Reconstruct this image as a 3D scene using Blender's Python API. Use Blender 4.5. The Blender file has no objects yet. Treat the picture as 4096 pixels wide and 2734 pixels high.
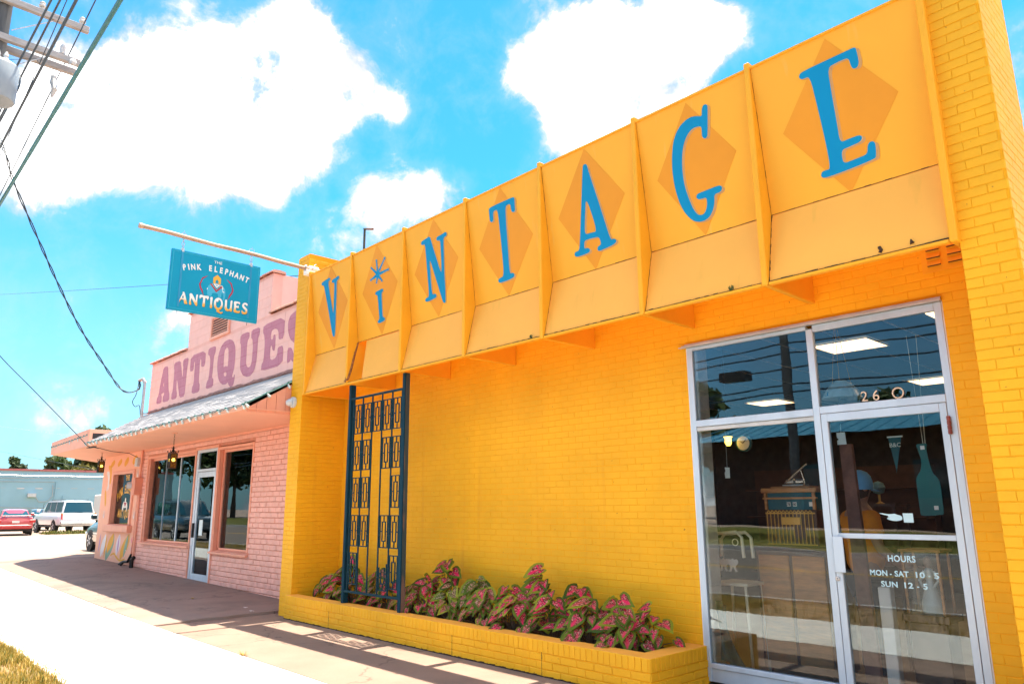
import bpy, bmesh, math, random
import numpy as np
from mathutils import Vector, Matrix, noise
random.seed(7)
S = bpy.context.scene
COL = S.collection
V = Vector
# ------------------------------------------------------------------ camera
CAM = V((7.7685, -6.0924, 1.55)); F_PX = 2936.73
def rot_cam():
    rx, ro, rz = 1.7908, -0.0075, 0.8181
    return Matrix.Rotation(rz, 3, 'Z') @ Matrix.Rotation(rx, 3, 'X') @ Matrix.Rotation(ro, 3, 'Z')
RC = rot_cam()
cd = bpy.data.cameras.new('camera'); co = bpy.data.objects.new('camera', cd); COL.objects.link(co)
co.matrix_world = Matrix.Translation(CAM) @ RC.to_4x4()
cd.sensor_width = 36; cd.lens = 36 * F_PX / 4096; cd.clip_start = .05; cd.clip_end = 3000
S.camera = co
def px_dir(u, v):
    return (RC @ V(((u - 2048) / F_PX, -(v - 1367) / F_PX, -1))).normalized()
def project(p):
    d = RC.transposed() @ (V(p) - CAM)
    if d.z > -.1: return None
    return (2048 + F_PX * d.x / -d.z, 1367 - F_PX * d.y / -d.z, -d.z)
# ------------------------------------------------------------------ light, sky, exposure
SUN_DIR = V((.03, -.178, -1)).normalized()
EXPOSURE = 3.1
sl = bpy.data.lights.new('sun', 'SUN'); sl.energy = 2.05; sl.angle = math.radians(.5); sl.color = (1, .86, .68)
so = bpy.data.objects.new('sun', sl); COL.objects.link(so)
so.rotation_euler = SUN_DIR.to_track_quat('-Z', 'Y').to_euler(); so.location = (0, 0, 30)
W = bpy.data.worlds.new('World'); S.world = W; W.use_nodes = True
def sky_nodes():
    nt = W.node_tree; N = nt.nodes; L = nt.links
    for n in list(N): N.remove(n)
    out = N.new('ShaderNodeOutputWorld'); bg = N.new('ShaderNodeBackground'); L.new(bg.outputs[0], out.inputs[0])
    bg.inputs[1].default_value = .0475
    sky = N.new('ShaderNodeTexSky'); sky.sky_type = 'NISHITA'; sky.sun_disc = False
    up = -SUN_DIR
    sky.sun_elevation = math.asin(up.z); sky.sun_rotation = math.atan2(up.x, up.y)
    sky.air_density = 1.1; sky.dust_density = .45; sky.ozone_density = 1.4
    tint = N.new('ShaderNodeMix'); tint.data_type = 'RGBA'; tint.blend_type = 'MULTIPLY'; tint.inputs['Factor'].default_value = 1
    L.new(sky.outputs[0], tint.inputs['A']); tint.inputs['B'].default_value = (.145, .60, .79, 1)
    tc = N.new('ShaderNodeTexCoord'); D = tc.outputs['Generated']
    def math_(op, a, b=None, clamp=False):
        n = N.new('ShaderNodeMath'); n.operation = op; n.use_clamp = clamp
        for i, s in enumerate((a, b)):
            if s is None: continue
            if isinstance(s, (int, float)): n.inputs[i].default_value = s
            else: L.new(s, n.inputs[i])
        return n.outputs[0]
    def ramp(x, a, b, lo=0., hi=1.):
        n = N.new('ShaderNodeMapRange'); n.interpolation_type = 'SMOOTHSTEP'
        L.new(x, n.inputs[0]); n.inputs[1].default_value = a; n.inputs[2].default_value = b
        n.inputs[3].default_value = lo; n.inputs[4].default_value = hi
        return n.outputs[0]
    blobs = [(230,520,300,1),(430,420,330,1),(640,560,330,1),(820,330,300,1),(900,600,260,1),(1010,330,260,1),(1120,560,220,1),(1180,150,170,.9),(1200,60,150,.7),(1330,330,200,1),(1480,400,150,.9),(1590,420,90,.8),(1300,600,160,.8),(1060,700,170,.6),(60,640,220,.8),
             (2260,200,250,1),(2140,330,170,.9),(2480,280,300,1),(2700,330,240,1),(2720,160,180,.9),(2860,110,140,.9),(2990,120,120,.6),(2300,470,200,.8),(2560,500,220,.8),(2250,560,150,.5),(2400,60,110,.6),(2720,20,120,.5),
             (1640,760,150,.75),(1460,790,110,.7),(1780,780,140,.75),(1420,950,170,.42),(1680,900,170,.5),(1290,960,150,.3),
             (640,1290,120,.5),(750,1240,110,.42),(500,1400,130,.45),(690,1480,140,.35),
             (330,1130,180,.22),(150,900,200,.25),(60,1500,260,.28),(300,1700,260,.2),(4080,420,260,.42),(4000,250,160,.3),(3350,60,170,.25)]
    acc = None
    for (u, v, r, a) in blobs:
        c = px_dir(u, v)
        vm = N.new('ShaderNodeVectorMath'); vm.operation = 'DISTANCE'; L.new(D, vm.inputs[0]); vm.inputs[1].default_value = c
        f = ramp(vm.outputs['Value'], 0., r / F_PX * 1.25, a, 0.)
        acc = f if acc is None else math_('ADD', acc, f)
    acc = math_('MINIMUM', acc, 1.15)
    def fbm(scale, det, rough, off=(0, 0, 0), dist=0.):
        mp = N.new('ShaderNodeVectorMath'); mp.operation = 'ADD'; L.new(D, mp.inputs[0]); mp.inputs[1].default_value = off
        n = N.new('ShaderNodeTexNoise'); L.new(mp.outputs[0], n.inputs['Vector'])
        n.inputs['Scale'].default_value = scale; n.inputs['Detail'].default_value = det; n.inputs['Roughness'].default_value = rough
        n.inputs['Distortion'].default_value = dist
        return n.outputs[0]
    # unseen cumulus over the rest of the sky, its cover raised for fill light
    gen = ramp(fbm(2.6, 3, .5, (7, 3, 5)), .44, .58)
    vm = N.new('ShaderNodeVectorMath'); vm.operation = 'DOT_PRODUCT'; L.new(D, vm.inputs[0]); vm.inputs[1].default_value = px_dir(1900, 900)
    side = ramp(vm.outputs['Value'], .60, .80, 1., 0.)
    acc = math_('ADD', acc, math_('MULTIPLY', math_('MULTIPLY', gen, 1.15), side))
    nz = fbm(11., 10, .64, (0, 0, 0), .25)
    nf = fbm(34., 6, .6, (5, 2, 1))
    nn = math_('ADD', math_('MULTIPLY', math_('SUBTRACT', nz, .5), 2.3), math_('MULTIPLY', math_('SUBTRACT', nf, .5), .45))
    field = math_('ADD', acc, math_('MULTIPLY', nn, 1.25))
    core = ramp(field, .12, .92)
    core = math_('POWER', core, 1.6)
    wisp = math_('MULTIPLY', ramp(field, -.25, .8), .20)
    dens = math_('MAXIMUM', core, wisp)
    shade = ramp(fbm(7., 8, .62, (1, 4, 2)), .38, .62)
    cm = N.new('ShaderNodeMix'); cm.data_type = 'RGBA'; L.new(shade, cm.inputs['Factor'])
    cm.inputs['A'].default_value = (2.75, 2.75, 2.75, 1); cm.inputs['B'].default_value = (2.15, 2.25, 2.4, 1)
    thick = N.new('ShaderNodeMix'); thick.data_type = 'RGBA'; L.new(ramp(field, .65, 1.25), thick.inputs['Factor']); L.new(cm.outputs['Result'], thick.inputs['A']); thick.inputs['B'].default_value = (10.5, 10.2, 9.9, 1)
    mx = N.new('ShaderNodeMix'); mx.data_type = 'RGBA'; L.new(dens, mx.inputs['Factor'])
    sz = N.new('ShaderNodeSeparateXYZ'); L.new(D, sz.inputs[0]); hz = N.new('ShaderNodeMix'); hz.data_type = 'RGBA'
    L.new(ramp(sz.outputs[2], .0, .42, .62, 0.), hz.inputs['Factor']); L.new(tint.outputs['Result'], hz.inputs['A']); hz.inputs['B'].default_value = (1.75, 2.25, 2.5, 1)
    L.new(hz.outputs['Result'], mx.inputs['A']); grey = N.new('ShaderNodeMix'); grey.data_type = 'RGBA'; L.new(ramp(fbm(9., 9, .62, (2, 7, 4), .3), .53, .70, 0., .92), grey.inputs['Factor']); L.new(thick.outputs['Result'], grey.inputs['A']); grey.inputs['B'].default_value = (2.1, 2.2, 2.32, 1)
    L.new(grey.outputs['Result'], mx.inputs['B'])
    L.new(mx.outputs['Result'], bg.inputs[0])
sky_nodes()
S.view_settings.view_transform = 'Standard'; S.view_settings.look = 'None'
S.view_settings.exposure = EXPOSURE; S.view_settings.gamma = 1; S.view_settings.use_curve_mapping = False
S.render.engine = 'CYCLES'
S.cycles.max_bounces = 8; S.cycles.diffuse_bounces = 5; S.cycles.glossy_bounces = 4; S.cycles.transparent_max_bounces = 12
S.cycles.caustics_reflective = False; S.cycles.caustics_refractive = False

# ------------------------------------------------------------------ object helpers
def link(o): COL.objects.link(o); return o
def tag(o, label, cat, group=None, kind=None):
    if label: o['label'] = label
    if cat: o['category'] = cat
    if group: o['group'] = group
    if kind: o['kind'] = kind
    return o
def thing(name, label, cat, loc=(0, 0, 0), rz=0., group=None):
    o = bpy.data.objects.new(name, None); o.empty_display_size = .1; o.location = loc; o.rotation_euler = (0, 0, rz)
    return tag(link(o), label, cat, group)
def root_of(o):
    while o.parent: o = o.parent
    return o
class MB:
    def __init__(s): s.v = []; s.f = []; s.m = []
    def add(s, vs, fs, mi=0):
        b = len(s.v); s.v += [tuple(v) for v in vs]; s.f += [tuple(i + b for i in f) for f in fs]; s.m += [mi] * len(fs); return s
    def box(s, x0, x1, y0, y1, z0, z1, mi=0):
        v = [(x, y, z) for z in (z0, z1) for y in (y0, y1) for x in (x0, x1)]
        return s.add(v, [(0, 2, 3, 1), (4, 5, 7, 6), (0, 1, 5, 4), (2, 6, 7, 3), (0, 4, 6, 2), (1, 3, 7, 5)], mi)
    def obox(s, c, ax, ay, az, mi=0):
        c, ax, ay, az = V(c), V(ax), V(ay), V(az)
        v = [c + ax * i + ay * j + az * k for k in (-1, 1) for j in (-1, 1) for i in (-1, 1)]
        return s.add(v, [(0, 2, 3, 1), (4, 5, 7, 6), (0, 1, 5, 4), (2, 6, 7, 3), (0, 4, 6, 2), (1, 3, 7, 5)], mi)
    def bar(s, p, q, w, h, up=(0, 0, 1), mi=0):
        p, q = V(p), V(q); d = (q - p); l = d.length; d.normalize(); up = V(up)
        a = d.cross(up)
        if a.length < 1e-4: a = d.cross(V((0, 1, 0)))
        a.normalize(); b = a.cross(d).normalized()
        return s.obox((p + q) / 2, d * l / 2, a * w / 2, b * h / 2, mi)
    def tube(s, pts, r, n=6, mi=0, cap=True):
        pts = [V(p) for p in pts]; rs = r if isinstance(r, (list, tuple)) else [r] * len(pts); vs = []; fs = []
        prev = None
        for i, p in enumerate(pts):
            d = (pts[min(i + 1, len(pts) - 1)] - pts[max(i - 1, 0)]).normalized()
            if prev is None:
                a = d.cross(V((0, 0, 1)))
                if a.length < 1e-3: a = d.cross(V((0, 1, 0)))
                a.normalize()
            else: a = (prev - d * prev.dot(d)).normalized()
            prev = a; b = d.cross(a)
            for k in range(n):
                t = 2 * math.pi * k / n; vs.append(p + (a * math.cos(t) + b * math.sin(t)) * rs[i])
        for i in range(len(pts) - 1):
            for k in range(n): fs.append((i * n + k, i * n + (k + 1) % n, (i + 1) * n + (k + 1) % n, (i + 1) * n + k))
        if cap: fs += [tuple(range(n))[::-1], tuple((len(pts) - 1) * n + k for k in range(n))]
        return s.add(vs, fs, mi)
    def lathe(s, c, prof, n=12, ax=(0, 0, 1), mi=0):
        c, ax = V(c), V(ax).normalized(); a = ax.orthogonal().normalized(); b = ax.cross(a); vs = []; fs = []
        for (r, h) in prof:
            for k in range(n):
                t = 2 * math.pi * k / n; vs.append(c + ax * h + (a * math.cos(t) + b * math.sin(t)) * max(r, 1e-4))
        for i in range(len(prof) - 1):
            for k in range(n): fs.append((i * n + k, i * n + (k + 1) % n, (i + 1) * n + (k + 1) % n, (i + 1) * n + k))
        fs += [tuple(range(n))[::-1], tuple((len(prof) - 1) * n + k for k in range(n))]
        return s.add(vs, fs, mi)
    def quad(s, *p, mi=0): return s.add(p, [tuple(range(len(p)))], mi)
    def plate(s, poly, o, u, v, n, d, mi=0):
        """polygon (a,b) in plane o+a*u+b*v, thickened by d along n"""
        o, u, v, n = V(o), V(u), V(v), V(n); k = len(poly)
        vs = [o + u * a + v * b for a, b in poly] + [o + u * a + v * b + n * d for a, b in poly]
        return s.add(vs, [tuple(range(k))[::-1], tuple(range(k, 2 * k))] + [(i, (i + 1) % k, k + (i + 1) % k, k + i) for i in range(k)], mi)
    def mesh(s, name, mats, off=V((0, 0, 0)), smooth=False):
        me = bpy.data.meshes.new(name); me.from_pydata([(x - off[0], y - off[1], z - off[2]) for x, y, z in s.v], [], s.f)
        for m in (mats if isinstance(mats, (list, tuple)) else [mats]): me.materials.append(m)
        if len(set(s.m)) > 1: me.polygons.foreach_set('material_index', s.m)
        if smooth: me.polygons.foreach_set('use_smooth', [True] * len(me.polygons))
        me.update(); return me
    def build(s, name, mats, parent=None, local=False, smooth=False, bevel=0, fix=True):
        """world coordinates unless local; children always sit at their thing's base"""
        off = V((0, 0, 0))
        if parent is not None and not local: off = root_of(parent).location
        me = s.mesh(name, mats, off, smooth)
        if fix:
            bm = bmesh.new(); bm.from_mesh(me); bmesh.ops.recalc_face_normals(bm, faces=bm.faces); bm.to_mesh(me); bm.free()
        o = link(bpy.data.objects.new(name, me))
        if parent is not None: o.parent = parent
        if bevel:
            b = o.modifiers.new('bevel', 'BEVEL'); b.width = bevel; b.segments = 1; b.limit_method = 'ANGLE'
        if smooth and not bevel: smooth_by_angle(o)
        return o
def smooth_by_angle(o, ang=40):
    try:
        me = o.data; bm = bmesh.new(); bm.from_mesh(me)
        for e in bm.edges:
            if len(e.link_faces) == 2 and e.calc_face_angle(0) > math.radians(ang): e.smooth = False
        bm.to_mesh(me); bm.free()
    except Exception: pass
def place(name, me, parent, loc, rot=None):
    """an object of shared mesh data inside thing `parent` at world point loc"""
    o = link(bpy.data.objects.new(name, me)); o.parent = parent
    o.location = V(loc) - (root_of(parent).location if parent else V((0, 0, 0)))
    if rot is not None: o.rotation_euler = rot
    return o
def dup(t, loc=None, rz=None, label=None, name=None):
    r = t.copy(); link(r)
    if loc is not None: r.location = loc
    if rz is not None: r.rotation_euler = (0, 0, rz)
    if label: r['label'] = label
    for ch in list(t.children):
        c = ch.copy(); link(c); c.parent = r
        for g in list(ch.children):
            d = g.copy(); link(d); d.parent = c
    return r
def structure(name, mb, m, smooth=False, kind='structure'):
    o = mb.build(name, m, None, smooth=smooth); o['kind'] = kind; return o
def shape(loops, depth, o, u, v, n):
    """flat shape with holes as a thin solid: 2D curve filled, then set in the plane o,u,v"""
    cu = bpy.data.curves.new('shape', 'CURVE'); cu.dimensions = '2D'; cu.fill_mode = 'BOTH'; cu.extrude = depth / 2
    for lp in loops:
        sp = cu.splines.new('POLY'); sp.points.add(len(lp) - 1)
        for i, p in enumerate(lp): sp.points[i].co = (p[0], p[1], 0, 1)
        sp.use_cyclic_u = True
    ob = bpy.data.objects.new('shape', cu); me = bpy.data.meshes.new_from_object(ob)
    return _setplane(me, ob, cu, depth, o, u, v, n)
FONT = None
def text(body, size, depth, o, u, v, n, bold=0., align='CENTER', sx=1., shear=0., spacing=1.):
    cu = bpy.data.curves.new('text', 'FONT'); cu.body = body; cu.size = size; cu.extrude = depth / 2; cu.align_x = align
    cu.offset = bold; cu.shear = shear; cu.space_character = spacing; cu.resolution_u = 3
    ob = bpy.data.objects.new('text', cu); me = bpy.data.meshes.new_from_object(ob)
    return _setplane(me, ob, cu, depth, o, V(u) * sx, v, n)
def _setplane(me, ob, cu, depth, o, u, v, n):
    mb = MB(); o, u, v, n = V(o), V(u), V(v), V(n)
    mb.v = [tuple(o + u * p.co.x + v * p.co.y + n * (p.co.z + depth / 2)) for p in me.vertices]
    mb.f = [tuple(p.vertices) for p in me.polygons]; mb.m = [0] * len(mb.f)
    bpy.data.objects.remove(ob); bpy.data.curves.remove(cu); bpy.data.meshes.remove(me)
    return mb
def rounded(loop, it=2):
    for _ in range(it):
        r = []
        for i in range(len(loop)):
            a, b = loop[i], loop[(i + 1) % len(loop)]
            r += [(a[0] * .8 + b[0] * .2, a[1] * .8 + b[1] * .2), (a[0] * .2 + b[0] * .8, a[1] * .2 + b[1] * .8)]
        loop = r
    return loop
X, Y, Z = V((1, 0, 0)), V((0, 1, 0)), V((0, 0, 1))
# ------------------------------------------------------------------ materials
def nodes(name):
    m = bpy.data.materials.new(name); m.use_nodes = True; nt = m.node_tree
    return m, nt, nt.nodes, nt.links, nt.nodes['Principled BSDF']
def _coord(N, L, kind='Object', scale=(1, 1, 1)):
    tc = N.new('ShaderNodeTexCoord'); mp = N.new('ShaderNodeMapping'); mp.inputs['Scale'].default_value = scale
    L.new(tc.outputs[kind], mp.inputs[0]); return mp.outputs[0]
def _noise(N, L, vec, scale, detail=4, rough=.55, dist=0):
    n = N.new('ShaderNodeTexNoise'); L.new(vec, n.inputs['Vector']); n.inputs['Scale'].default_value = scale
    n.inputs['Detail'].default_value = detail; n.inputs['Roughness'].default_value = rough; n.inputs['Distortion'].default_value = dist
    return n.outputs[0]
def _ramp(N, L, fac, stops, interp='LINEAR'):
    r = N.new('ShaderNodeValToRGB'); L.new(fac, r.inputs[0]); r.color_ramp.interpolation = interp
    while len(r.color_ramp.elements) < len(stops): r.color_ramp.elements.new(.5)
    for e, (p, c) in zip(r.color_ramp.elements, stops):
        e.position = p; e.color = (*c, 1) if len(c) == 3 else c
    return r.outputs[0]
def _mix(N, L, fac, a, b, blend='MIX'):
    n = N.new('ShaderNodeMix'); n.data_type = 'RGBA'; n.blend_type = blend
    for k, s in (('Factor', fac), ('A', a), ('B', b)):
        if isinstance(s, (int, float)): n.inputs[k].default_value = s
        elif isinstance(s, (tuple, list)): n.inputs[k].default_value = (*s, 1)
        else: L.new(s, n.inputs[k])
    return n.outputs['Result']
def _bump(N, L, b, h, strength, dist=.01):
    n = N.new('ShaderNodeBump'); n.inputs['Strength'].default_value = strength; n.inputs['Distance'].default_value = dist
    L.new(h, n.inputs['Height']); L.new(n.outputs[0], b.inputs['Normal'])
def mat(name, col, rough=.6, metal=0., var=.12, vscale=3., fine=60., bump=.15, bdist=.003, spots=None, spec=.5, world=True, stretch=(1, 1, 1), coat=0., pits=None, streak=None):
    """paint-like material: base colour with soft variation, worn spots and fine relief"""
    m, nt, N, L, b = nodes(name)
    if world:
        g = N.new('ShaderNodeNewGeometry'); mp = N.new('ShaderNodeMapping'); mp.inputs['Scale'].default_value = stretch
        L.new(g.outputs['Position'], mp.inputs[0]); vec = mp.outputs[0]
    else: vec = _coord(N, L, 'Object', stretch)
    n1 = _noise(N, L, vec, vscale, 5, .6)
    lo = tuple(max(0, c * (1 - var)) for c in col); hi = tuple(min(1, c * (1 + var * .6)) for c in col)
    c = _ramp(N, L, n1, [(.3, lo), (.7, hi)])
    if spots:
        scol, sscale, thr = spots
        ns = _noise(N, L, vec, sscale, 6, .65)
        mk = N.new('ShaderNodeMapRange'); L.new(ns, mk.inputs[0]); mk.inputs[1].default_value = thr; mk.inputs[2].default_value = thr + .04
        c = _mix(N, L, mk.outputs[0], c, scol)
    if pits:
        np_ = _noise(N, L, vec, pits[1], 3, .6); mk = N.new('ShaderNodeMapRange'); L.new(np_, mk.inputs[0]); mk.inputs[1].default_value = pits[2]; mk.inputs[2].default_value = pits[2] + .03
        c = _mix(N, L, mk.outputs[0], c, pits[0])
    if streak:
        mp2 = N.new('ShaderNodeMapping'); mp2.inputs['Scale'].default_value = (streak[1], streak[1], streak[1] * .07); L.new(vec, mp2.inputs[0])
        ns2 = _noise(N, L, mp2.outputs[0], 1., 4, .6); mk = N.new('ShaderNodeMapRange'); L.new(ns2, mk.inputs[0]); mk.inputs[1].default_value = streak[2]; mk.inputs[2].default_value = streak[2] + .12; mk.inputs[4].default_value = streak[3]
        c = _mix(N, L, mk.outputs[0], c, streak[0])
    L.new(c, b.inputs['Base Color']); b.inputs['Roughness'].default_value = rough; b.inputs['Metallic'].default_value = metal
    b.inputs['Specular IOR Level'].default_value = spec
    if coat: b.inputs['Coat Weight'].default_value = coat; b.inputs['Coat Roughness'].default_value = .08
    if bump:
        _bump(N, L, b, _noise(N, L, vec, fine, 4, .6), bump, bdist)
    return m
def emit(name, col, s):
    m, nt, N, L, b = nodes(name); b.inputs['Base Color'].default_value = (*col, 1)
    b.inputs['Emission Color'].default_value = (*col, 1); b.inputs['Emission Strength'].default_value = s; return m
def glass(name, tintc=(.80, .90, .92), ior=1.55, rough=0., boost=1.0):
    m, nt, N, L, b = nodes(name); out = N['Material Output']; N.remove(b)
    tr = N.new('ShaderNodeBsdfTransparent'); tr.inputs[0].default_value = (*tintc, 1)
    gl = N.new('ShaderNodeBsdfGlossy'); gl.inputs['Roughness'].default_value = rough; gl.inputs[0].default_value = (.80, .93, 1, 1)
    fr = N.new('ShaderNodeFresnel'); fr.inputs[0].default_value = ior
    # float-glass waviness
    g = N.new('ShaderNodeNewGeometry'); n = _noise(N, L, g.outputs['Position'], 1.3, 2, .4)
    bp = N.new('ShaderNodeBump'); bp.inputs['Strength'].default_value = .05; bp.inputs['Distance'].default_value = .02; L.new(n, bp.inputs['Height'])
    L.new(bp.outputs[0], gl.inputs['Normal'])
    mx = N.new('ShaderNodeMixShader'); L.new(fr.outputs[0], mx.inputs[0]); L.new(tr.outputs[0], mx.inputs[1]); L.new(gl.outputs[0], mx.inputs[2])
    L.new(mx.outputs[0], out.inputs[0]); return m
YEL = (.86, .425, .008)
M = {}
M['yellow_brick'] = mat('yellow_brick_paint', YEL, .62, spec=.35, var=.13, vscale=1.1, fine=70, bump=.45, bdist=.005, pits=((.45, .17, .01), 26, .70), streak=((.70, .28, .01), 5., .60, .35), spots=((.70, .235, .008), 4.5, .72))
M['yellow_joint'] = mat('yellow_joint_paint', (.85, .38, .007), .65, spec=.2, var=.08, vscale=5, fine=50, bump=.4, bdist=.004)
M['yellow_panel'] = mat('yellow_panel_paint', (.88, .41, .032), .55, spec=.25, var=.05, vscale=1.2, fine=240, bump=.08, bdist=.001, spots=((.80, .52, .18), 9, .74), streak=((.80, .50, .14), 9., .62, .45))
M['yellow_skylit'] = mat('yellow_skylit_paint', (.90, .425, .065), .55, spec=.25, var=.05, vscale=1.5, fine=240, bump=.08, bdist=.001, spots=((.5, .22, .02), 11, .765), streak=((.70, .36, .05), 7., .60, .45))  # upper panels' paint made paler, the skylight put into its colour
M['yellow_fin'] = mat('yellow_fin_paint', (.86, .40, .02), .55, spec=.25, var=.07, vscale=2.5, fine=150, bump=.12, bdist=.002)
M['diamond'] = mat('diamond_paint', (.78, .30, .018), .55, spec=.25, var=.05, vscale=2, fine=240, bump=.08, bdist=.001)
M['letter_blue'] = mat('letter_blue_paint', (.001, .25, .50), .6, var=.03, vscale=2, fine=200, bump=.05, bdist=.001, spec=.15)
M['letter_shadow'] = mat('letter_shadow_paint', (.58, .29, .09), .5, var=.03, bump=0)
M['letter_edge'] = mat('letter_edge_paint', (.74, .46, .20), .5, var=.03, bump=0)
M['seam'] = mat('dark_seam', (.05, .022, .01), .9, var=.5, vscale=30)
M['rot'] = mat('rotten_wood', (.32, .13, .04), .9, var=.6, vscale=25, fine=80, bump=.8, bdist=.01, spots=((.08, .03, .015), 30, .58))
M['alu'] = mat('brushed_aluminium', (.58, .68, .78), .45, .4, var=.12, vscale=4, stretch=(1, 1, .15), fine=300, bump=.05, bdist=.001)
M['alu_dull'] = mat('weathered_aluminium', (.62, .60, .58), .5, .5, var=.15, vscale=6, fine=200, bump=.1, bdist=.001)
M['glass'] = glass('shop_glass', (.96, .98, .98), 1.6)
M['glass2'] = glass('window_glass', (.92, .95, .96), 1.55)
M['white_brick'] = mat('white_painted_brick', (.86, .86, .84), .6, var=.15, vscale=8, fine=60, bump=.4, bdist=.004)
M['navy'] = mat('navy_peeling_paint', (.002, .035, .06), .8, spec=.2, var=.3, vscale=8, fine=60, bump=.2, bdist=.003, spots=((.45, .36, .28), 14, .70), stretch=(1, 1, .35))
M['navy_iron'] = mat('blue_iron_paint', (.002, .035, .055), .7, spec=.2, var=.25, vscale=12, fine=90, bump=.15, bdist=.002, spots=((.28, .16, .10), 16, .72))
M['post_wood'] = mat('bare_weathered_wood', (.13, .075, .055), .75, var=.5, vscale=5, stretch=(1, 1, .12), fine=90, bump=.5, bdist=.004, spots=((.03, .05, .055), 3.5, .52))
M['black'] = mat('black_rubber', (.015, .015, .017), .6, var=.2, bump=.1)
M['white'] = mat('white_paint', (.80, .80, .79), .45, var=.05, bump=.03)
M['soil'] = mat('dark_mulch', (.035, .022, .016), .95, var=.6, vscale=22, fine=60, bump=1., bdist=.02)
PINK = (.74, .36, .29)
M['pink_brick'] = mat('pink_brick_paint', (.84, .45, .37), .6, var=.14, vscale=5, fine=55, bump=.45, bdist=.005, spots=((.74, .33, .26), 6, .66))
M['pink_joint'] = mat('pink_joint_paint', (.60, .24, .16), .7, var=.2, vscale=9, fine=50, bump=.5, bdist=.004)
M['pink_block'] = mat('pink_block_paint', (.86, .49, .43), .65, var=.07, vscale=2.5, fine=40, bump=.3, bdist=.004)
M['pink_groove'] = mat('pink_groove_paint', (.80, .42, .36), .7, var=.1)
M['pink_trim'] = mat('pink_trim_paint', (.82, .37, .255), .5, var=.08, vscale=4, fine=90, bump=.1, bdist=.002)
M['pink_dark'] = mat('pink_reveal_paint', (.74, .29, .19), .5, var=.08, vscale=4, bump=.05)
M['pink_soffit'] = mat('pink_soffit_paint', (.86, .43, .29), .6, var=.06, vscale=1.5, fine=80, bump=.1, bdist=.002)
M['coping'] = mat('coping_tile_paint', (.66, .33, .24), .6, var=.2, vscale=8, fine=60, bump=.3, bdist=.004)
M['plum'] = None
M['shingle'] = mat('weathered_shingle', (.46, .46, .48), .85, var=.16, vscale=4, stretch=(.3, 3, 3), fine=70, bump=.3, bdist=.003)
M['flash'] = mat('rusty_flashing', (.26, .11, .08), .7, var=.4, vscale=5, fine=40, bump=.4, bdist=.006)
M['amber'] = None
M['iron'] = mat('black_wrought_iron', (.012, .011, .010), .5, .4, var=.2, bump=.2, bdist=.001)
M['rope_pole'] = mat('stripped_wood_pole', (.46, .31, .22), .65, var=.3, vscale=6, stretch=(4, .5, 4), fine=60, bump=.3, bdist=.003, spots=((.25, .05, .04), 5, .70))
M['sign_blue'] = mat('sign_blue_paint', (.001, .29, .46), .55, var=.05, vscale=2, bump=.03, spec=.2)
M['sign_line'] = mat('sign_line_paint', (.05, .47, .62), .4, var=.02, bump=0)
M['crimson'] = mat('crimson_paint', (.36, .012, .045), .45, var=.05, bump=0)
M['ivory'] = mat('ivory_paint', (.82, .80, .74), .45, var=.04, bump=0)
M['gold'] = mat('gold_yellow_paint', (.80, .40, .02), .45, var=.06, bump=0)
M['eleph'] = mat('pale_teal_paint', (.03, .40, .60), .45, var=.05, bump=0)
M['steel'] = mat('galvanised_steel', (.45, .46, .47), .4, .8, var=.2, vscale=20, bump=.05)
M['cable'] = mat('cable_sheath', (.010, .035, .06), .5, var=.2, bump=0)
M['cable_teal'] = mat('teal_cable_sheath', (.02, .17, .20), .5, var=.25, vscale=8, bump=0)
M['oldwood'] = mat('grey_crossarm_wood', (.36, .36, .37), .8, var=.3, vscale=6, stretch=(6, .6, 6), fine=60, bump=.3, bdist=.004)
M['polewood'] = mat('creosoted_pole_wood', (.075, .085, .095), .8, var=.4, vscale=5, stretch=(3, 3, .2), fine=60, bump=.5, bdist=.005)
M['ceramic'] = mat('grey_ceramic', (.50, .52, .54), .3, var=.1, bump=0)
M['drum'] = mat('pale_grey_transformer_paint', (.26, .32, .38), .45, var=.1, vscale=4, bump=.05)
M['bluewall'] = mat('pale_blue_block_paint', (.25, .43, .53), .7, var=.08, vscale=.6, fine=8, bump=.2, bdist=.01)
M['asphalt'] = None; M['trunk'] = mat('bark', (.10, .07, .05), .9, var=.4, vscale=6, bump=.6, bdist=.02)
def concrete(name, a, b, dirt, sc=1., stain=.5, bump=.3, patch=None):
    m, nt, N, L, bs = nodes(name); g = N.new('ShaderNodeNewGeometry'); vec = g.outputs['Position']
    c = _ramp(N, L, _noise(N, L, vec, 1.1 * sc, 8, .62), [(.3, a), (.72, b)])
    sp = _noise(N, L, vec, 95 * sc, 3, .7); c = _mix(N, L, _ramp(N, L, sp, [(.40, (0, 0, 0)), (.62, (.35, .35, .35))]), c, tuple(x * .7 for x in a))
    st = _ramp(N, L, _noise(N, L, vec, .55 * sc, 7, .68, .6), [(.50, (0, 0, 0)), (.72, (stain, stain, stain))])
    c = _mix(N, L, st, c, dirt)
    vo = N.new('ShaderNodeTexVoronoi'); vo.feature = 'DISTANCE_TO_EDGE'; vo.inputs['Scale'].default_value = .33
    wv = N.new('ShaderNodeVectorMath'); wv.operation = 'ADD'; L.new(vec, wv.inputs[0])
    nv = N.new('ShaderNodeTexNoise'); L.new(vec, nv.inputs['Vector']); nv.inputs['Scale'].default_value = 2.2; nv.inputs['Detail'].default_value = 6
    L.new(nv.outputs['Color'], wv.inputs[1]); L.new(wv.outputs[0], vo.inputs['Vector'])
    if patch:
        cr = _ramp(N, L, vo.outputs['Distance'], [(.0, (patch,) * 3), (.007, (0, 0, 0))]); c = _mix(N, L, cr, c, tuple(x * .35 for x in dirt))
    L.new(c, bs.inputs['Base Color']); bs.inputs['Roughness'].default_value = .85
    _bump(N, L, bs, _noise(N, L, vec, 60 * sc, 6, .7), bump, .006)
    return m
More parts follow.
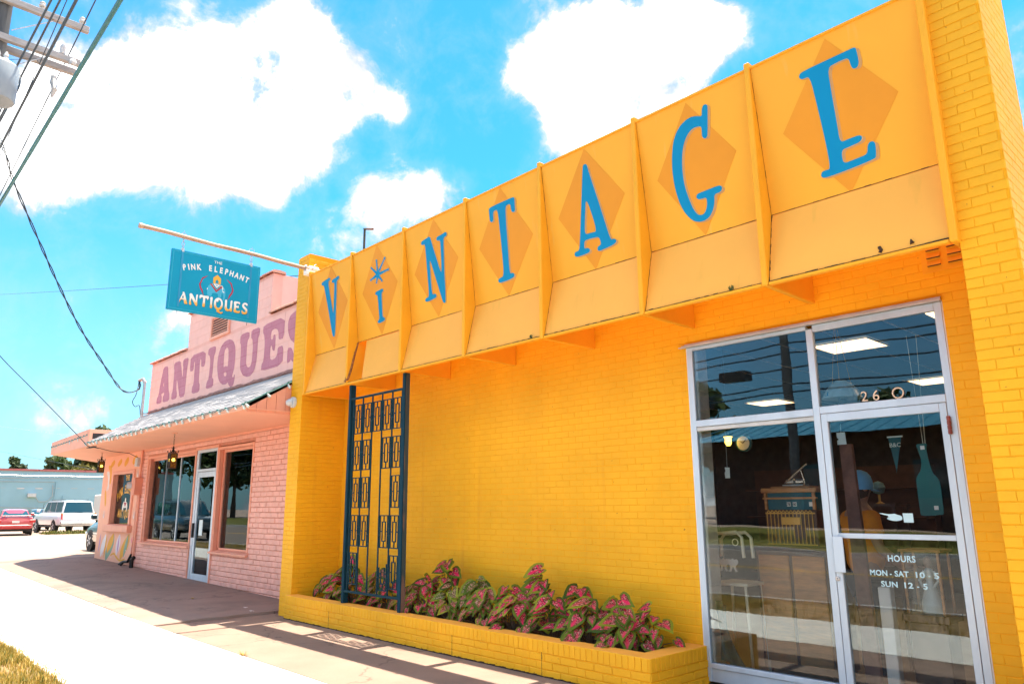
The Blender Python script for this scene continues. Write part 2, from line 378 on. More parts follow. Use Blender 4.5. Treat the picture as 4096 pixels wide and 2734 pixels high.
M['walk'] = concrete('pale_new_concrete', (.62, .60, .57), (.70, .68, .65), (.50, .47, .44), 1., .25, .2)
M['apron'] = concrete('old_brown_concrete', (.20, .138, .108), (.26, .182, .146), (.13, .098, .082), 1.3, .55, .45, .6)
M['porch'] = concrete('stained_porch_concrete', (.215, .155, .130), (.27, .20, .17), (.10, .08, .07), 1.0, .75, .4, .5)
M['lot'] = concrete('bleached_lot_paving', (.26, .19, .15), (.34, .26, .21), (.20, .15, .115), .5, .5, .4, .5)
M['road'] = concrete('grey_road_asphalt', (.12, .098, .082), (.17, .138, .115), (.08, .068, .06), .8, .4, .5, .5)
M['kerb'] = concrete('kerb_concrete', (.42, .40, .38), (.52, .50, .47), (.3, .28, .25))
def plum():
    """lettering paint over block joints: the groove shows as a darker line"""
    m, nt, N, L, b = nodes('plum_letter_paint'); g = N.new('ShaderNodeNewGeometry'); vec = g.outputs['Position']
    sw = N.new('ShaderNodeSeparateXYZ'); L.new(vec, sw.inputs[0]); cb = N.new('ShaderNodeCombineXYZ')
    L.new(sw.outputs[0], cb.inputs[0]); L.new(sw.outputs[2], cb.inputs[1])
    br = N.new('ShaderNodeTexBrick'); L.new(cb.outputs[0], br.inputs['Vector']); br.inputs['Scale'].default_value = 1
    br.inputs['Brick Width'].default_value = .4; br.inputs['Row Height'].default_value = .2; br.inputs['Mortar Size'].default_value = .006; br.inputs['Mortar Smooth'].default_value = .4
    br.offset = .5
    n = _noise(N, L, vec, 3, 5, .6); base = _ramp(N, L, n, [(.3, (.46, .155, .215)), (.7, (.54, .20, .27))])
    thin = _noise(N, L, vec, 1.2, 3, .5)
    fac = N.new('ShaderNodeMath'); fac.operation = 'MULTIPLY'; L.new(br.outputs['Fac'], fac.inputs[0]); L.new(_ramp(N, L, thin, [(.35, (.15, .15, .15)), (.65, (.9, .9, .9))]), fac.inputs[1])
    c = _mix(N, L, fac.outputs[0], base, (.33, .035, .10)); L.new(c, b.inputs['Base Color']); b.inputs['Roughness'].default_value = .65
    _bump(N, L, b, _noise(N, L, vec, 40, 4, .6), .3, .004); return m
M['plum'] = plum()
def amber():
    m, nt, N, L, b = nodes('amber_glass'); g = N.new('ShaderNodeNewGeometry')
    n = _noise(N, L, g.outputs['Position'], 45, 3, .5); c = _ramp(N, L, n, [(.38, (.10, .03, .006)), (.66, (.42, .16, .015))])
    L.new(c, b.inputs['Base Color']); L.new(c, b.inputs['Emission Color']); b.inputs['Emission Strength'].default_value = .05; b.inputs['Roughness'].default_value = .2
    return m
M['amber'] = amber(); M['bulb_lit'] = emit('lit_amber_bulb', (1., .62, .08), .9)
def foliage(name, a, b, c, sc=1.5):
    m, nt, N, L, bs = nodes(name); g = N.new('ShaderNodeNewGeometry'); oi = N.new('ShaderNodeObjectInfo')
    n = _noise(N, L, g.outputs['Position'], sc, 4, .6); r = g.outputs['Random Per Island']
    mx = N.new('ShaderNodeMath'); mx.operation = 'ADD'; L.new(n, mx.inputs[0]); 
    m2 = N.new('ShaderNodeMath'); m2.operation = 'MULTIPLY_ADD'; L.new(r, m2.inputs[0]); m2.inputs[1].default_value = .4; m2.inputs[2].default_value = -.2
    L.new(m2.outputs[0], mx.inputs[1]); col = _ramp(N, L, mx.outputs[0], [(.25, a), (.5, b), (.78, c)])
    L.new(col, bs.inputs['Base Color']); bs.inputs['Roughness'].default_value = .6
    out = N['Material Output']; tl = N.new('ShaderNodeBsdfTranslucent'); L.new(col, tl.inputs[0])
    ms = N.new('ShaderNodeMixShader'); ms.inputs[0].default_value = .3; L.new(bs.outputs[0], ms.inputs[1]); L.new(tl.outputs[0], ms.inputs[2]); L.new(ms.outputs[0], out.inputs[0])
    return m
M['tree_dark'] = foliage('dark_foliage', (.012, .03, .012), (.028, .06, .018), (.06, .10, .025), .8)
M['tree_mid'] = foliage('mid_foliage', (.025, .05, .012), (.05, .09, .02), (.10, .13, .03), .8)
M['tree_yel'] = foliage('yellowing_foliage', (.06, .07, .012), (.12, .12, .02), (.2, .16, .03), .8)
M['grass'] = foliage('dry_yellow_grass', (.10, .13, .025), (.34, .25, .045), (.56, .36, .09), 2.2)
M['lawn'] = foliage('green_lawn', (.06, .08, .012), (.12, .13, .02), (.2, .18, .03), 2)
def leafmat():
    m, nt, N, L, bs = nodes('caladium_leaf'); at = N.new('ShaderNodeAttribute'); at.attribute_name = 'leafco'
    oi = N.new('ShaderNodeObjectInfo'); sp = N.new('ShaderNodeSeparateXYZ'); L.new(at.outputs['Vector'], sp.inputs[0])
    add = N.new('ShaderNodeVectorMath'); add.operation = 'ADD'; L.new(at.outputs['Vector'], add.inputs[0])
    cb = N.new('ShaderNodeCombineXYZ'); sc = N.new('ShaderNodeMath'); sc.operation = 'MULTIPLY'; L.new(oi.outputs['Random'], sc.inputs[0]); sc.inputs[1].default_value = 37
    L.new(sc.outputs[0], cb.inputs[2]); L.new(cb.outputs[0], add.inputs[1])
    n = _noise(N, L, add.outputs[0], 8.5, 4, .62)
    mott = _ramp(N, L, n, [(.36, (.05, .055, .012)), (.47, (.20, .02, .025)), (.54, (.72, .09, .14)), (.66, (.85, .58, .44))])
    # radial veins and hot centre
    ang = N.new('ShaderNodeMath'); ang.operation = 'ARCTAN2'; L.new(sp.outputs[0], ang.inputs[0]); L.new(sp.outputs[1], ang.inputs[1])
    wv = N.new('ShaderNodeMath'); wv.operation = 'MULTIPLY'; L.new(ang.outputs[0], wv.inputs[0]); wv.inputs[1].default_value = 4.0
    cs = N.new('ShaderNodeMath'); cs.operation = 'COSINE'; L.new(wv.outputs[0], cs.inputs[0])
    e = sp.outputs[2]
    vm = N.new('ShaderNodeMath'); vm.operation = 'SUBTRACT'; L.new(cs.outputs[0], vm.inputs[0]); L.new(e, vm.inputs[1])
    vein = _ramp(N, L, vm.outputs[0], [(-.0, (0, 0, 0)), (.30, (1, 1, 1))])
    c = _mix(N, L, vein, mott, (.85, .03, .12))
    nn = N.new('ShaderNodeMath'); nn.operation = 'MULTIPLY_ADD'; L.new(n, nn.inputs[0]); nn.inputs[1].default_value = .5; L.new(e, nn.inputs[2])
    gf = _ramp(N, L, nn.outputs[0], [(.92, (0, 0, 0)), (1.06, (1, 1, 1))])
    gm = N.new('ShaderNodeSeparateColor'); L.new(oi.outputs['Color'], gm.inputs[0])
    c = _mix(N, L, gm.outputs[0], c, _ramp(N, L, n, [(.36, (.035, .07, .012)), (.50, (.12, .17, .02)), (.60, (.58, .34, .26)), (.70, (.80, .62, .44))]))
    gcol = _ramp(N, L, oi.outputs['Random'], [(0., (.05, .10, .014)), (.5, (.14, .20, .018)), (1., (.34, .36, .03))])
    c = _mix(N, L, gf, c, gcol)
    L.new(c, bs.inputs['Base Color']); bs.inputs['Roughness'].default_value = .5; bs.inputs['Specular IOR Level'].default_value = .15
    out = N['Material Output']; tl = N.new('ShaderNodeBsdfTranslucent'); L.new(c, tl.inputs[0])
    ms = N.new('ShaderNodeMixShader'); ms.inputs[0].default_value = .3; L.new(bs.outputs[0], ms.inputs[1]); L.new(tl.outputs[0], ms.inputs[2]); L.new(ms.outputs[0], out.inputs[0])
    return m
M['caladium'] = leafmat(); M['petiole'] = mat('petiole', (.12, .07, .04), .6, bump=0)
def carpaint(name, col, rough=.28): return mat(name, col, rough, 0., var=.03, vscale=1, bump=0, coat=1., world=False)
M['car_red'] = carpaint('red_car_paint', (.42, .035, .04)); M['car_white'] = carpaint('white_car_paint', (.72, .74, .76)); M['car_black'] = carpaint('dark_car_paint', (.012, .03, .035))
M['car_teal'] = carpaint('dark_teal_car_paint', (.010, .055, .075)); M['car_tan'] = carpaint('tan_car_paint', (.42, .36, .28))
M['car_glass'] = mat('dark_car_glass', (.012, .05, .065), .06, var=.05, bump=0, spec=1.)
M['tyre'] = mat('tyre_rubber', (.018, .018, .02), .8, var=.2, bump=.1); M['chrome'] = mat('bright_metal', (.66, .68, .70), .2, .9, var=.05, bump=0)
M['tail_red'] = mat('tail_lamp_red', (.55, .02, .02), .15, bump=0, spec=1.); M['tail_amber'] = mat('tail_lamp_amber', (.75, .28, .05), .15, bump=0)
M['plate'] = mat('number_plate', (.65, .66, .62), .4, bump=0)
LETTERS = {"V":{"o":[[-2.1917,1.0823],[-2.1556,1.0962],[-2.0431,1.1057],[-1.957,1.1191],[-1.9247,1.1063],[-1.9326,1.0802],[-1.9971,1.06],[-1.9433,0.7782],[-1.8952,0.5312],[-1.8649,0.6584],[-1.8335,0.8412],[-1.8063,1.0165],[-1.8594,1.0156],[-1.8851,1.0388],[-1.8707,1.0642],[-1.7872,1.0709],[-1.6953,1.0874],[-1.6627,1.0737],[-1.6731,1.0376],[-1.7434,1.0211],[-1.7677,0.827],[-1.7988,0.6621],[-1.8516,0.3562],[-1.8831,0.217],[-1.9066,0.1972],[-1.9339,0.2045],[-1.9557,0.2467],[-2.0217,0.5948],[-2.0734,0.823],[-2.1237,1.0404],[-2.1619,1.0375],[-2.1906,1.0599]],"d":[[-1.8883,1.2882],[-1.4745,0.667],[-1.9339,0.0214],[-2.3499,0.6595]]},"I":{"o":[[-0.7314,0.6104],[-0.7068,0.6287],[-0.6246,0.6334],[-0.5579,0.638],[-0.5372,0.6267],[-0.5405,0.5983],[-0.5786,0.5857],[-0.5856,0.4621],[-0.5917,0.2457],[-0.5535,0.2359],[-0.5356,0.216],[-0.5472,0.1909],[-0.6109,0.1806],[-0.6803,0.177],[-0.7129,0.1889],[-0.7131,0.2123],[-0.6708,0.2334],[-0.6715,0.3294],[-0.6737,0.4637],[-0.6813,0.5786],[-0.7169,0.5803],[-0.7303,0.5933]],"d":[[-0.6267,1.2859],[-0.1874,0.6593],[-0.6411,0.0083],[-1.0695,0.6733]],"s":[[-0.6428,0.8608],[[-0.6553,1.0759],[-0.4361,1.0584],[-0.3672,0.8703],[-0.5416,0.7405],[-0.6895,0.7406],[-0.8408,0.8176],[-0.8005,0.9965]]]},"N":{"o":[[0.3947,1.0297],[0.41,1.0494],[0.4813,1.0576],[0.5649,1.07],[0.5887,1.0595],[0.5976,1.0298],[0.6737,0.7925],[0.7646,0.5255],[0.7805,0.6737],[0.7871,0.8246],[0.7903,0.9679],[0.7383,0.9697],[0.7139,0.9903],[0.7287,1.021],[0.824,1.0254],[0.9035,1.0377],[0.929,1.0229],[0.9244,0.9861],[0.8566,0.9781],[0.8416,0.78],[0.8253,0.5716],[0.8177,0.3471],[0.8049,0.1772],[0.7885,0.1597],[0.76,0.1701],[0.7455,0.1971],[0.6489,0.4915],[0.5452,0.8059],[0.5404,0.5629],[0.5437,0.3159],[0.6028,0.3161],[0.631,0.2971],[0.6234,0.2645],[0.5335,0.2529],[0.4206,0.2481],[0.3914,0.2673],[0.4037,0.2957],[0.4838,0.3041],[0.482,0.5456],[0.4791,0.7798],[0.4768,0.9998],[0.4253,0.9962],[0.3986,1.0089]],"d":[[0.6771,1.2727],[1.1075,0.663],[0.636,0.0119],[0.2003,0.6586]]},"T":{"o":[[1.7325,1.0709],[1.7413,1.0901],[1.8614,1.0965],[1.9845,1.0969],[2.081,1.0963],[2.1523,1.0949],[2.1677,1.0774],[2.1621,0.9907],[2.1609,0.9364],[2.1415,0.923],[2.113,0.9316],[2.0983,0.9554],[2.095,1.0385],[2.0107,1.0374],[1.9999,0.8621],[1.9934,0.6103],[1.9816,0.2468],[2.035,0.2474],[2.057,0.2273],[2.0477,0.1923],[1.9493,0.1819],[1.8102,0.1802],[1.7849,0.2029],[1.7963,0.234],[1.8875,0.2422],[1.8909,0.5193],[1.886,0.8098],[1.8785,1.0369],[1.8007,1.0328],[1.795,0.9306],[1.7727,0.913],[1.7448,0.9211],[1.732,0.9491]],"d":[[1.9447,1.28],[2.3971,0.5989],[1.9318,0.0031],[1.4998,0.6619]]},"A":{"o":[[3.1929,1.0898],[3.2079,1.1056],[3.232,1.1038],[3.2481,1.0897],[3.2655,1.0017],[3.3188,0.7849],[3.383,0.5117],[3.4438,0.2452],[3.4853,0.2458],[3.512,0.2266],[3.5088,0.2037],[3.4673,0.1871],[3.3665,0.1764],[3.2899,0.1699],[3.2669,0.188],[3.2732,0.2187],[3.3241,0.2334],[3.305,0.3154],[3.2137,0.3242],[3.1116,0.3291],[3.0979,0.2446],[3.15,0.2407],[3.1738,0.2165],[3.162,0.191],[3.0789,0.1837],[2.9884,0.1862],[2.9603,0.21],[2.971,0.2405],[3.0361,0.2443],[3.0713,0.4379],[3.1101,0.6431],[3.1588,0.9039]],"d":[[3.2285,1.2711],[3.6715,0.6531],[3.2153,0.0007],[2.7867,0.6552]],"h":[[[3.1937,0.7713],[3.2909,0.3761],[3.2113,0.3821],[3.1237,0.386],[3.1524,0.5639]]]},"G":{"o":[[4.6003,1.0631],[4.6097,1.1279],[4.625,1.1559],[4.6485,1.1581],[4.6652,1.1459],[4.6668,1.1128],[4.6328,0.8796],[4.6165,0.8562],[4.5911,0.8599],[4.5761,0.8844],[4.5847,0.9751],[4.5448,0.9908],[4.4977,0.9921],[4.4517,0.9711],[4.412,0.93],[4.3795,0.8727],[4.3568,0.8029],[4.3418,0.7128],[4.3361,0.6195],[4.3387,0.5238],[4.3511,0.4425],[4.3747,0.3411],[4.401,0.2609],[4.4312,0.2096],[4.4613,0.1922],[4.4939,0.1933],[4.5209,0.2202],[4.5405,0.2726],[4.5416,0.3307],[4.5052,0.3338],[4.4637,0.3368],[4.4433,0.3576],[4.4469,0.3819],[4.4671,0.3923],[4.5509,0.3946],[4.6424,0.398],[4.6867,0.3941],[4.7016,0.3744],[4.6958,0.3474],[4.6691,0.3355],[4.6197,0.3349],[4.6124,0.2668],[4.5919,0.2069],[4.5528,0.1566],[4.5037,0.1338],[4.4485,0.1357],[4.3951,0.1555],[4.3535,0.1948],[4.306,0.2642],[4.2702,0.3522],[4.2465,0.459],[4.2337,0.5761],[4.2334,0.6985],[4.2484,0.816],[4.2746,0.9295],[4.3161,1.0106],[4.3735,1.0672],[4.4359,1.0949],[4.4945,1.1017],[4.5494,1.0872]],"d":[[4.4542,1.2554],[4.8753,0.6447],[4.4827,0.0027],[4.0571,0.6485]]},"E":{"o":[[5.496,1.0408],[5.5105,1.0613],[5.6026,1.0686],[5.7296,1.0716],[5.8528,1.0746],[5.9369,1.0774],[5.9482,1.0633],[5.9533,0.9794],[5.9515,0.9418],[5.9356,0.915],[5.9081,0.9148],[5.8943,0.9383],[5.8844,1.0188],[5.8039,1.0193],[5.722,1.0108],[5.7226,0.7814],[5.7262,0.5637],[5.7259,0.3925],[5.7971,0.3977],[5.8719,0.3985],[5.8886,0.3812],[5.885,0.3575],[5.8636,0.3447],[5.7957,0.3366],[5.7265,0.3327],[5.7242,0.2232],[5.8105,0.2278],[5.9059,0.2333],[5.9189,0.3031],[5.9367,0.3196],[5.9591,0.3169],[5.9731,0.2951],[5.9638,0.1958],[5.95,0.1844],[5.8723,0.175],[5.7135,0.1636],[5.566,0.1604],[5.5463,0.1843],[5.5558,0.2138],[5.579,0.2186],[5.6274,0.2164],[5.6197,0.4585],[5.6019,0.7274],[5.5798,1.003],[5.5151,1.0051],[5.4983,1.0216]],"d":[[5.7336,1.2512],[6.1818,0.6167],[5.7464,-0.0109],[5.2969,0.6311]]}}
ANTIQUES = {"A":[[[-12.009,4.148],[-12.01,4.307],[-11.918,4.353],[-11.852,4.642],[-11.78,4.859],[-11.705,5.065],[-11.392,5.062],[-11.295,4.734],[-11.196,4.421],[-11.095,4.309],[-11.092,4.141],[-11.55,4.148],[-11.571,4.303],[-11.499,4.326],[-11.492,4.405],[-11.677,4.391],[-11.7,4.348],[-11.645,4.307],[-11.643,4.145]],[[-11.598,4.682],[-11.64,4.57],[-11.556,4.565]]],"N":[[[-10.934,4.143],[-10.945,4.302],[-10.885,4.354],[-10.888,4.681],[-10.907,4.912],[-10.942,4.907],[-10.948,5.068],[-10.532,5.064],[-10.441,4.896],[-10.283,4.582],[-10.295,4.894],[-10.331,4.899],[-10.328,5.061],[-9.999,5.066],[-9.987,4.913],[-10.025,4.856],[-10.041,4.55],[-10.041,4.131],[-10.383,4.141],[-10.518,4.408],[-10.67,4.652],[-10.653,4.356],[-10.582,4.289],[-10.576,4.143]]],"T":[[[-9.833,4.694],[-9.846,5.07],[-8.916,5.066],[-8.906,4.695],[-9.133,4.705],[-9.154,4.87],[-9.202,4.905],[-9.241,4.883],[-9.211,4.461],[-9.201,4.367],[-9.126,4.298],[-9.125,4.133],[-9.589,4.141],[-9.603,4.287],[-9.527,4.353],[-9.525,4.502],[-9.544,4.881],[-9.573,4.9],[-9.609,4.862],[-9.605,4.687]]],"I":[[[-8.746,4.147],[-8.728,4.3],[-8.618,4.375],[-8.603,4.78],[-8.679,4.902],[-8.773,4.937],[-8.768,5.078],[-8.341,5.079],[-8.344,4.92],[-8.418,4.852],[-8.419,4.496],[-8.444,4.381],[-8.333,4.318],[-8.338,4.153]]],"Q":[[[-8.167,4.521],[-8.19,4.674],[-8.157,4.861],[-8.043,5.015],[-7.875,5.088],[-7.674,5.104],[-7.518,5.075],[-7.38,5.0],[-7.288,4.901],[-7.243,4.76],[-7.238,4.554],[-7.257,4.393],[-7.33,4.261],[-7.298,4.221],[-7.24,4.234],[-7.236,4.279],[-7.194,4.273],[-7.191,4.161],[-7.234,4.066],[-7.312,4.033],[-7.399,4.041],[-7.482,4.087],[-7.532,4.154],[-7.613,4.124],[-7.792,4.13],[-7.959,4.198],[-8.087,4.32]],[[-7.848,4.813],[-7.825,4.894],[-7.755,4.931],[-7.678,4.923],[-7.623,4.862],[-7.599,4.732],[-7.593,4.606],[-7.597,4.498],[-7.717,4.531],[-7.827,4.51],[-7.845,4.665]],[[-7.785,4.384],[-7.717,4.401],[-7.64,4.369],[-7.633,4.317],[-7.697,4.294],[-7.775,4.33]]],"U":[[[-7.044,4.912],[-7.044,5.092],[-6.607,5.093],[-6.599,4.948],[-6.663,4.919],[-6.684,4.812],[-6.675,4.58],[-6.673,4.43],[-6.627,4.364],[-6.541,4.327],[-6.453,4.339],[-6.397,4.41],[-6.392,4.586],[-6.394,4.764],[-6.443,4.902],[-6.511,4.928],[-6.509,5.098],[-6.107,5.092],[-6.115,4.934],[-6.172,4.875],[-6.171,4.727],[-6.173,4.532],[-6.19,4.36],[-6.266,4.216],[-6.41,4.143],[-6.589,4.137],[-6.783,4.198],[-6.921,4.316],[-6.966,4.443],[-6.967,4.716],[-6.996,4.884]]],"E":[[[-5.938,4.164],[-5.928,4.302],[-5.851,4.361],[-5.844,4.703],[-5.89,4.879],[-5.959,4.945],[-5.954,5.097],[-5.027,5.105],[-5.029,4.677],[-5.247,4.681],[-5.267,4.831],[-5.321,4.901],[-5.438,4.934],[-5.568,4.919],[-5.598,4.784],[-5.54,4.725],[-5.488,4.757],[-5.475,4.824],[-5.382,4.799],[-5.377,4.496],[-5.471,4.502],[-5.524,4.615],[-5.581,4.61],[-5.578,4.381],[-5.502,4.326],[-5.354,4.33],[-5.26,4.401],[-5.264,4.538],[-5.025,4.541],[-5.022,4.162]]],"S":[[[-4.846,4.167],[-4.847,4.453],[-4.707,4.447],[-4.639,4.37],[-4.546,4.257],[-4.396,4.266],[-4.375,4.377],[-4.557,4.489],[-4.761,4.606],[-4.871,4.777],[-4.893,4.95],[-4.82,5.072],[-4.634,5.12],[-4.462,5.119],[-4.301,5.037],[-4.278,5.132],[-4.178,5.12],[-4.162,4.829],[-4.295,4.838],[-4.373,4.935],[-4.512,4.962],[-4.564,4.888],[-4.457,4.785],[-4.24,4.647],[-4.107,4.478],[-4.101,4.284],[-4.219,4.174],[-4.412,4.123],[-4.601,4.151],[-4.696,4.222],[-4.742,4.171]]]}
# ------------------------------------------------------------------ ground
def gz(x):
    return min(max((-4 - x) * .0152, 0), .2)
XB = [-700, -160, -80, -40, -17.2, -12.6, -8, -4, 2, 8, 40, 160, 700]
def strip(mb, xs, y0, y1, dz0, dz1=None, mi=0):
    dz1 = dz0 if dz1 is None else dz1
    for a, b in zip(xs[:-1], xs[1:]):
        mb.quad((a, y0, gz(a) + dz0), (b, y0, gz(b) + dz0), (b, y1, gz(b) + dz1), (a, y1, gz(a) + dz1), mi=mi)
g = MB()
strip(g, XB, -6.05, 700, -.03); strip(g, XB, -700, -20.4, -.05, -.03); strip(g, XB, -20.4, -6.05, -.35)
structure('ground', g, M['lot'])
r = MB(); strip(r, XB, -19.62, -6.19, -.125); structure('road', r, M['road'])
M['line_y'] = mat('yellow_road_paint', (.62, .36, .04), .7, var=.25, vscale=5, bump=.1); M['line_w'] = mat('white_road_paint', (.66, .66, .64), .7, var=.2, vscale=5, bump=.1)
lm = MB()
for y in (-12.75, -12.95): strip(lm, XB[2:11], y, y + .1, -.121)
o = structure('centre_line', lm, M['line_y'])
lw = MB()
for y in (-19.2, -6.75): strip(lw, XB[2:11], y, y + .1, -.121)
structure('edge_line', lw, M['line_w'])
def kerb(y0, y1):
    k = MB()
    for a, b in zip(XB[:-1], XB[1:]):
        k.add([(x, y, gz(x) + z) for x in (a, b) for (y, z) in ((y0, -.4), (y0, .0), (y1, .0), (y1, -.4))],
              [(0, 1, 5, 4), (1, 2, 6, 5), (2, 3, 7, 6)])
    return k
structure('kerb', kerb(-6.19, -6.04), M['kerb']); structure('kerb', kerb(-19.77, -19.62), M['kerb'])
# pavement of separate slabs
M['porch_dirt'] = mat('dirt_in_joint', (.10, .08, .065), .95, var=.5, vscale=12)
walk = link(bpy.data.objects.new('sidewalk', None)); walk['kind'] = 'structure'
def slab(x0, x1, y0, y1, top=.0, th=.1, m=M['walk'], nm='slab', parent=None, bev=.008):
    b = MB(); b.add([(x, y, gz(x) + top + z) for z in (-th, 0) for y in (y0, y1) for x in (x0, x1)],
                    [(0, 2, 3, 1), (4, 5, 7, 6), (0, 1, 5, 4), (2, 6, 7, 3), (0, 4, 6, 2), (1, 3, 7, 5)])
    o = b.build(nm, m, parent, bevel=bev); return o
xj = -2.505; edges = [xj + 2.07 * k for k in range(-20, 9)]
for a, b in zip(edges[:-1], edges[1:]):
    gap = .013 if abs(a - xj) < .01 or abs(b - xj) < .01 else .007
    slab(a + gap, b - gap, -4.16, -2.44, 0, .1, M['walk'], 'slab', walk)
for e_ in edges[1:-1]: MB().box(e_ - .014, e_ + .014, -4.15, -2.45, gz(e_) - .06, gz(e_) - .012).build('joint_filler', M['seam'], walk)
jf = MB(); strip(jf, [-40] + XB[4:11], -2.446, -2.424, -.004); jf.build('joint_filler', M['porch_dirt'], walk)
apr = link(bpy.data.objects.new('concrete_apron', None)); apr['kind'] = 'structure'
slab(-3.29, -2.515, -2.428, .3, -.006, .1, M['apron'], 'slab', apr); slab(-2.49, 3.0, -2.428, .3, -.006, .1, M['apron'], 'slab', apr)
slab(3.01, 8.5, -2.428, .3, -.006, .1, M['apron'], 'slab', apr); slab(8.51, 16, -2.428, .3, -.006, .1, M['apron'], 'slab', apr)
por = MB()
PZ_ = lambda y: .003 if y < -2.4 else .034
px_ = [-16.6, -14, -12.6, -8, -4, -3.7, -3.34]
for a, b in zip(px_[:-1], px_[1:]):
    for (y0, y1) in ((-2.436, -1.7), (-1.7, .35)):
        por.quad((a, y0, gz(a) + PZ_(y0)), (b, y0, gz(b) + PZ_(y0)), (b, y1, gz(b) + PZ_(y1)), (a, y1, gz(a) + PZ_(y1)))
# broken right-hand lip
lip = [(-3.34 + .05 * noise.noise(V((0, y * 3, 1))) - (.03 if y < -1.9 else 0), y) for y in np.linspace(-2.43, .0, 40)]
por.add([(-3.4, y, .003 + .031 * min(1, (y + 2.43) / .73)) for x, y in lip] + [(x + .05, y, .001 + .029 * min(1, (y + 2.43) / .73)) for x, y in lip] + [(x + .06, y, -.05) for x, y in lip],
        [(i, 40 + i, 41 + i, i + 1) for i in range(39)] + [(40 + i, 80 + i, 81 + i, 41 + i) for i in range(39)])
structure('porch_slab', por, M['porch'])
# grass verge: soil sheet and blades
vg = MB(); strip(vg, XB[2:11], -6.04, -4.165, -.022); structure('verge_soil', vg, mat('dry_verge_soil', (.22, .15, .07), .95, var=.4, vscale=6, fine=40, bump=.8, bdist=.01))
def blades(name, n, xr, yr, h, m, zf=gz, seed=1, lean=.6, wd=.0035, dens=None):
    rng = np.random.default_rng(seed)
    x = rng.uniform(*xr, n); y = rng.uniform(*yr, n)
    if dens is not None:
        k = dens(x, y) > rng.random(n); x, y = x[k], y[k]; n = len(x)
    z = np.array([zf(a) for a in x]) - .025
    hh = rng.uniform(.45, 1.1, n) * h; az = rng.uniform(0, 2 * np.pi, n); ln = rng.uniform(.1, 1, n) * lean * hh
    w = rng.uniform(.6, 1.4, n) * wd; dx, dy = np.cos(az), np.sin(az)
    P = np.zeros((n, 5, 3)); base = np.stack([x, y, z], 1); side = np.stack([-dy, dx, 0 * x], 1) * w[:, None]; fw = np.stack([dx, dy, 0 * x], 1)
    up = np.array([0, 0, 1.])
    P[:, 0] = base - side; P[:, 1] = base + side
    mid = base + fw * ln[:, None] * .35 + up * hh[:, None] * .6
    P[:, 2] = mid + side * .8; P[:, 3] = mid - side * .8; P[:, 4] = base + fw * ln[:, None] + up * hh[:, None]
    me = bpy.data.meshes.new(name); idx = np.arange(n) * 5
    fs = np.concatenate([np.stack([idx, idx + 1, idx + 2, idx + 3], 1)]).tolist() + np.stack([idx + 3, idx + 2, idx + 4], 1).tolist()
    me.from_pydata(P.reshape(-1, 3).tolist(), [], fs); me.materials.append(m)
    o = link(bpy.data.objects.new(name, me)); o['kind'] = 'stuff'; return o
patch = lambda x, y: np.clip(.75 + .6 * np.sin(x * 3.1 + np.sin(y * 5)) * np.sin(y * 4.3 + x), .12, 1)
blades('grass', 30000, (-5.5, 1.5), (-5.6, -4.15), .085, M['grass'], seed=3, dens=patch)
blades('grass', 1500, (-5.5, 1.5), (-4.22, -4.06), .07, M['grass'], seed=31, lean=1.2, dens=patch)
blades('weeds', 2500, (-5.0, 1.0), (-5.6, -4.2), .12, M['lawn'], seed=33, wd=.006, dens=lambda x, y: (np.sin(x * 4.7 + 1) * np.sin(y * 6.1) > .45).astype(float))
blades('grass', 14000, (-40, 20), (-6.03, -4.17), .09, M['grass'], seed=4, wd=.007)

# ------------------------------------------------------------------ masonry
_bm = {}
def brick_mesh(w, h, d, var, m, bev=.006, jit=.0015):
    key = (round(w, 3), round(h, 3), round(d, 3), var, m.name)
    if key in _bm: return _bm[key]
    r = random.Random(hash(key) & 0xffff); j = lambda s=jit: r.uniform(-s, s)
    bv = bev; x0, x1 = 0, w
    back = [(x0, 0, 0), (x1, 0, 0), (x1, 0, h), (x0, 0, h)]
    e = [(x0 + j(), -d + bv, j()), (x1 + j(), -d + bv, j()), (x1 + j(), -d + bv, h + j()), (x0 + j(), -d + bv, h + j())]
    f = [(x0 + bv + j(), -d + j(), bv + j()), (x1 - bv + j(), -d + j(), bv + j()), (x1 - bv + j(), -d + j(), h - bv + j()), (x0 + bv + j(), -d + j(), h - bv + j())]
    mb = MB(); mb.add(back + e + f, [(i, (i + 1) % 4, 4 + (i + 1) % 4, 4 + i) for i in range(4)] + [(4 + i, 4 + (i + 1) % 4, 8 + (i + 1) % 4, 8 + i) for i in range(4)] + [(8, 9, 10, 11)])
    me = mb.mesh('brick', m); _bm[key] = me; return me
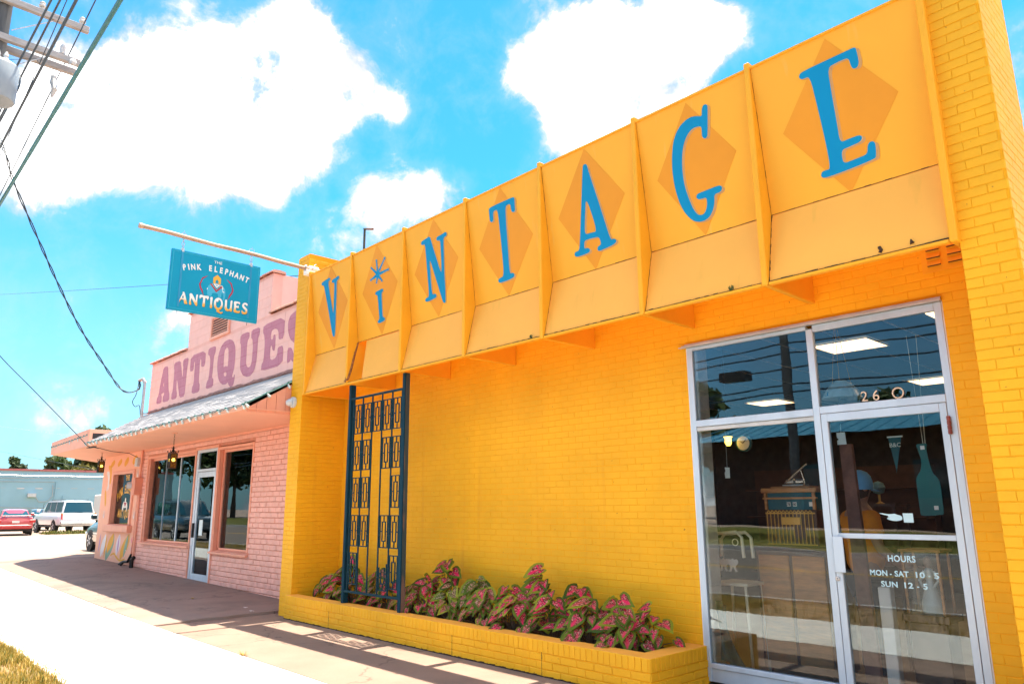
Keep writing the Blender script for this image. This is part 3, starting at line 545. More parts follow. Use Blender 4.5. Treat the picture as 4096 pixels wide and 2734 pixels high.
class Masonry:
    """collects the bricks of one thing; the 300 that show largest become parts, the rest one joined part"""
    def __init__(s, root, m, name='brick', bev=.006, jit=.0015): s.root, s.m, s.name, s.items, s.bev, s.jit = root, m, name, [], bev, jit
    def one(s, P, U, N, w, h, d, vis=True):
        P, U, N = V(P), V(U).normalized(), V(N).normalized()
        area = 0
        if vis:
            Vv = V((0, 0, 1)) if abs(N.z) < .5 else N.cross(U)
            c = [project(P + N * d + U * a * w + Vv * b * h) for a in (0, 1) for b in (0, 1)]
            if all(c):
                cx = sum(q[0] for q in c) / 4; cy = sum(q[1] for q in c) / 4
                if -20 < cx < 4116 and -20 < cy < 2754 and N.dot(CAM - P) > 0:
                    a, b = V((c[2][0] - c[0][0], c[2][1] - c[0][1])), V((c[1][0] - c[0][0], c[1][1] - c[0][1])); area = abs(a.x * b.y - a.y * b.x)
        s.items.append((area, P, U, N, w, h, d))
    def wall(s, P, U, N, L, H, course, bl, joint, d, holes=(), off=.5, vis=None, var=0., fill=None, minw=.03, z_start=0, vj=None):
        vj = joint if vj is None else vj
        """running bond over L x H from P along U, skipping rectangular holes (u0,u1,v0,v1)"""
        P, U = V(P), V(U).normalized(); nrow = int(H / course + .01)
        for r in range(nrow):
            v0 = r * course; v1 = v0 + course - joint; u = -((r + z_start) % 2) * bl * off
            while u < L:
                a, b = max(u, 0), min(u + bl - vj, L); u += bl
                segs = [(a, b)]
                for (h0, h1, g0, g1) in holes:
                    if v1 > g0 + .01 and v0 < g1 - .01:
                        ns = []
                        for (p, q) in segs:
                            if q <= h0 or p >= h1: ns.append((p, q)); continue
                            if p < h0: ns.append((p, h0))
                            if q > h1: ns.append((h1, q))
                        segs = ns
                for (p, q) in segs:
                    if q - p < minw: continue
                    dd = d + random.uniform(-var, var)
                    s.one(P + U * p + Z * v0, U, N, q - p, v1 - v0, dd)
    def finish(s, limit=300, rest='brick_courses'):
        s.items.sort(key=lambda t: -t[0]); mb = MB()
        for k, (area, P, U, N, w, h, d) in enumerate(s.items):
            Vv = Z if abs(N.z) < .5 else N.cross(U)
            R = Matrix((U, -N, Vv)).transposed()
            w_ = round(w * 200) / 200 if w > .05 else w
            me = brick_mesh(w_, h, round(d, 3) if d < .02 else d, (k * 7) % 4, s.m, s.bev, s.jit)
            if k < limit and area > 12:
                place(s.name, me, s.root, P, R.to_euler())
            else:
                mb.add([P + R @ v.co for v in me.vertices], [tuple(p.vertices) for p in me.polygons])
        if mb.v:
            o = mb.build(rest, s.m, s.root, fix=False); o['kind'] = 'stuff'
# ------------------------------------------------------------------ yellow shop
XW, XW2, YW = -3.0526, -2.6961, -.7607      # left wing wall
XP, XQ = 6.434, 6.752                       # right pier
XS, XE = 3.78, 6.063                        # shopfront opening
ZT = 5.5647
shop = thing('yellow_shop', 'low bright yellow painted brick shop with a glazed corner entrance', 'shop', (2, 0, 0))
wl = MB(); wl.box(-2.75, XS, .0, .22, -.1, 5.62).box(XE, 6.6, .0, .22, -.1, 5.62).box(XS, XE, .0, .22, 3.085, 5.62)
wl.build('wall', M['yellow_joint'], shop)
BL, CO, JT = .2032, .0677, .0052
ww = MB(); ww.box(XW + .001, XW2 - .001, YW + .001, 6, -.05, ZT - .008); ww.build('wing_wall', M['yellow_joint'], shop)
pr_ = MB(); pr_.box(XP + .001, XQ - .001, YW + .001, -.002, -.05, ZT); pr_.build('pier', M['yellow_joint'], shop)
bk = Masonry(shop, M['yellow_brick'], bev=.0035, jit=.0009)
bk.wall((XW2, 0, 0), X, -Y, 6.6 - XW2, 3.66, CO, BL, .0045, .0022, holes=[(XS - XW2 - .004, XE - XW2 + .004, -1, 3.085)], var=.0009, vj=.0012)
bk.wall((XW2, YW, 0), Y, X, -YW, 5.5, CO, BL, .005, .0034, var=.0009, vj=.002)                     # wing, face towards the shop window
bk.wall((XW, YW, 0), X, -Y, XW2 - XW, ZT, CO, BL, .005, .0034, var=.0009, vj=.002)                  # wing front
bk.wall((XW2, 0, 5.24), Y, X, 2.2, .33, CO, BL, .005, .0034, var=.0009, vj=.002)
bk.wall((XP, YW, 0), X, -Y, XQ - XP, ZT, CO, BL, .005, .0034, var=.0009, vj=.002)                   # pier front
bk.wall((XQ, YW, 0), Y, X, -YW - .002, ZT, CO, BL, .005, .0034, var=.0009, vj=.002, z_start=1)
# worn cap bricks on the wing top
for i in range(14):
    y = YW + .02 + i * .19
    if y > 1.9: break
bk.finish(300)
cap = MB(); cap.box(XW + .01, XW2 - .01, YW + .01, 6, ZT - .008, ZT + .004); cap.build('wing_top', M['yellow_fin'], shop)
body = MB(); body.box(XW2, 6.5, 9.5, 9.7, -.1, 3.75).box(XW2, 6.5, .22, 9.7, 3.62, 3.8); body.box(6.3, 6.5, .22, 9.7, -.1, 3.62)
body.build('rear_walls', M['yellow_joint'], shop)
# louvred vent under the fascia's right end
lv = MB(); lv.box(5.965, 6.30, -.012, 0, 3.29, 3.53); vent = lv.build('wall_vent', M['yellow_fin'], shop)
for cx in (6.055, 6.20):
    for k in range(3):
        b = MB(); z = 3.34 + k * .062
        b.add([(cx - .05, -.012, z), (cx + .05, -.012, z), (cx + .045, -.030, z), (cx - .045, -.030, z), (cx - .05, -.012, z + .042), (cx + .05, -.012, z + .042)], [(0, 1, 2, 3), (3, 2, 5, 4), (0, 3, 4), (1, 5, 2)])
        b.build('louvre', M['yellow_fin'], vent)
        s_ = MB(); s_.box(cx - .046, cx + .046, -.029, -.0135, z - .004, z - .0005); s_.build('slot', M['seam'], vent)
# roof plumbing stub
vp = thing('vent_pipe', 'thin dark right-angled pipe rising above the yellow fascia', 'pipe', (-5.6 + 1.0, 1.6, 3.8))
# ------------------------------------------------------------------ folded sign fascia
FINX = [-2.5562, -1.3104, .0033, 1.2915, 2.5621, 3.8427, 5.0478, 6.3916]; FT = .05
FY, FZ0, FZ1 = -.8314, 3.2344, 5.2
FOLD = V((0, -.665, 3.86)); TOP = V((0, -.81, 5.14)); SLOPE = (TOP - FOLD); SLEN = SLOPE.length; SLOPE.normalize()
UPN = V((0, -SLOPE.z, SLOPE.y)).normalized()
if UPN.y > 0: UPN = -UPN
BOT = V((0, -.803, 3.272)); LSL = (BOT - FOLD); LLEN = LSL.length; LSL.normalize(); LON = V((0, LSL.z, -LSL.y)).normalized()
if LON.z < 0: LON = -LON
fas = thing('sign_fascia', 'long folded yellow fascia spelling VINTAGE in blue above the shop wall', 'sign', (2, -.8, 3.23))
for i, x in enumerate(FINX):
    b = MB(); x0, x1 = x, x + FT
    ya = FY; yb = -.003
    b.box(x0, x1, ya, yb, FZ0, FZ1); o = b.build('fin', M['yellow_fin'], fas, bevel=.007)
names = 'VINTAGE'; keys = ['V', 'I', 'N', 'T', 'A', 'G', 'E']
words = {'V': 'V', 'I': 'i', 'N': 'N', 'T': 'T', 'A': 'A', 'G': 'G', 'E': 'E'}
for i, k in enumerate(keys):
    x0, x1 = FINX[i] + FT + .004, FINX[i + 1] - .004
    up = MB(); e = .002
    up.plate([(x0, .0), (x1, .0), (x1, SLEN), (x0, SLEN)], FOLD, X, SLOPE, UPN, -.018)
    po = up.build('letter_panel', M['yellow_panel'], fas); po['label'] = 'fascia panel painted with the letter ' + words[k]
    tr = MB(); tr.obox(V(((x0 + x1) / 2, -.808, 5.146)), X * ((x1 - x0) / 2), Y * .014, Z * .009); tr.build('top_trim', M['yellow_fin'], fas)
    L_ = LETTERS[k]
    d = shape([L_['d']], .0015, FOLD + UPN * .0005, X, SLOPE, UPN); d.build('diamond', M['diamond'], po)
    loops = [rounded(list(L_['o']))] + [rounded(list(h)) for h in L_.get('h', ())]
    star = None
    if 's' in L_:
        c, tips = L_['s']; pts = []
        tips = sorted(tips, key=lambda t: math.atan2(t[1] - c[1], t[0] - c[0]))
        n = len(tips)
        for j, t in enumerate(tips):
            dx, dy = t[0] - c[0], t[1] - c[1]; l = math.hypot(dx, dy); ux, uy = dx / l, dy / l
            t2 = tips[(j + 1) % n]; a1 = math.atan2(dy, dx); a2 = math.atan2(t2[1] - c[1], t2[0] - c[0])
            if a2 < a1: a2 += 2 * math.pi
            for (s_, w_) in ((.86, -.011), (.92, -.018), (.98, -.016), (1.0, 0), (.98, .016), (.92, .018), (.86, .011)):
                pts.append((c[0] + ux * l * s_ - uy * w_, c[1] + uy * l * s_ + ux * w_))
            am = (a1 + a2) / 2; pts.append((c[0] + math.cos(am) * .045, c[1] + math.sin(am) * .052))
        star = pts
    def grow(lp, g):
        n = len(lp); out = []
        ar = sum(lp[q][0] * lp[(q + 1) % n][1] - lp[(q + 1) % n][0] * lp[q][1] for q in range(n)); sg = 1 if ar > 0 else -1
        for q in range(n):
            a, b = V(lp[q - 1]), V(lp[(q + 1) % n]); t = (b - a)
            if t.length < 1e-6: out.append(lp[q]); continue
            t.normalize(); out.append((lp[q][0] + t.y * g * sg, lp[q][1] - t.x * g * sg))
        return out
    outer, holes = loops[0], loops[1:]
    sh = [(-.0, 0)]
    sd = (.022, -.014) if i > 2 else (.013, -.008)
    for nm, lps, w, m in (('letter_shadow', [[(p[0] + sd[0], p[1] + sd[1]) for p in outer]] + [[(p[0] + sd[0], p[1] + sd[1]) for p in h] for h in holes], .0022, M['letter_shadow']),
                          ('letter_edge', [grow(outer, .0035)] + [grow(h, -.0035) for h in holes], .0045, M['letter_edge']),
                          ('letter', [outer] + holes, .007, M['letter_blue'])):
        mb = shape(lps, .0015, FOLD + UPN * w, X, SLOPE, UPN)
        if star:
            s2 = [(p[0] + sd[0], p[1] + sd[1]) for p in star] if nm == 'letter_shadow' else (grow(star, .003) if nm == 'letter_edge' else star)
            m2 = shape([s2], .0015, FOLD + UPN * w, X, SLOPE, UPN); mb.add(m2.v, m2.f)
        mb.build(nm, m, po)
    lo = MB()
    if k == 'I':   # this panel has slipped and leaves a gap beside the rotten fin
        lo.plate([(-1.03, .012), (x1, .012), (x1, LLEN), (-.905, LLEN)], FOLD, X, LSL, LON, -.012)
    else:
        lo.plate([(x0, .004), (x1, .004), (x1, LLEN), (x0, LLEN)], FOLD, X, LSL, LON, -.012)
    lo.build('lower_panel', M['yellow_skylit'], fas)
    ld = MB(); ld.box(x0, x1, -.822, -.775, FZ0 + .002, FZ0 + .026); ld.build('ledge', M['yellow_fin'], fas, bevel=.004)
    # dark open joints, uneven in width
    sm = MB(); rr = random.Random(i * 5 + 1)
    def ragged(p, q, nrm, perp, w0, w1, n=26):
        for j in range(n):
            a, b = V(p).lerp(V(q), j / n), V(p).lerp(V(q), (j + 1) / n); w = w0 + (w1 - w0) * rr.random() ** 2
            sm.quad(a - perp * w * .3 + nrm * .0015, b - perp * w * .3 + nrm * .0015, b + perp * w * .7 + nrm * .0015, a + perp * w * .7 + nrm * .0015)
    ragged((x0 + .004, FOLD.y, FOLD.z), (x1, FOLD.y, FOLD.z), (UPN + LON).normalized() * 2, Z, .003, .007)
    ragged((x0, BOT.y - .004, BOT.z - .007), (x1, BOT.y - .004, BOT.z - .007), -Y * 2, Z, .004, .013 if i in (3, 4, 5, 6) else .008)
    if i in (1, 2, 3, 4, 5, 6):
        a = FOLD + X * (x0 + .001); bq = BOT + X * (x0 + .001)
        if k != 'I': ragged(a, bq, LON, X, .002, .010 if i in (3, 6) else .005, 20)
        ragged(FOLD + X * x0, FOLD + X * x0 + SLOPE * SLEN, UPN, X, .001, .004, 20)
    sm.build('open_joint', M['seam'], fas, fix=False)
# rotten front of the second fin's lower end
rt = MB(); pts = [(-1.262, -.665, 3.86), (-1.258, -.72, 3.66), (-1.256, -.76, 3.48), (-1.262, -.80, 3.34), (-1.29, -.834, 3.27)]
rt.tube([V(p) + V((noise.noise(V((k, 1, 0))) * .004, 0, 0)) for k, p in enumerate(pts)], [.012, .016, .018, .02, .026], 5)
for k in range(14):
    p = V(pts[0]).lerp(V(pts[-1]), random.random()); rt.obox(p + V((random.uniform(-.01, .012), -.004, random.uniform(-.02, .02))), V((.006, 0, .004)), V((0, .008, 0)), V((.003, 0, .018)))
rt.build('rotten_strip', M['rot'], fas)
# small tufts and drips along the ledge
for (x, z) in ((4.78, 3.285), (2.44, 3.28)):
    t = MB()
    for k in range(9):
        a = random.uniform(-1.4, 1.4); t.bar((x + random.uniform(-.02, .02), -.818, z - .02), (x + math.sin(a) * .025, -.83, z + .02 * math.cos(a)), .003, .006)
    t.build('moss_tuft', M['tree_mid'], fas)
hk = MB(); hk.tube([(5.94, -.79, 3.33), (5.955, -.80, 3.30), (5.945, -.805, 3.285)], .012, 6); hk.tube([(6.15, -.79, 3.33), (6.16, -.802, 3.295)], [.004, .016], 6); hk.build('cable_hole', M['seam'], fas)
# stub of pipe above
vp.location = (-2.497, .12, 5.62); vp['label'] = 'thin dark right-angled pipe sticking up behind the yellow fascia'
pm = MB(); pm.tube([(-2.497, .12, 5.55), (-2.5, .12, 6.16)], .020, 8); pm.build('upright', M['post_wood'], vp)
pm = MB(); pm.tube([(-2.52, .12, 6.165), (-2.13, .05, 6.03)], .018, 8); pm.build('arm', M['post_wood'], vp)

# ------------------------------------------------------------------ glazed shopfront (part of the shop)
def frame_bar(nm, x0, x1, z0, z1, y0=-.012, y1=.035, m='alu', parent=shop, bev=.003):
    return MB().box(x0, x1, y0, y1, z0, z1).build(nm, M[m], parent, bevel=bev)
sf = frame_bar('shopfront_frame', XS + .004, XS + .062, 0.02, 3.05)
def sub(nm, x0, x1, z0, z1, y0=-.012, y1=.035, m='alu', p=None): return frame_bar(nm, x0, x1, z0, z1, y0, y1, m, p or sf)
sub('jamb', 6.006, 6.060, 0.02, 3.05)
sub('mullion', 4.992, 5.049, .02, 3.02, -.018)
sub('head', XS + .062, 4.992, 3.018, 3.05); sub('head', 5.049, 6.006, 2.99, 3.05)
sub('transom', XS + .062, 4.992, 2.274, 2.336, -.02); sub('lower_bead', XS + .062, 4.992, 2.235, 2.272, -.005, .035, 'alu_dull')
sub('transom', 5.049, 6.006, 2.286, 2.346, -.016)
sub('sill', XS + .062, 4.992, .135, .178, -.02); sub('kick_panel', XS + .062, 4.992, .02, .133, -.004, .03)
fl = MB()
for k, (z, y) in enumerate(((3.053, -.05), (3.064, -.042), (3.076, -.03))): fl.box(3.715 + .03 * k, 6.068, y, -.0135 if k else .0, z, z + .0095)
fl.build('head_flashing', M['alu_dull'], sf)
pane = MB().box(XS + .060, 4.994, .006, .012, .176, 2.238).build('window_pane', M['glass'], shop)
tp = MB().box(XS + .060, 4.994, .006, .012, 2.335, 3.02).build('transom_pane', M['glass'], shop); tp2 = MB().box(5.047, 6.008, .006, .012, 2.345, 2.992).build('transom_pane', M['glass'], shop)
# loose gasket strip trailing off the top left corner, gap stains
# house number on the right-hand transom pane
M['number'] = mat('bone_number', (.72, .56, .42), .5, var=.1, bump=0)
for ch, x, w, z0, h in (('2', 5.417, .06, 2.355, .082), ('6', 5.507, .06, 2.353, .082)):
    mb = text(ch, h / .70, .006, V((x, .004, z0)), X, Z, -Y, bold=-.0005, sx=1.0); mb.build('number_' + {'2': 'two', '6': 'six'}[ch], M['number'], tp2)
ring = MB(); n = 24; ro, ri = .0445, .034
for k in range(n):
    a, b = 2 * math.pi * k / n, 2 * math.pi * (k + 1) / n
    pt = lambda r, t, y: (5.674 + r * math.cos(t), y, 2.393 + r * math.sin(t))
    ring.quad(pt(ro, a, -.004), pt(ro, b, -.004), pt(ri, b, -.004), pt(ri, a, -.004)); ring.quad(pt(ro, a, -.004), pt(ro, b, -.004), pt(ro, b, .004), pt(ro, a, .004)); ring.quad(pt(ri, a, -.004), pt(ri, b, -.004), pt(ri, b, .004), pt(ri, a, .004))
ring.build('number_letter_o', M['number'], tp2)
# door leaf
door = frame_bar('door', 5.051, 5.104, .03, 2.283, -.014, .032)
sub('top_rail', 5.104, 5.952, 2.216, 2.283, -.014, .032, p=door); sub('stile', 5.952, 6.003, .03, 2.283, -.014, .032, p=door)
sub('mid_rail', 5.104, 5.952, 1.283, 1.322, -.014, .032, p=door); sub('bottom_rail', 5.104, 5.952, .03, .19, -.014, .032, p=door)
dp = MB().box(5.102, 5.954, .006, .012, .188, 1.285).build('lower_pane', M['glass'], door); dp2 = MB().box(5.102, 5.954, .006, .012, 1.320, 2.218).build('upper_pane', M['glass'], door)
hd = MB(); hd.box(5.058, 5.142, -.045, -.034, 1.02, 1.297); hd.box(5.062, 5.074, -.034, -.0145, 1.03, 1.285); hd.box(5.072, 5.136, -.034, -.018, 1.26, 1.285)
hd.build('push_handle', M['alu'], door, bevel=.003)
lk = MB(); lk.lathe((5.062, -.0145, .97), [(.019, 0), (.019, .007), (.012, .012)], 16, (0, -1, 0)); lk.build('lock', M['alu_dull'], door)
lk = MB(); lk.lathe((5.062, -.0267, .97), [(.005, 0), (.005, .001)], 8, (0, -1, 0)); lk.build('keyhole', M['black'], door)
hg = MB()
for k in range(4): hg.lathe((6.010, -.028, 2.045 + k * .034), [(.012, 0), (.014, .004), (.014, .028), (.012, .032)], 10)
hg.build('hinge', mat('rusty_hinge', (.26, .07, .06), .5, .3, var=.5, vscale=30), door)
M['decal'] = mat('pale_vinyl_lettering', (.52, .74, .80), .5, var=.04, bump=0)
for body_, xa, xb, z, h in (('HOURS', 5.4545, 5.6515, 1.120, .046), ('MON', 5.310, 5.438, 1.012, .040), ('-', 5.456, 5.470, 1.012, .040), ('SAT', 5.491, 5.592, 1.012, .040), ('10', 5.640, 5.704, 1.012, .040), ('-', 5.727, 5.741, 1.012, .040), ('5', 5.766, 5.800, 1.012, .040), ('SUN', 5.384, 5.504, .932, .040), ('12', 5.552, 5.614, .932, .040), ('-', 5.640, 5.654, .932, .040), ('5', 5.682, 5.714, .932, .040)):
    mb = text(body_, h / .70, .0008, V((0, .0044, z)), X, Z, -Y, bold=.0016, spacing=1.06)
    xs = [v[0] for v in mb.v]; s_ = (xb - xa) / (max(xs) - min(xs)); c_ = (max(xs) + min(xs)) / 2
    mb.v = [((xa + xb) / 2 + (x - c_) * s_, y, z_) for x, y, z_ in mb.v]
    mb.build('lettering', M['decal'], dp)
hp = [(.0, .062), (.012, .064), (.062, .056), (.098, .057), (.115, .060), (.135, .050), (.155, .046), (.168, .034), (.165, .012), (.125, .004), (.095, .006), (.070, .012), (.052, .024), (.064, .028), (.082, .028), (.060, .033), (.070, .042), (.030, .051)]
mb = shape([rounded(hp, 1)], .0008, V((5.427, .0044, 1.415)), X, Z, -Y); m2 = shape([[(.172, .062), (.245, .062), (.245, -.006), (.176, -.006)]], .0008, V((5.427, .0044, 1.415)), X, Z, -Y)
mb.add(m2.v, m2.f); mb.build('pointing_hand', M['decal'], dp2)
# sealant and ragged mortar at the opening edges
for a_, b_ in ((XS - .006, XS + .004), (6.0605, 6.068)): MB().box(a_, b_, -.004, .03, .0, 3.05).build('sealant', M['white_brick'], shop)
# ------------------------------------------------------------------ inside the shop, seen through the glass
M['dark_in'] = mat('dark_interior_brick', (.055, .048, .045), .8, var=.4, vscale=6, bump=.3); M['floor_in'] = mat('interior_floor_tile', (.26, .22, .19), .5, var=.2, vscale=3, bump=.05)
M['ceil_in'] = mat('ceiling_tile', (.06, .12, .18), .8, var=.05, bump=.1); M['oak'] = mat('varnished_oak', (.55, .25, .09), .4, var=.35, vscale=5, stretch=(1, 1, 6), bump=.1)  # ceiling's dark blue stands in for sky reflected in the transom glass
M['walnut'] = mat('dark_walnut', (.11, .05, .03), .4, var=.4, vscale=5, bump=.1); M['brass'] = mat('worn_brass', (.75, .42, .09), .45, .2, var=.2, bump=0)
M['green_in'] = mat('bottle_green_card', (.012, .14, .15), .6, var=.1, bump=0); M['cream'] = mat('cream_enamel', (.88, .82, .64), .4, var=.1, bump=0); M['card'] = mat('pale_card', (.70, .82, .84), .7, var=.05, bump=0)
M['teal_in'] = mat('dark_teal_felt', (.02, .13, .17), .8, bump=0)
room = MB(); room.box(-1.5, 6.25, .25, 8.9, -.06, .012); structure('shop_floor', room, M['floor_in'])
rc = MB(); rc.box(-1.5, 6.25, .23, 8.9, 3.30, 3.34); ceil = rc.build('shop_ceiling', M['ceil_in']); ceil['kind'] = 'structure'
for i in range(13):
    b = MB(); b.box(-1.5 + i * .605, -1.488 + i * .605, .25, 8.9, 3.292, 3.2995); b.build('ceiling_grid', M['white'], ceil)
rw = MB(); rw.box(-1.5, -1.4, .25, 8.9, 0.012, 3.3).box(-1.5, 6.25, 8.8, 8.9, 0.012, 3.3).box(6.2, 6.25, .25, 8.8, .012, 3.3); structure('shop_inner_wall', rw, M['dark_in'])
rv = MB(); rv.box(3.70, XS + .078, .036, .215, .012, 3.06); rvo = rv.build('window_reveal', M['white_brick'], shop)
rm = Masonry(rvo, M['white_brick'], bev=.005)
# white block courses of the reveal
for k in range(15):
    b = brick_mesh(.17, .193, .004, k % 4, M['white_brick'], .006); place('block', b, rvo, (XS + .078, .04, .03 + k * .2), Matrix((Y, -X, Z)).transposed().to_euler())
M['troffer'] = emit('lit_troffer_diffuser', (1., .62, .32), .5)
for (x, y, lb) in ((4.46, 2.22, 'lit square ceiling light nearest the door transom'), (1.52, 5.95, 'lit square ceiling light seen low in the left transom pane'), (4.3, 5.6, 'lit square ceiling light cut by the right edge of the transom')):
    t = thing('ceiling_or_fill_light', lb, 'ceiling light', (x, y, 3.29), 0, 'square ceiling lights inside the yellow shop')
    MB().box(x - .3, x + .3, y - .3, y + .3, 3.283, 3.2895).build('diffuser', M['troffer'], t)
    fr_ = MB()
    for (a, b, c, d) in ((-.32, -.301, -.32, .32), (.301, .32, -.32, .32), (-.301, .301, -.32, -.301), (-.301, .301, .301, .32)): fr_.box(x + a, x + b, y + c, y + d, 3.279, 3.2895)
    fr_.build('frame', M['white'], t)
for i, (x, y) in enumerate(((2.2, 1.2), (.8, 1.2), (.9, 3.0), (-.5, 3.0), (5.85, 1.6), (5.8, 3.0), (5.65, 4.6), (5.3, 6.6))):  # extra lit panels out of view, added to brighten the interior
    t = thing('ceiling_or_fill_light', ['added fill light over the unseen left front of the yellow shop', 'added fill light further left in the front row inside the yellow shop', 'added fill light in the second row left inside the yellow shop', 'leftmost added fill light of the second row in the yellow shop', 'added fill light above the door side wall inside the yellow shop', 'added fill light second along the right wall inside the yellow shop', 'added fill light third along the right wall inside the yellow shop', 'rearmost added fill light along the right wall inside the yellow shop'][i], 'ceiling light', (x, y, 3.29), 0, 'square ceiling lights inside the yellow shop')
    MB().box(x - .3, x + .3, y - .3, y + .3, 3.283, 3.2895).build('diffuser', M['troffer'], t)
# brass-fronted cash register on a chest
t = thing('chest', 'low dark wooden chest under the cash register in the shop window', 'chest', (4.28, .95, .012))
MB().box(3.95, 4.66, .72, 1.18, .06, 1.13).build('carcass', M['walnut'], t, bevel=.01); MB().box(3.92, 4.69, .69, 1.2, 1.13, 1.16).build('top', M['walnut'], t, bevel=.006)
for a, b in ((3.98, 4.29), (4.32, 4.63)): MB().box(a, b, .708, .72, .12, 1.08).build('door_panel', M['oak'], t, bevel=.006)
for x in (3.98, 4.60):
    for y in (.74, 1.12): MB().box(x, x + .04, y, y + .04, .012, .06).build('foot', M['walnut'], t)
t = thing('cash_register', 'antique wooden cash register with brass lattice front and number tabs', 'cash register', (4.29, .9, 1.16))
MB().box(4.04, 4.56, .80, 1.14, 1.162, 1.50).build('case', M['walnut'], t, bevel=.006)
MB().box(4.05, 4.55, .82, 1.12, 1.50, 1.66).build('indicator_glass', M['teal_in'], t); MB().box(4.02, 4.58, .78, 1.14, 1.66, 1.705).build('cornice', M['oak'], t, bevel=.006)
MB().box(4.03, 4.57, .79, .83, 1.598, 1.616).build('rail', M['oak'], t); MB().box(4.10, 4.50, .84, 1.08, 1.705, 1.722).build('top_block', M['oak'], t)
for x in (4.045, 4.53): MB().box(x, x + .025, .795, .82, 1.50, 1.66).build('pillar', M['oak'], t)
for x in (4.27, 4.33, 4.49):
    o = MB().box(x, x + .035, .81, .819, 1.53, 1.57).build('number_tab', M['ivory'], t)
for body_, x in (('78', 4.2875), ('00', 4.3475)): text(body_, .036, .001, V((x, .809, 1.537)), X, Z, -Y, bold=.001, sx=.8).build('tab_figures', M['black'], t)
for k in range(13):
    x = 4.06 + k * .038; b = MB(); b.box(x, x + .007, .790, .797, 1.18, 1.47); b.build('brass_bar', M['brass'], t)
    if k < 12:
        c = MB(); c.bar((x + .003, .793, 1.47), (x + .022, .793, 1.495), .007, .007); c.bar((x + .022, .793, 1.495), (x + .041, .793, 1.47), .007, .007); c.build('brass_arch', M['brass'], t)
MB().box(4.21, 4.40, .784, .789, 1.36, 1.43).build('name_plate', M['brass'], t, bevel=.004)
for z in (1.172, 1.46): MB().box(4.05, 4.55, .786, .7895, z, z + .012).build('brass_rail', M['brass'], t)
t = thing('paper_cutter', 'small bright metal paper holder with raised arm on the cash register', 'paper holder', (4.30, .94, 1.722))
MB().box(4.20, 4.42, .88, 1.0, 1.722, 1.74).build('base', M['chrome'], t, bevel=.004)
for x in (4.27, 4.37): MB().lathe((x - .045, .94, 1.765), [(.028, 0), (.028, .075), (.02, .08)], 14, (1, 0, 0)).build('roller', M['chrome'], t)
MB().tube([(4.21, .92, 1.75), (4.46, .90, 1.93)], .008, 6).build('arm', M['chrome'], t); MB().tube([(4.41, .93, 1.75), (4.39, .91, 1.875)], .005, 6).build('brace', M['chrome'], t)
# cream high chair
t = thing('high_chair', 'cream enamel high chair with cut-out bear back behind the window', 'high chair', (4.02, .48, .012))
arch = [(3.66, 1.06), (3.66, 1.22), (3.70, 1.275), (3.93, 1.295), (3.985, 1.25), (3.995, 1.06)]
MB().tube([(x, .42, z) for x, z in arch], .016, 8).build('back_frame', M['cream'], t, smooth=True); MB().tube([(x + .04, .52, z - .005) for x, z in arch], .016, 8).build('rear_frame', M['cream'], t, smooth=True)
for x in (3.74, 3.91):
    b = MB()
    for k in range(14):
        a, c = 2 * math.pi * k / 14, 2 * math.pi * (k + 1) / 14; b.bar((x + .03 * math.cos(a), .425, 1.20 + .03 * math.sin(a)), (x + .03 * math.cos(c), .425, 1.20 + .03 * math.sin(c)), .006, .008)
    b.build('ring', M['cream'], t)
bear = [(.0, 0), (.02, .02), (.025, .06), (.005, .07), (-.01, .09), (-.012, .115), (.01, .13), (.035, .12), (.06, .135), (.085, .12), (.11, .13), (.132, .115), (.130, .09), (.115, .07), (.095, .06), (.10, .02), (.12, .0), (.09, -.005), (.075, .03), (.06, .055), (.045, .03), (.03, -.005)]
for x in (3.76, 3.86): shape([rounded([(p[0] * .8, p[1] * .9) for p in bear], 1)], .006, V((x - .04, .43, .93)), X, Z, -Y).build('bear_cutout', M['white'], t)
MB().box(3.66, 4.02, .40, .75, .80, .83).build('seat', M['cream'], t, bevel=.006)
for x in (3.67, 3.99):
    for y in (.42, .72): MB().tube([(x, y, .8), (x + (x - 3.83) * .12, y, .012)], .014, 6).build('leg', M['cream'], t)
# person browsing with their back to the window
def skin_body(name, pts, edges, rad, m, parent, subd=2):
    me = bpy.data.meshes.new(name); off = root_of(parent).location
    me.from_pydata([V(p) - off for p in pts], edges, []); ob = link(bpy.data.objects.new(name, me)); sk = ob.modifiers.new('s', 'SKIN')
    for i, r in enumerate(rad): ob.data.skin_vertices[0].data[i].radius = r if isinstance(r, tuple) else (r, r)
    ob.data.skin_vertices[0].data[0].use_root = True
    sb = ob.modifiers.new('u', 'SUBSURF'); sb.levels = subd; sb.render_levels = subd
    dg = bpy.context.evaluated_depsgraph_get(); dg.update(); nm = bpy.data.meshes.new_from_object(ob.evaluated_get(dg))
    nm.materials.clear(); nm.materials.append(m); nm.polygons.foreach_set('use_smooth', [True] * len(nm.polygons))
    ob.modifiers.clear(); ob.data = nm; ob.parent = parent; ob.location = (0, 0, 0); return ob
M['skin'] = mat('skin', (.42, .22, .15), .5, var=.05, bump=0); M['tee'] = mat('orange_tee_cloth', (.84, .28, .015), .85, var=.12, vscale=9, fine=200, bump=.3); M['denim'] = mat('dark_denim', (.03, .045, .08), .9, var=.2, bump=.2)
M['cap'] = mat('light_blue_cap_cloth', (.14, .44, .80), .8, var=.06, bump=.1); M['hair'] = mat('brown_hair', (.05, .03, .02), .7, var=.2, bump=.3)
px0, py0 = 4.93, .88; F_ = V((.70, .71, 0)); R_ = V((.71, -.70, 0))
per = thing('person', 'person in a light blue cap and orange tee shirt standing inside the doorway', 'person', (px0, py0, .012))
def at(r, f, z): return V((px0, py0, 0)) + R_ * r + F_ * f + Z * z
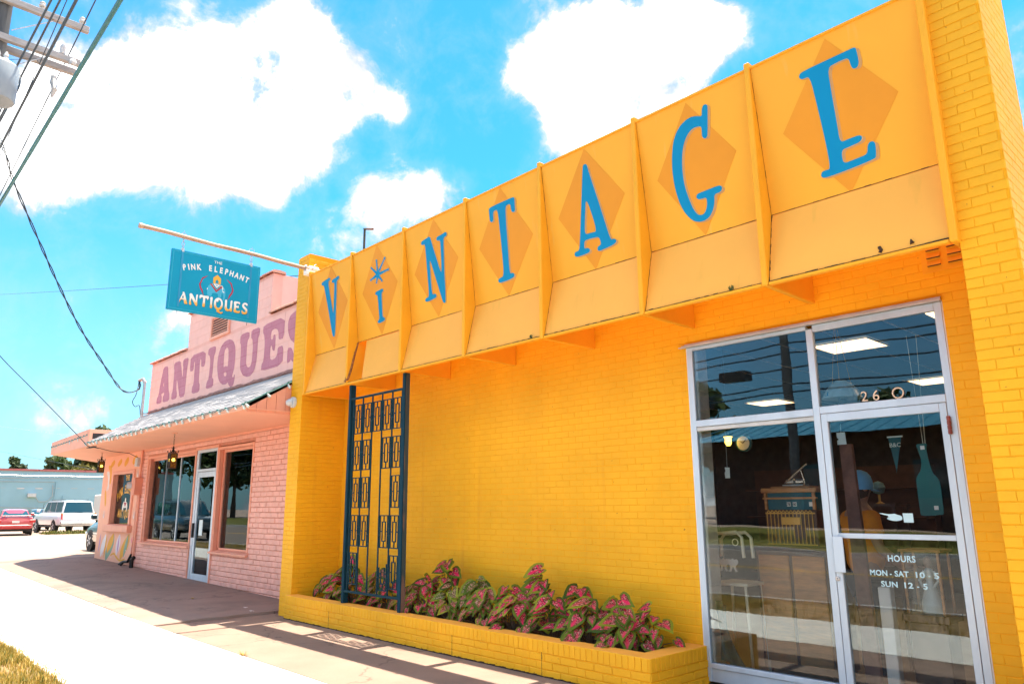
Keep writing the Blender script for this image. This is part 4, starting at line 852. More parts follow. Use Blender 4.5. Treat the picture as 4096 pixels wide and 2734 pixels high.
pts = [at(0, 0, .95), at(0, 0, 1.12), at(0, -.01, 1.32), at(0, -.01, 1.46), at(0, .0, 1.56), at(0, .02, 1.64), at(0, .03, 1.73),
       at(.19, -.01, 1.44), at(.25, .02, 1.18), at(.22, .22, 1.02), at(.18, .36, 1.02), at(-.19, -.01, 1.44), at(-.25, .02, 1.18), at(-.22, .22, 1.02), at(-.18, .36, 1.02),
       at(.10, 0, .88), at(.11, .02, .50), at(.11, -.02, .09), at(.12, .10, .05), at(-.10, 0, .88), at(-.11, .02, .50), at(-.11, -.02, .09), at(-.12, .10, .05)]
ed = [(0, 1), (1, 2), (2, 3), (3, 4), (4, 5), (5, 6), (3, 7), (7, 8), (8, 9), (9, 10), (3, 11), (11, 12), (12, 13), (13, 14), (0, 15), (15, 16), (16, 17), (17, 18), (0, 19), (19, 20), (20, 21), (21, 22)]
rd = [.13, .13, .14, .12, .055, .085, .09, .06, .045, .037, .035, .06, .045, .037, .035, .09, .065, .045, .04, .09, .065, .045, .04]
skin_body('body', pts, ed, rd, M['skin'], per)
skin_body('tee_shirt', [at(0, 0, .92), at(0, 0, 1.12), at(0, -.01, 1.32), at(0, -.01, 1.46), at(.20, -.01, 1.44), at(.25, .01, 1.24), at(-.20, -.01, 1.44), at(-.25, .01, 1.24)], [(0, 1), (1, 2), (2, 3), (3, 4), (4, 5), (3, 6), (6, 7)], [.175, .17, .175, .14, .082, .085, .082, .085], M['tee'], per)
skin_body('trousers', [at(0, 0, .95), at(.10, 0, .86), at(.11, .02, .50), at(.11, -.02, .10), at(-.10, 0, .86), at(-.11, .02, .50), at(-.11, -.02, .10)], [(0, 1), (1, 2), (2, 3), (0, 4), (4, 5), (5, 6)], [.145, .105, .08, .06, .105, .08, .06], M['denim'], per)
for sgn in (1, -1):
    for k in range(4):
        a = at(sgn * (.18 - .0 + (k - 1.5) * .018), .38, 1.015); skin_body('finger', [a, a + F_ * .035 - Z * .008, a + F_ * .06 - Z * .03], [(0, 1), (1, 2)], [.009, .009, .008], M['skin'], per, 1)
    a = at(sgn * .14, .36, 1.02); skin_body('thumb', [a, a + F_ * .03 - R_ * sgn * .02], [(0, 1)], [.011, .009], M['skin'], per, 1)
hb = MB(); hb.lathe(at(0, -.006, 1.585), [(.05, 0), (.083, .03), (.098, .07), (.104, .11), (.10, .15)], 16); hb.build('hair', M['hair'], per, smooth=True)
cb_ = MB(); cb_.lathe(at(0, .015, 1.675), [(.112, 0), (.117, .03), (.115, .07), (.102, .12), (.075, .155), (.03, .175), (.0, .178)], 20); cb_.build('cap', M['cap'], per, smooth=True)
bb = MB(); prof = [(math.sin(a) * .09, math.cos(a) * .09 + .07) for a in np.linspace(-1.3, 1.3, 9)]
bb.plate(prof + [(-.0, .05)], at(0, .025, 1.69), R_, (F_ * .97 - Z * .2).normalized(), Z, .006); bb.build('cap_brim', M['cap'], per)
eb = MB()
for sgn in (1, -1): eb.lathe(at(sgn * .088, .02, 1.685), [(.024, 0), (.026, .01), (.012, .018)], 8, R_ * sgn)
eb.build('ears', M['skin'], per, smooth=True)
nb = MB(); nb.add([at(0, .118, 1.665), at(.016, .10, 1.645), at(-.016, .10, 1.645), at(0, .105, 1.70)], [(0, 1, 3), (0, 3, 2), (0, 2, 1)]); nb.build('nose', M['skin'], per)
# hanging and leaning stock
t = thing('bottle_sign', 'flat dark green bottle-shaped sign hanging on two cords in the door', 'sign', (5.71, .30, 1.45))
bot = [(0, 0), (.155, .01), (.163, .03), (.165, .20), (.158, .28), (.118, .33), (.10, .44), (.095, .53), (.105, .545), (.10, .56), (.03, .56), (.025, .54), (.035, .52), (.05, .42), (.035, .35), (.005, .31), (-.008, .27), (-.006, .03)]
shape([rounded(bot, 1)], .008, V((5.635, .30, 1.452)), X, Z, -Y).build('board', M['green_in'], t)
for (x, z) in ((5.69, 1.965), (5.735, 1.50)): MB().box(x, x + .03, .288, .2915, z, z + .03).build('price_tag', M['white'], t)
for (x0, x1) in ((5.71, 5.68), (5.725, 5.755)): MB().tube([(x0, .30, 2.0), (x1, .32, 2.9)], .0022, 4).build('cord', M['cream'], t)
t = thing('pennant', 'narrow pale pennant hanging point down beside the bottle sign', 'pennant', (5.42, .6, 1.8))
MB().plate([(0, .0), (.07, .30), (-.035, .30), (-.0, .04)], V((5.38, .60, 1.80)), X, Z, -Y, .004).build('cloth', M['teal_in'], t); MB().box(5.335, 5.46, .595, .603, 2.10, 2.112).build('rod', M['card'], t)
text('B&C', .05, .001, V((5.395, .5955, 2.02)), X, Z, -Y).build('emblem', M['card'], t)
t = thing('hanging_card', 'pale square card on a string in the top left of the door', 'card', (5.13, .10, 2.0))
MB().plate([(0, 0), (.075, 0), (.070, .10), (.0, .10), (.002, .055), (.012, .052), (.012, .04), (.0, .035)], V((5.12, .10, 2.03)), X, Z, -Y, .003).build('paper', M['card'], t); MB().tube([(5.157, .101, 2.13), (5.16, .101, 2.2)], .0015, 4).build('string', M['card'], t)
t = thing('hanging_card', 'pale notched card on a string left of the cash register', 'card', (4.02, .35, 1.85))
MB().plate([(0, 0), (.05, .0), (.052, .10), (.0, .105), (.006, .07), (-.004, .05)], V((3.90, .35, 1.80)), X, Z, -Y, .003).build('paper', M['card'], t); MB().tube([(3.925, .351, 1.90), (3.93, .351, 2.25)], .0015, 4).build('string', M['card'], t)
t = thing('clock', 'round pale wall clock high at the left of the shop window', 'clock', (3.86, .8, 2.16))
MB().lathe((3.88, .80, 2.16), [(.085, 0), (.085, .03), (.075, .035)], 24, (0, -1, 0)).build('case', M['green_in'], t); MB().lathe((3.88, .764, 2.16), [(.07, 0), (.07, .003)], 24, (0, -1, 0)).build('dial', M['cream'], t)
for a, l in ((.8, .05), (2.6, .035)): MB().bar((3.88, .758, 2.16), (3.88 + l * math.cos(a), .758, 2.16 + l * math.sin(a)), .006, .003).build('hand', M['black'], t)
t = thing('amber_lamp', 'small glowing amber glass lamp at the top left of the window', 'lamp', (3.72, .7, 2.17))
MB().lathe((3.75, .7, 2.14), [(.02, 0), (.035, .03), (.03, .07), (.045, .09)], 12).build('shade', M['bulb_lit'], t, smooth=True); MB().tube([(3.75, .7, 2.23), (3.75, .7, 3.28)], .004, 5).build('flex', M['iron'], t)
t = thing('glass_lampshade', 'pale blue glass lampshade with windmill drawing hanging behind the transom', 'lampshade', (4.93, .75, 2.5))
MB().lathe((4.93, .75, 2.50), [(.175, 0), (.172, .012), (.14, .075), (.09, .135), (.055, .155), (.05, .165)], 24).build('shade', mat('milky_blue_glass', (.45, .66, .74), .25, var=.15, vscale=14, bump=0), t, smooth=True)
wm = MB()
for (p, q) in (((.0, .02), (.0, .07)), ((-.03, .055), (.03, .09)), ((-.02, .095), (.022, .052)), ((-.09, .02), (-.05, .02)), ((-.07, .02), (-.07, .055))):
    wm.bar((4.93 + p[0], .75 - .165 + p[1] * .55, 2.50 + p[1]), (4.93 + q[0], .75 - .165 + q[1] * .55, 2.50 + q[1]), .008, .003)
wm.build('windmill_print', M['letter_blue'], t)
for a in range(3): MB().tube([(4.93 + .09 * math.cos(a * 2.1), .75 + .09 * math.sin(a * 2.1), 2.64), (4.93, .75, 3.28)], .0025, 4).build('chain', M['brass'], t)
MB().lathe((4.93, .75, 2.44), [(.03, 0), (.045, .03), (.03, .06)], 12).build('fitting', M['iron'], t)
t = thing('display_case', 'small wooden glazed case holding a doll in a white dress', 'display case', (5.55, .6, .62))
for x in (5.40, 5.66):
    for y in (.42, .66): MB().box(x, x + .018, y, y + .018, .70, 1.17).build('post', M['oak'], t)
MB().box(5.37, 5.71, .39, .71, .64, .70).build('base', M['walnut'], t, bevel=.006); MB().box(5.385, 5.695, .405, .695, 1.17, 1.19).build('lid', M['oak'], t)
MB().box(5.418, 5.66, .428, .431, .70, 1.17).build('front_glass', M['glass2'], t)
dl = thing('doll', 'doll in a long white dress standing in the glass case', 'doll', (5.55, .55, .701))
MB().lathe((5.55, .55, .702), [(.085, 0), (.075, .08), (.045, .18), (.025, .24), (.035, .29), (.03, .33), (.012, .345)], 16).build('dress', M['white'], dl, smooth=True)
MB().lathe((5.55, .55, 1.045), [(.012, 0), (.03, .02), (.034, .045), (.028, .075), (.008, .09)], 14).build('head', M['skin'], dl, smooth=True)
for s_ in (1, -1): MB().tube([(5.55 + s_ * .035, .55, 1.02), (5.55 + s_ * .07, .53, .95), (5.55 + s_ * .04, .50, .90)], .011, 6).build('arm', M['white'], dl)
t = thing('display_stand', 'dark square pedestal under the glazed doll case', 'stand', (5.55, .55, .012)); MB().box(5.40, 5.68, .42, .68, .07, .638).build('column', M['walnut'], t, bevel=.01); MB().box(5.37, 5.71, .39, .71, .012, .07).build('plinth', M['walnut'], t)
t = thing('white_post', 'short white painted post standing just inside the door', 'post', (5.32, .25, .012)); MB().box(5.275, 5.368, .2, .29, .06, .905).build('shaft', M['white'], t, bevel=.006); MB().box(5.26, 5.383, .185, .305, .012, .06).build('foot', M['white'], t)
t = thing('brick_pier_inside', 'tall rough brown timber board leaning inside the door by the mullion', 'board', (5.1, .34, .012)); MB().add([(5.07, .30, .012), (5.19, .30, .012), (5.13, .34, 2.05), (5.03, .34, 2.05), (5.07, .35, .012), (5.19, .35, .012), (5.13, .39, 2.05), (5.03, .39, 2.05)], [(0, 1, 2, 3), (4, 5, 6, 7), (0, 1, 5, 4), (1, 2, 6, 5), (2, 3, 7, 6), (3, 0, 4, 7)]).build('plank', mat('rough_pinkish_timber', (.26, .13, .11), .8, var=.3, vscale=8, bump=.3), t)
t.name = 'leaning_board'
t = thing('draped_cloth', 'crumpled dark teal cloth in the lower left corner of the window', 'cloth', (3.95, .16, .18))
cl = MB(); n = 12
for i in range(n):
    for j in range(n):
        q = []
        for (a, b) in ((i, j), (i + 1, j), (i + 1, j + 1), (i, j + 1)):
            u, v = a / n, b / n; q.append((3.885 + u * (.05 + .17 * (1 - v) ** 2), .08 + .06 * u + .03 * math.sin(u * 9 + v * 4), .19 + v * .52 - u * .05))
        cl.quad(*q)
cl.build('fold', M['teal_in'], t, smooth=True)
t = thing('bookcase', 'dark shelves of bric-a-brac at the back of the shop', 'shelves', (1.6, 7.5, .012))
MB().box(.2, 3.4, 7.6, 7.9, .012, 2.2).build('back', M['walnut'], t)
for z in (.3, .8, 1.3, 1.8): MB().box(.2, 3.4, 7.2, 7.6, z, z + .03).build('shelf', M['walnut'], t)
t = thing('globe', 'small pale round globe on the wall above the pointing hand', 'globe', (5.25, 1.9, 1.6)); MB().lathe((4.72, 1.9, 1.64), [(.0, 0), (.05, .02), (.068, .068), (.05, .116), (0, .136)], 16).build('ball', mat('faded_globe_print', (.12, .28, .30), .5, var=.5, vscale=14, bump=0), t, smooth=True); MB().lathe((4.72, 1.9, 1.55), [(.045, 0), (.012, .02), (.012, .09)], 10).build('stem', M['brass'], t)
t['label'] = 'small pale globe on a stem behind the pointing hand'
t = thing('side_table', 'small dark side table carrying the pale globe', 'table', (4.72, 1.9, .012)); MB().box(4.5, 4.94, 1.7, 2.1, 1.52, 1.55).build('top', M['walnut'], t)
for x in (4.52, 4.89):
    for y in (1.72, 2.05): MB().box(x, x + .03, y, y + .03, .012, 1.52).build('leg', M['walnut'], t)
# ------------------------------------------------------------------ brick planter, iron screen, caladiums
PY, PZ, PX0, PX1 = -.8496, .3143, XW2 + .002, 3.8078
pl = thing('brick_planter', 'long low yellow brick planter along the shop wall', 'planter', (.6, -.5, 0))
b = MB(); b.box(PX0, PX1 - .001, PY + .001, -.66, -.06, .306).box(PX1 - .2, PX1 - .001, -.66, -.008, -.06, .306); b.build('core', M['yellow_joint'], pl)
pm_ = Masonry(pl, M['yellow_brick'], bev=.005, jit=.0015)
for k in range(3):
    pm_.wall((PX0, PY, -.004 + k * .0695), X, -Y, PX1 - PX0, .07, .0695, .2032, .0075, .0055, var=.0015, z_start=k, vj=.003)
    pm_.wall((PX1, PY, -.004 + k * .0695), Y, X, -PY - .008, .07, .0695, .2032, .0075, .0055, var=.0015, z_start=k + 1, vj=.005)
c0 = .2045
x = PX0
while x < PX1 - .02:                                            # rowlock cap, front and end
    w = min(.0675, PX1 - x); pm_.one((x, PY, c0), X, -Y, w - .003, PZ - c0, .007 + random.uniform(-.001, .001)); x += .0675
y = PY
while y < -.03:
    w = min(.0675, -.008 - y); pm_.one((PX1, y, c0), Y, X, w - .006, PZ - c0, .007 + random.uniform(-.001, .001)); y += .0675
x = PX0
pm_.finish(300, 'cap_bricks')
cp = MB(); cp.box(PX0, PX1 + .003, PY - .003, -.655, .306, PZ + .001).box(PX1 - .205, PX1 + .003, -.655, -.008, .306, PZ + .001)
cp.build('cap', M['yellow_skylit'], pl, bevel=.006)
# dark cracks at the foot and between sections
ck = MB(); rr = random.Random(4)
for i in range(120):
    x0 = PX0 + i * .054; ck.quad((x0, PY - .0085, -.006), (x0 + .054, PY - .0085, -.006), (x0 + .054, PY - .0085, .004 + .010 * rr.random() ** 2), (x0, PY - .0085, .004 + .010 * rr.random() ** 2))
for xx in (-1.42, 1.2, 2.55):
    z = 0
    while z < .20: ck.quad((xx + .004 * rr.random(), PY - .0085, z), (xx + .006 + .006 * rr.random(), PY - .0085, z), (xx + .006, PY - .0085, z + .03), (xx + .001, PY - .0085, z + .03)); z += .03
ck.build('crack', M['seam'], pl, fix=False)
so_ = MB(); nx, ny = 60, 8; gx = np.linspace(PX0, PX1 - .2, nx); gy = np.linspace(-.66, -.003, ny)
so_.v = [(a, b_, .245 + .02 * noise.noise(V((a * 7, b_ * 7, 0)))) for b_ in gy for a in gx]
so_.f = [(j * nx + i, j * nx + i + 1, (j + 1) * nx + i + 1, (j + 1) * nx + i) for j in range(ny - 1) for i in range(nx - 1)]; so_.m = [0] * len(so_.f)
o = so_.build('planter_soil', M['soil']); o['kind'] = 'stuff'
# screen
SY = -.735
scr = thing('iron_screen', 'tall blue iron screen of nested rectangles between two peeling posts', 'screen', (-.62, SY, .31))
for x0, mm in ((-1.306, 'navy'), (.004, 'navy')):
    p = MB(); p.box(x0, x0 + .058, -.752, -.735, .316, 3.2335).build('post_face', M['navy'], scr, bevel=.004)
    p = MB(); p.box(x0 + .002, x0 + .056, -.7345, -.672, .316, 3.2335).build('post', M['post_wood'] if x0 > 0 else M['navy'], scr, bevel=.004)
def ibar(mb, x0, x1, z0, z1, t=.014): mb.box(x0, x1, SY - t / 2, SY + t / 2, z0, z1)
for nm, z0, z1 in (('top_rail', 3.018, 3.046), ('bottom_rail', .458, .486)):
    b = MB(); ibar(b, -1.246, .002, z0, z1, .028); b.build(nm, M['navy_iron'], scr, bevel=.002)
pit = .2375; xl = -1.185
for k in range(6):
    x = xl + pit * k
    if k == 5: x = -.012
    b = MB(); ibar(b, x - .008, x + .008, .486, 3.018, .016); b.build('upright', M['navy_iron'], scr)
def fret(w=.166, h=.392, broken=False):
    mb = MB(); t = .0065
    def seg(x0, z0, x1, z1):
        mb.box(min(x0, x1) - t, max(x0, x1) + t, -.006, .006, min(z0, z1) - t, max(z0, z1) + t)
    W_, H_ = w / 2, h / 2; wi, hi = .036, .118
    def rect(a, c, top=True):
        seg(-a, -c, -a, c if top else c * .35); seg(a, -c, a, c if top else c * .6); seg(-a + 2 * t, -c, a - 2 * t, -c)
        if top: seg(-a + 2 * t, c, a - 2 * t, c)
    rect(W_, H_, not broken); rect(wi, hi, not broken)
    if not broken: seg(0, hi + 2 * t, 0, H_ - 2 * t)
    seg(0, -H_ + 2 * t, 0, -hi - 2 * t)
    for s in (1, -1):
        seg(s * (wi + 2 * t), .0, s * (W_ - 2 * t), 0)
        for z in ((.043, -.043) if not broken else (-.043,)): seg(s * (W_ + 2 * t), z, s * (pit / 2 - .008 - t), z)
    return mb.mesh('fret', M['navy_iron'])
fm, fb = fret(), fret(broken=True)
rows = [2.735, 2.240, 1.745, 1.252, .768]; pat = [(0, 1, 2, 3, 4), (0, 1, 3, 4), (0, 1, 4), (0, 1, 3, 4), (0, 4)]
for z, cols in zip(rows, pat):
    for c in cols: place('fret', fm, scr, (xl + pit * (c + .5) - (.0 if c < 4 else .004), SY, z))
o = place('fret', fb, scr, (xl + pit * 3.5, SY, .768 - .03)); o['label'] = 'broken rectangle with its top snapped off'
# caladiums
def leaf_mesh(var):
    r = random.Random(var * 13 + 2)
    half = [(.0, 1.0), (.11, .82), (.25, .60), (.37, .36), (.435, .12), (.44, -.10), (.37, -.29), (.24, -.40), (.11, -.34), (.03, -.12)]
    out = half + [(-x, y) for x, y in half[::-1] if x > 0]
    k = len(out); rings = (.34, .68, .9, 1.0); vs = [(0, 0, 0)]; co_ = [(0, 0, 0)]
    fold = r.uniform(.0, .20); droop = r.uniform(.10, .34); tw = r.uniform(-.12, .12)
    for s in rings:
        for i, (x, y) in enumerate(out):
            wob = 1 + (.035 * math.sin(i * 2.3 + var) if s > .8 else 0)
            X_, Y_ = x * s * wob, y * s * wob
            z = abs(X_) * fold - droop * Y_ * Y_ * (1 if Y_ > 0 else .7) + tw * X_ * Y_ + (.022 * math.sin(i * 1.9 + var * 2) if s > .8 else 0)
            vs.append((X_, Y_, z)); co_.append((x * s, y * s, s))
    fs = [(0, 1 + i, 1 + (i + 1) % k) for i in range(k)]
    for j in range(len(rings) - 1):
        for i in range(k): fs.append((1 + j * k + i, 1 + (j + 1) * k + i, 1 + (j + 1) * k + (i + 1) % k, 1 + j * k + (i + 1) % k))
    me = bpy.data.meshes.new('leaf'); me.from_pydata(vs, [], fs); at_ = me.attributes.new('leafco', 'FLOAT_VECTOR', 'POINT'); at_.data.foreach_set('vector', [c for p in co_ for c in p])
    me.materials.append(M['caladium']); me.polygons.foreach_set('use_smooth', [True] * len(me.polygons)); return me
LEAF = [leaf_mesh(i) for i in range(6)]
cal = [  # x, y, height, leaves, label
    (-2.20, -.36, .30, 15, 'caladium at the far left end of the planter under the wing wall'), (-1.82, -.34, .56, 19, 'tall dark caladium left of the screen, its top leaf above the rest'),
    (-1.45, -.44, .34, 14, 'caladium crowding the left post of the screen'), (-1.0, -.36, .42, 13, 'caladium behind the left half of the iron screen'), (-.62, -.42, .28, 12, 'low caladium behind the middle of the iron screen'), (-.22, -.36, .30, 12, 'caladium behind the right half of the iron screen'),
    (.20, -.46, .42, 17, 'caladium with a big pink leaf against the right post of the screen'), (.34, -.24, .62, 15, 'tall caladium just right of the screen with a round purple top leaf'), (.66, -.44, .40, 16, 'greenest caladium, second clump right of the screen'),
    (.98, -.34, .46, 16, 'pale green and white caladium between the screen and the tallest clump'), (1.26, -.46, .34, 14, 'caladium drooping over the planter edge at its middle'), (1.52, -.34, .40, 16, 'caladium just left of the tallest clump'),
    (1.80, -.48, .36, 15, 'caladium in front of the tallest clump with leaves over the cap'), (2.05, -.30, .60, 18, 'tallest caladium right of the planter middle with a lone raised leaf'), (2.32, -.46, .40, 15, 'deep pink caladium right of the tallest clump'), (2.55, -.32, .46, 16, 'caladium with upright striped leaves near the wall'),
    (2.82, -.45, .38, 15, 'broad pink caladium three clumps from the window'), (3.05, -.28, .42, 14, 'caladium two clumps from the window against the wall'), (3.22, -.45, .30, 12, 'low caladium spilling towards the bare soil'), (3.40, -.26, .36, 9, 'last sparse caladium by the shop window with two reaching leaves')]
for ci, (x, y, h, n, lb) in enumerate(cal):
    t = thing('caladium', lb, 'plant', (x, y, .25), 0, 'caladiums in the brick planter'); r = random.Random(ci + 50); st = MB(); n = int(n * 1.6)
    for k in range(n):
        f = (k + .5) / n; top = k < 2
        az = r.uniform(-math.pi - .25, .25) if r.random() < .88 else r.uniform(0, math.pi)
        rad = (.04 + .27 * f) * r.uniform(.8, 1.15); hz = (h * (1.0 - .88 * f ** 1.05)) * r.uniform(.86, 1.06) + .035
        d = V((math.cos(az), math.sin(az) * .8, 0)); p = V((d.x * rad * 1.05, d.y * rad, hz))
        if y + p.y > -.05: p.y = -.05 - y - r.uniform(0, .05)
        if ci < 6 and -.80 < y + p.y < -.60: p.y = -.57 - y
        size = r.triangular(.07, .19, .135) * (1.15 if f < .5 else .95)
        tip = (d * r.uniform(.7, 1.2) + V((r.uniform(-.45, .45), r.uniform(-.25, .1), 0)) - Z * r.uniform(.1, 1.0) * (.5 + f)).normalized()
        nrm = (Z * r.uniform(.4, .9) + d * r.uniform(.1, .5) + V((.22, -.62, 0)) + V((r.uniform(-.4, .4), r.uniform(-.3, .2), 0))).normalized()
        nrm = (nrm - tip * nrm.dot(tip)).normalized(); sd = tip.cross(nrm)
        Rm = Matrix((sd, tip, nrm)).transposed()
        o = link(bpy.data.objects.new('leaf', LEAF[(ci * 3 + k) % 6])); o.parent = t; o.location = p; o.rotation_euler = Rm.to_euler(); o.scale = (size * r.uniform(.9, 1.15), size, size); gr = {8: .75, 9: .9, 10: .45, 3: .5, 0: .4, 16: .3, 5: .4}.get(ci, .12); o.color = (min(1, max(0, gr + r.uniform(-.3, .3))), 0, 0, 1)
        st.tube([V((d.x * .02, d.y * .02, -.03)), V((p.x * .45, p.y * .45, hz * .65)), p], [.005, .004, .003], 4)
    st.build('stem', M['petiole'], t, local=True)
# ------------------------------------------------------------------ hanging sign on its pole
BX = -2.63
t = thing('sign_pole', 'long stripped wooden pole jutting from the yellow wing wall over the pavement', 'pole', (BX, -.76, 5.3))
pp = [V((BX, -3.32 + i * .34, 5.345 - i * .009 + .006 * math.sin(i * 1.7))) for i in range(9)]
MB().tube(pp, [.031, .030, .031, .029, .031, .030, .032, .031, .032], 12).build('shaft', M['rope_pole'], t, smooth=True)
MB().tube([(BX, -3.345, 5.345), (BX, -3.29, 5.344)], .037, 12).build('end_cap', mat('pole_end_wrap', (.52, .36, .26), .7, var=.2), t, smooth=True)
br = MB(); br.box(BX - .05, BX + .05, -.86, -.70, 5.17, 5.25); br.tube([(BX, -.80, 5.285), (BX, -.64, 5.282)], .05, 12); br.build('bracket', M['white'], t, bevel=.006)
cl = MB()
for y in (-.86, -.70): cl.tube([(BX, y - .012, 5.287), (BX, y + .012, 5.287)], .045, 12)
cl.tube([(BX - .04, -.84, 5.25), (BX - .06, -.80, 5.20), (BX + .03, -.78, 5.19), (BX + .06, -.74, 5.33), (BX + .05, -.70, 5.36)], .006, 5)
cl.build('clamp', M['steel'], t)
sg = thing('hanging_sign', 'blue hanging shop board reading The Pink Elephant Antiques under the wooden pole', 'sign', (BX, -2.24, 5.3))
b = MB(); b.box(BX - .02, BX + .02, -2.892, -1.598, 4.241, 5.122); bd = b.build('board', M['sign_blue'], sg, bevel=.004)
ED = M['sign_line']; eb = MB()
for (y0, y1, z0, z1) in ((-2.868, -1.622, 5.094, 5.0975), (-2.868, -1.622, 4.2655, 4.269), (-2.868, -2.8645, 4.269, 5.094), (-1.6255, -1.622, 4.269, 5.094)): eb.box(BX + .0205, BX + .0215, y0, y1, z0, z1)
eb.build('border_line', ED, bd)
for y in (-2.744, -1.744):
    s_ = MB(); s_.box(BX + .0205, BX + .0235, y - .014, y + .014, 4.30, 5.10); s_.build('hanger_strap', mat('strap_blue_paint', (.004, .26, .46), .5, var=.1), bd)
    h = MB(); ring = lambda c, r, a, w, n=14: [c + V((math.cos(k * 2 * math.pi / n) * r * a[0], math.cos(k * 2 * math.pi / n) * r * a[1], math.sin(k * 2 * math.pi / n) * r)) for k in range(n + 1)]
    h.tube(ring(V((BX, y, 5.345)), .042, (0, 1), 0), .004, 5); h.tube([(BX, y, 5.387), (BX, y, 5.42)], .004, 5); h.tube(ring(V((BX, y, 5.275)), .02, (1, 0), 0), .0045, 5)
    h.tube(ring(V((BX, y, 5.222)), .028, (.2, .6), 0), .006, 5); h.tube(ring(V((BX, y, 5.172)), .02, (1, 0), 0), .0045, 5); h.box(BX - .026, BX + .026, y - .016, y + .016, 5.10, 5.155)
    h.build('hook', M['steel'], sg)
    k = MB(); k.tube([(BX, y, 4.24), (BX, y, 4.195)], .004, 5); k.build('bolt_end', M['cable'], sg)
SN = V((1, 0, 0)); U_ = Y
def sign_text(s, yc, z, h, m, nm, w=None, bold=0., d=.0215, th=.001):
    mb = text(s, h / .70, th, V((BX + d, yc, z)), U_, Z, SN, bold=bold)
    if w:
        ys = [v[1] for v in mb.v]; k = w / (max(ys) - min(ys)); c = (max(ys) + min(ys)) / 2; mb.v = [(x, yc + (y_ - c) * k, z_) for x, y_, z_ in mb.v]
    return mb.build(nm, m, bd)
sign_text('THE', -2.24, 5.030, .040, M['ivory'], 'lettering', .115)
def arc_text(word, y0, y1, z0, rise, h, m, nm, bold=0., wide=.62):
    wt_ = {'I': .55, ' ': 1.1}; tot_ = sum(wt_.get(c, 1.) for c in word); acc_ = 0
    for i, ch in enumerate(word):
        q_ = wt_.get(ch, 1.); f = (acc_ + q_ / 2) / tot_; acc_ += q_
        if ch == ' ': continue
        y = y0 + (y1 - y0) * f; q = 2 * f - 1; z = z0 - rise * q * q; a = -rise * 4 * q / (y1 - y0)
        u = V((0, math.cos(a), math.sin(a))); v = V((0, -math.sin(a), math.cos(a)))
        text(ch, h / .70, .001, V((BX + .0215, y, z)), u, v, SN, bold=bold, sx=wide).build(nm, m, bd)
arc_text('PINK ELEPHANT', -2.735, -1.77, 4.905, .075, .082, M['ivory'], 'lettering', .004, .72)
def gradient_letters():
    m, nt, N, L, b = nodes('white_to_orange_lettering'); g_ = N.new('ShaderNodeNewGeometry'); s_ = N.new('ShaderNodeSeparateXYZ'); L.new(g_.outputs['Position'], s_.inputs[0])
    r = N.new('ShaderNodeMapRange'); L.new(s_.outputs[2], r.inputs[0]); r.inputs[1].default_value = 4.30; r.inputs[2].default_value = 4.50
    L.new(_ramp(N, L, r.outputs[0], [(.1, (.80, .33, .01)), (.45, (.80, .42, .06)), (.66, (.80, .78, .70)), (1, (.82, .80, .76))]), b.inputs['Base Color']); b.inputs['Roughness'].default_value = .4; return m
M['grad'] = gradient_letters()
serif = {'A': [[(0, 0), (.05, .0), (.16, .18), (.38, .62), (.34, .70), (.48, .72), (.58, .50), (.72, .14), (.80, 0), (.58, -.02), (.52, .06), (.50, .22), (.30, .24), (.20, .12), (.16, -.02)], [(.32, .32), (.48, .30), (.42, .52)]],
         'N': [[(0, 0), (.04, .40), (-.02, .68), (.18, .72), (.54, .24), (.50, .50), (.54, .70), (.66, .70), (.62, .35), (.66, -.02), (.52, -.02), (.16, .46), (.14, .20), (.20, -.02)]],
         'T': [[(.26, 0), (.30, .40), (.28, .60), (.12, .56), (.04, .44), (-.02, .66), (.10, .74), (.40, .70), (.70, .74), (.76, .66), (.66, .44), (.60, .56), (.46, .60), (.46, .30), (.48, .0)]],
         'I': [[(.0, 0), (.04, .36), (-.02, .70), (.20, .72), (.17, .36), (.20, .0)]],
         'Q': [[(.0, .34), (.05, .12), (.20, -.02), (.30, -.03), (.24, -.10), (.28, -.17), (.44, -.20), (.62, -.26), (.76, -.18), (.74, -.08), (.66, -.16), (.50, -.12), (.44, -.04), (.58, .02), (.70, .16), (.74, .36), (.68, .58), (.52, .72), (.30, .74), (.12, .66), (.02, .52)], [(.16, .36), (.20, .16), (.36, .08), (.52, .14), (.60, .34), (.56, .54), (.44, .62), (.34, .60), (.36, .50), (.28, .46), (.20, .50)]],
         'U': [[(.02, .70), (.04, .40), (.02, .18), (.12, .02), (.30, -.02), (.46, .06), (.50, .0), (.66, .0), (.62, .36), (.66, .72), (.48, .70), (.50, .36), (.46, .16), (.32, .10), (.22, .18), (.20, .40), (.20, .72)]],
         'E': [[(.0, .0), (.04, .36), (-.02, .70), (.30, .72), (.52, .70), (.50, .54), (.40, .60), (.20, .60), (.20, .42), (.36, .44), (.42, .50), (.42, .28), (.34, .32), (.19, .32), (.20, .12), (.40, .10), (.54, .18), (.54, .0), (.30, -.02)]],
         'S': [[(.02, .16), (.06, .0), (.24, -.03), (.44, .02), (.54, .16), (.50, .32), (.34, .44), (.20, .52), (.22, .60), (.34, .62), (.46, .52), (.52, .66), (.40, .73), (.20, .73), (.06, .62), (.04, .48), (.14, .36), (.32, .26), (.38, .18), (.30, .10), (.16, .12), (.06, .22)]]}
wd = {'A': .80, 'N': .68, 'T': .76, 'I': .22, 'Q': .76, 'U': .68, 'E': .56, 'S': .56}
tot = sum(wd[c] for c in 'ANTIQUES') + .10 * 7; k = 1.012 / tot; u0 = -2.76
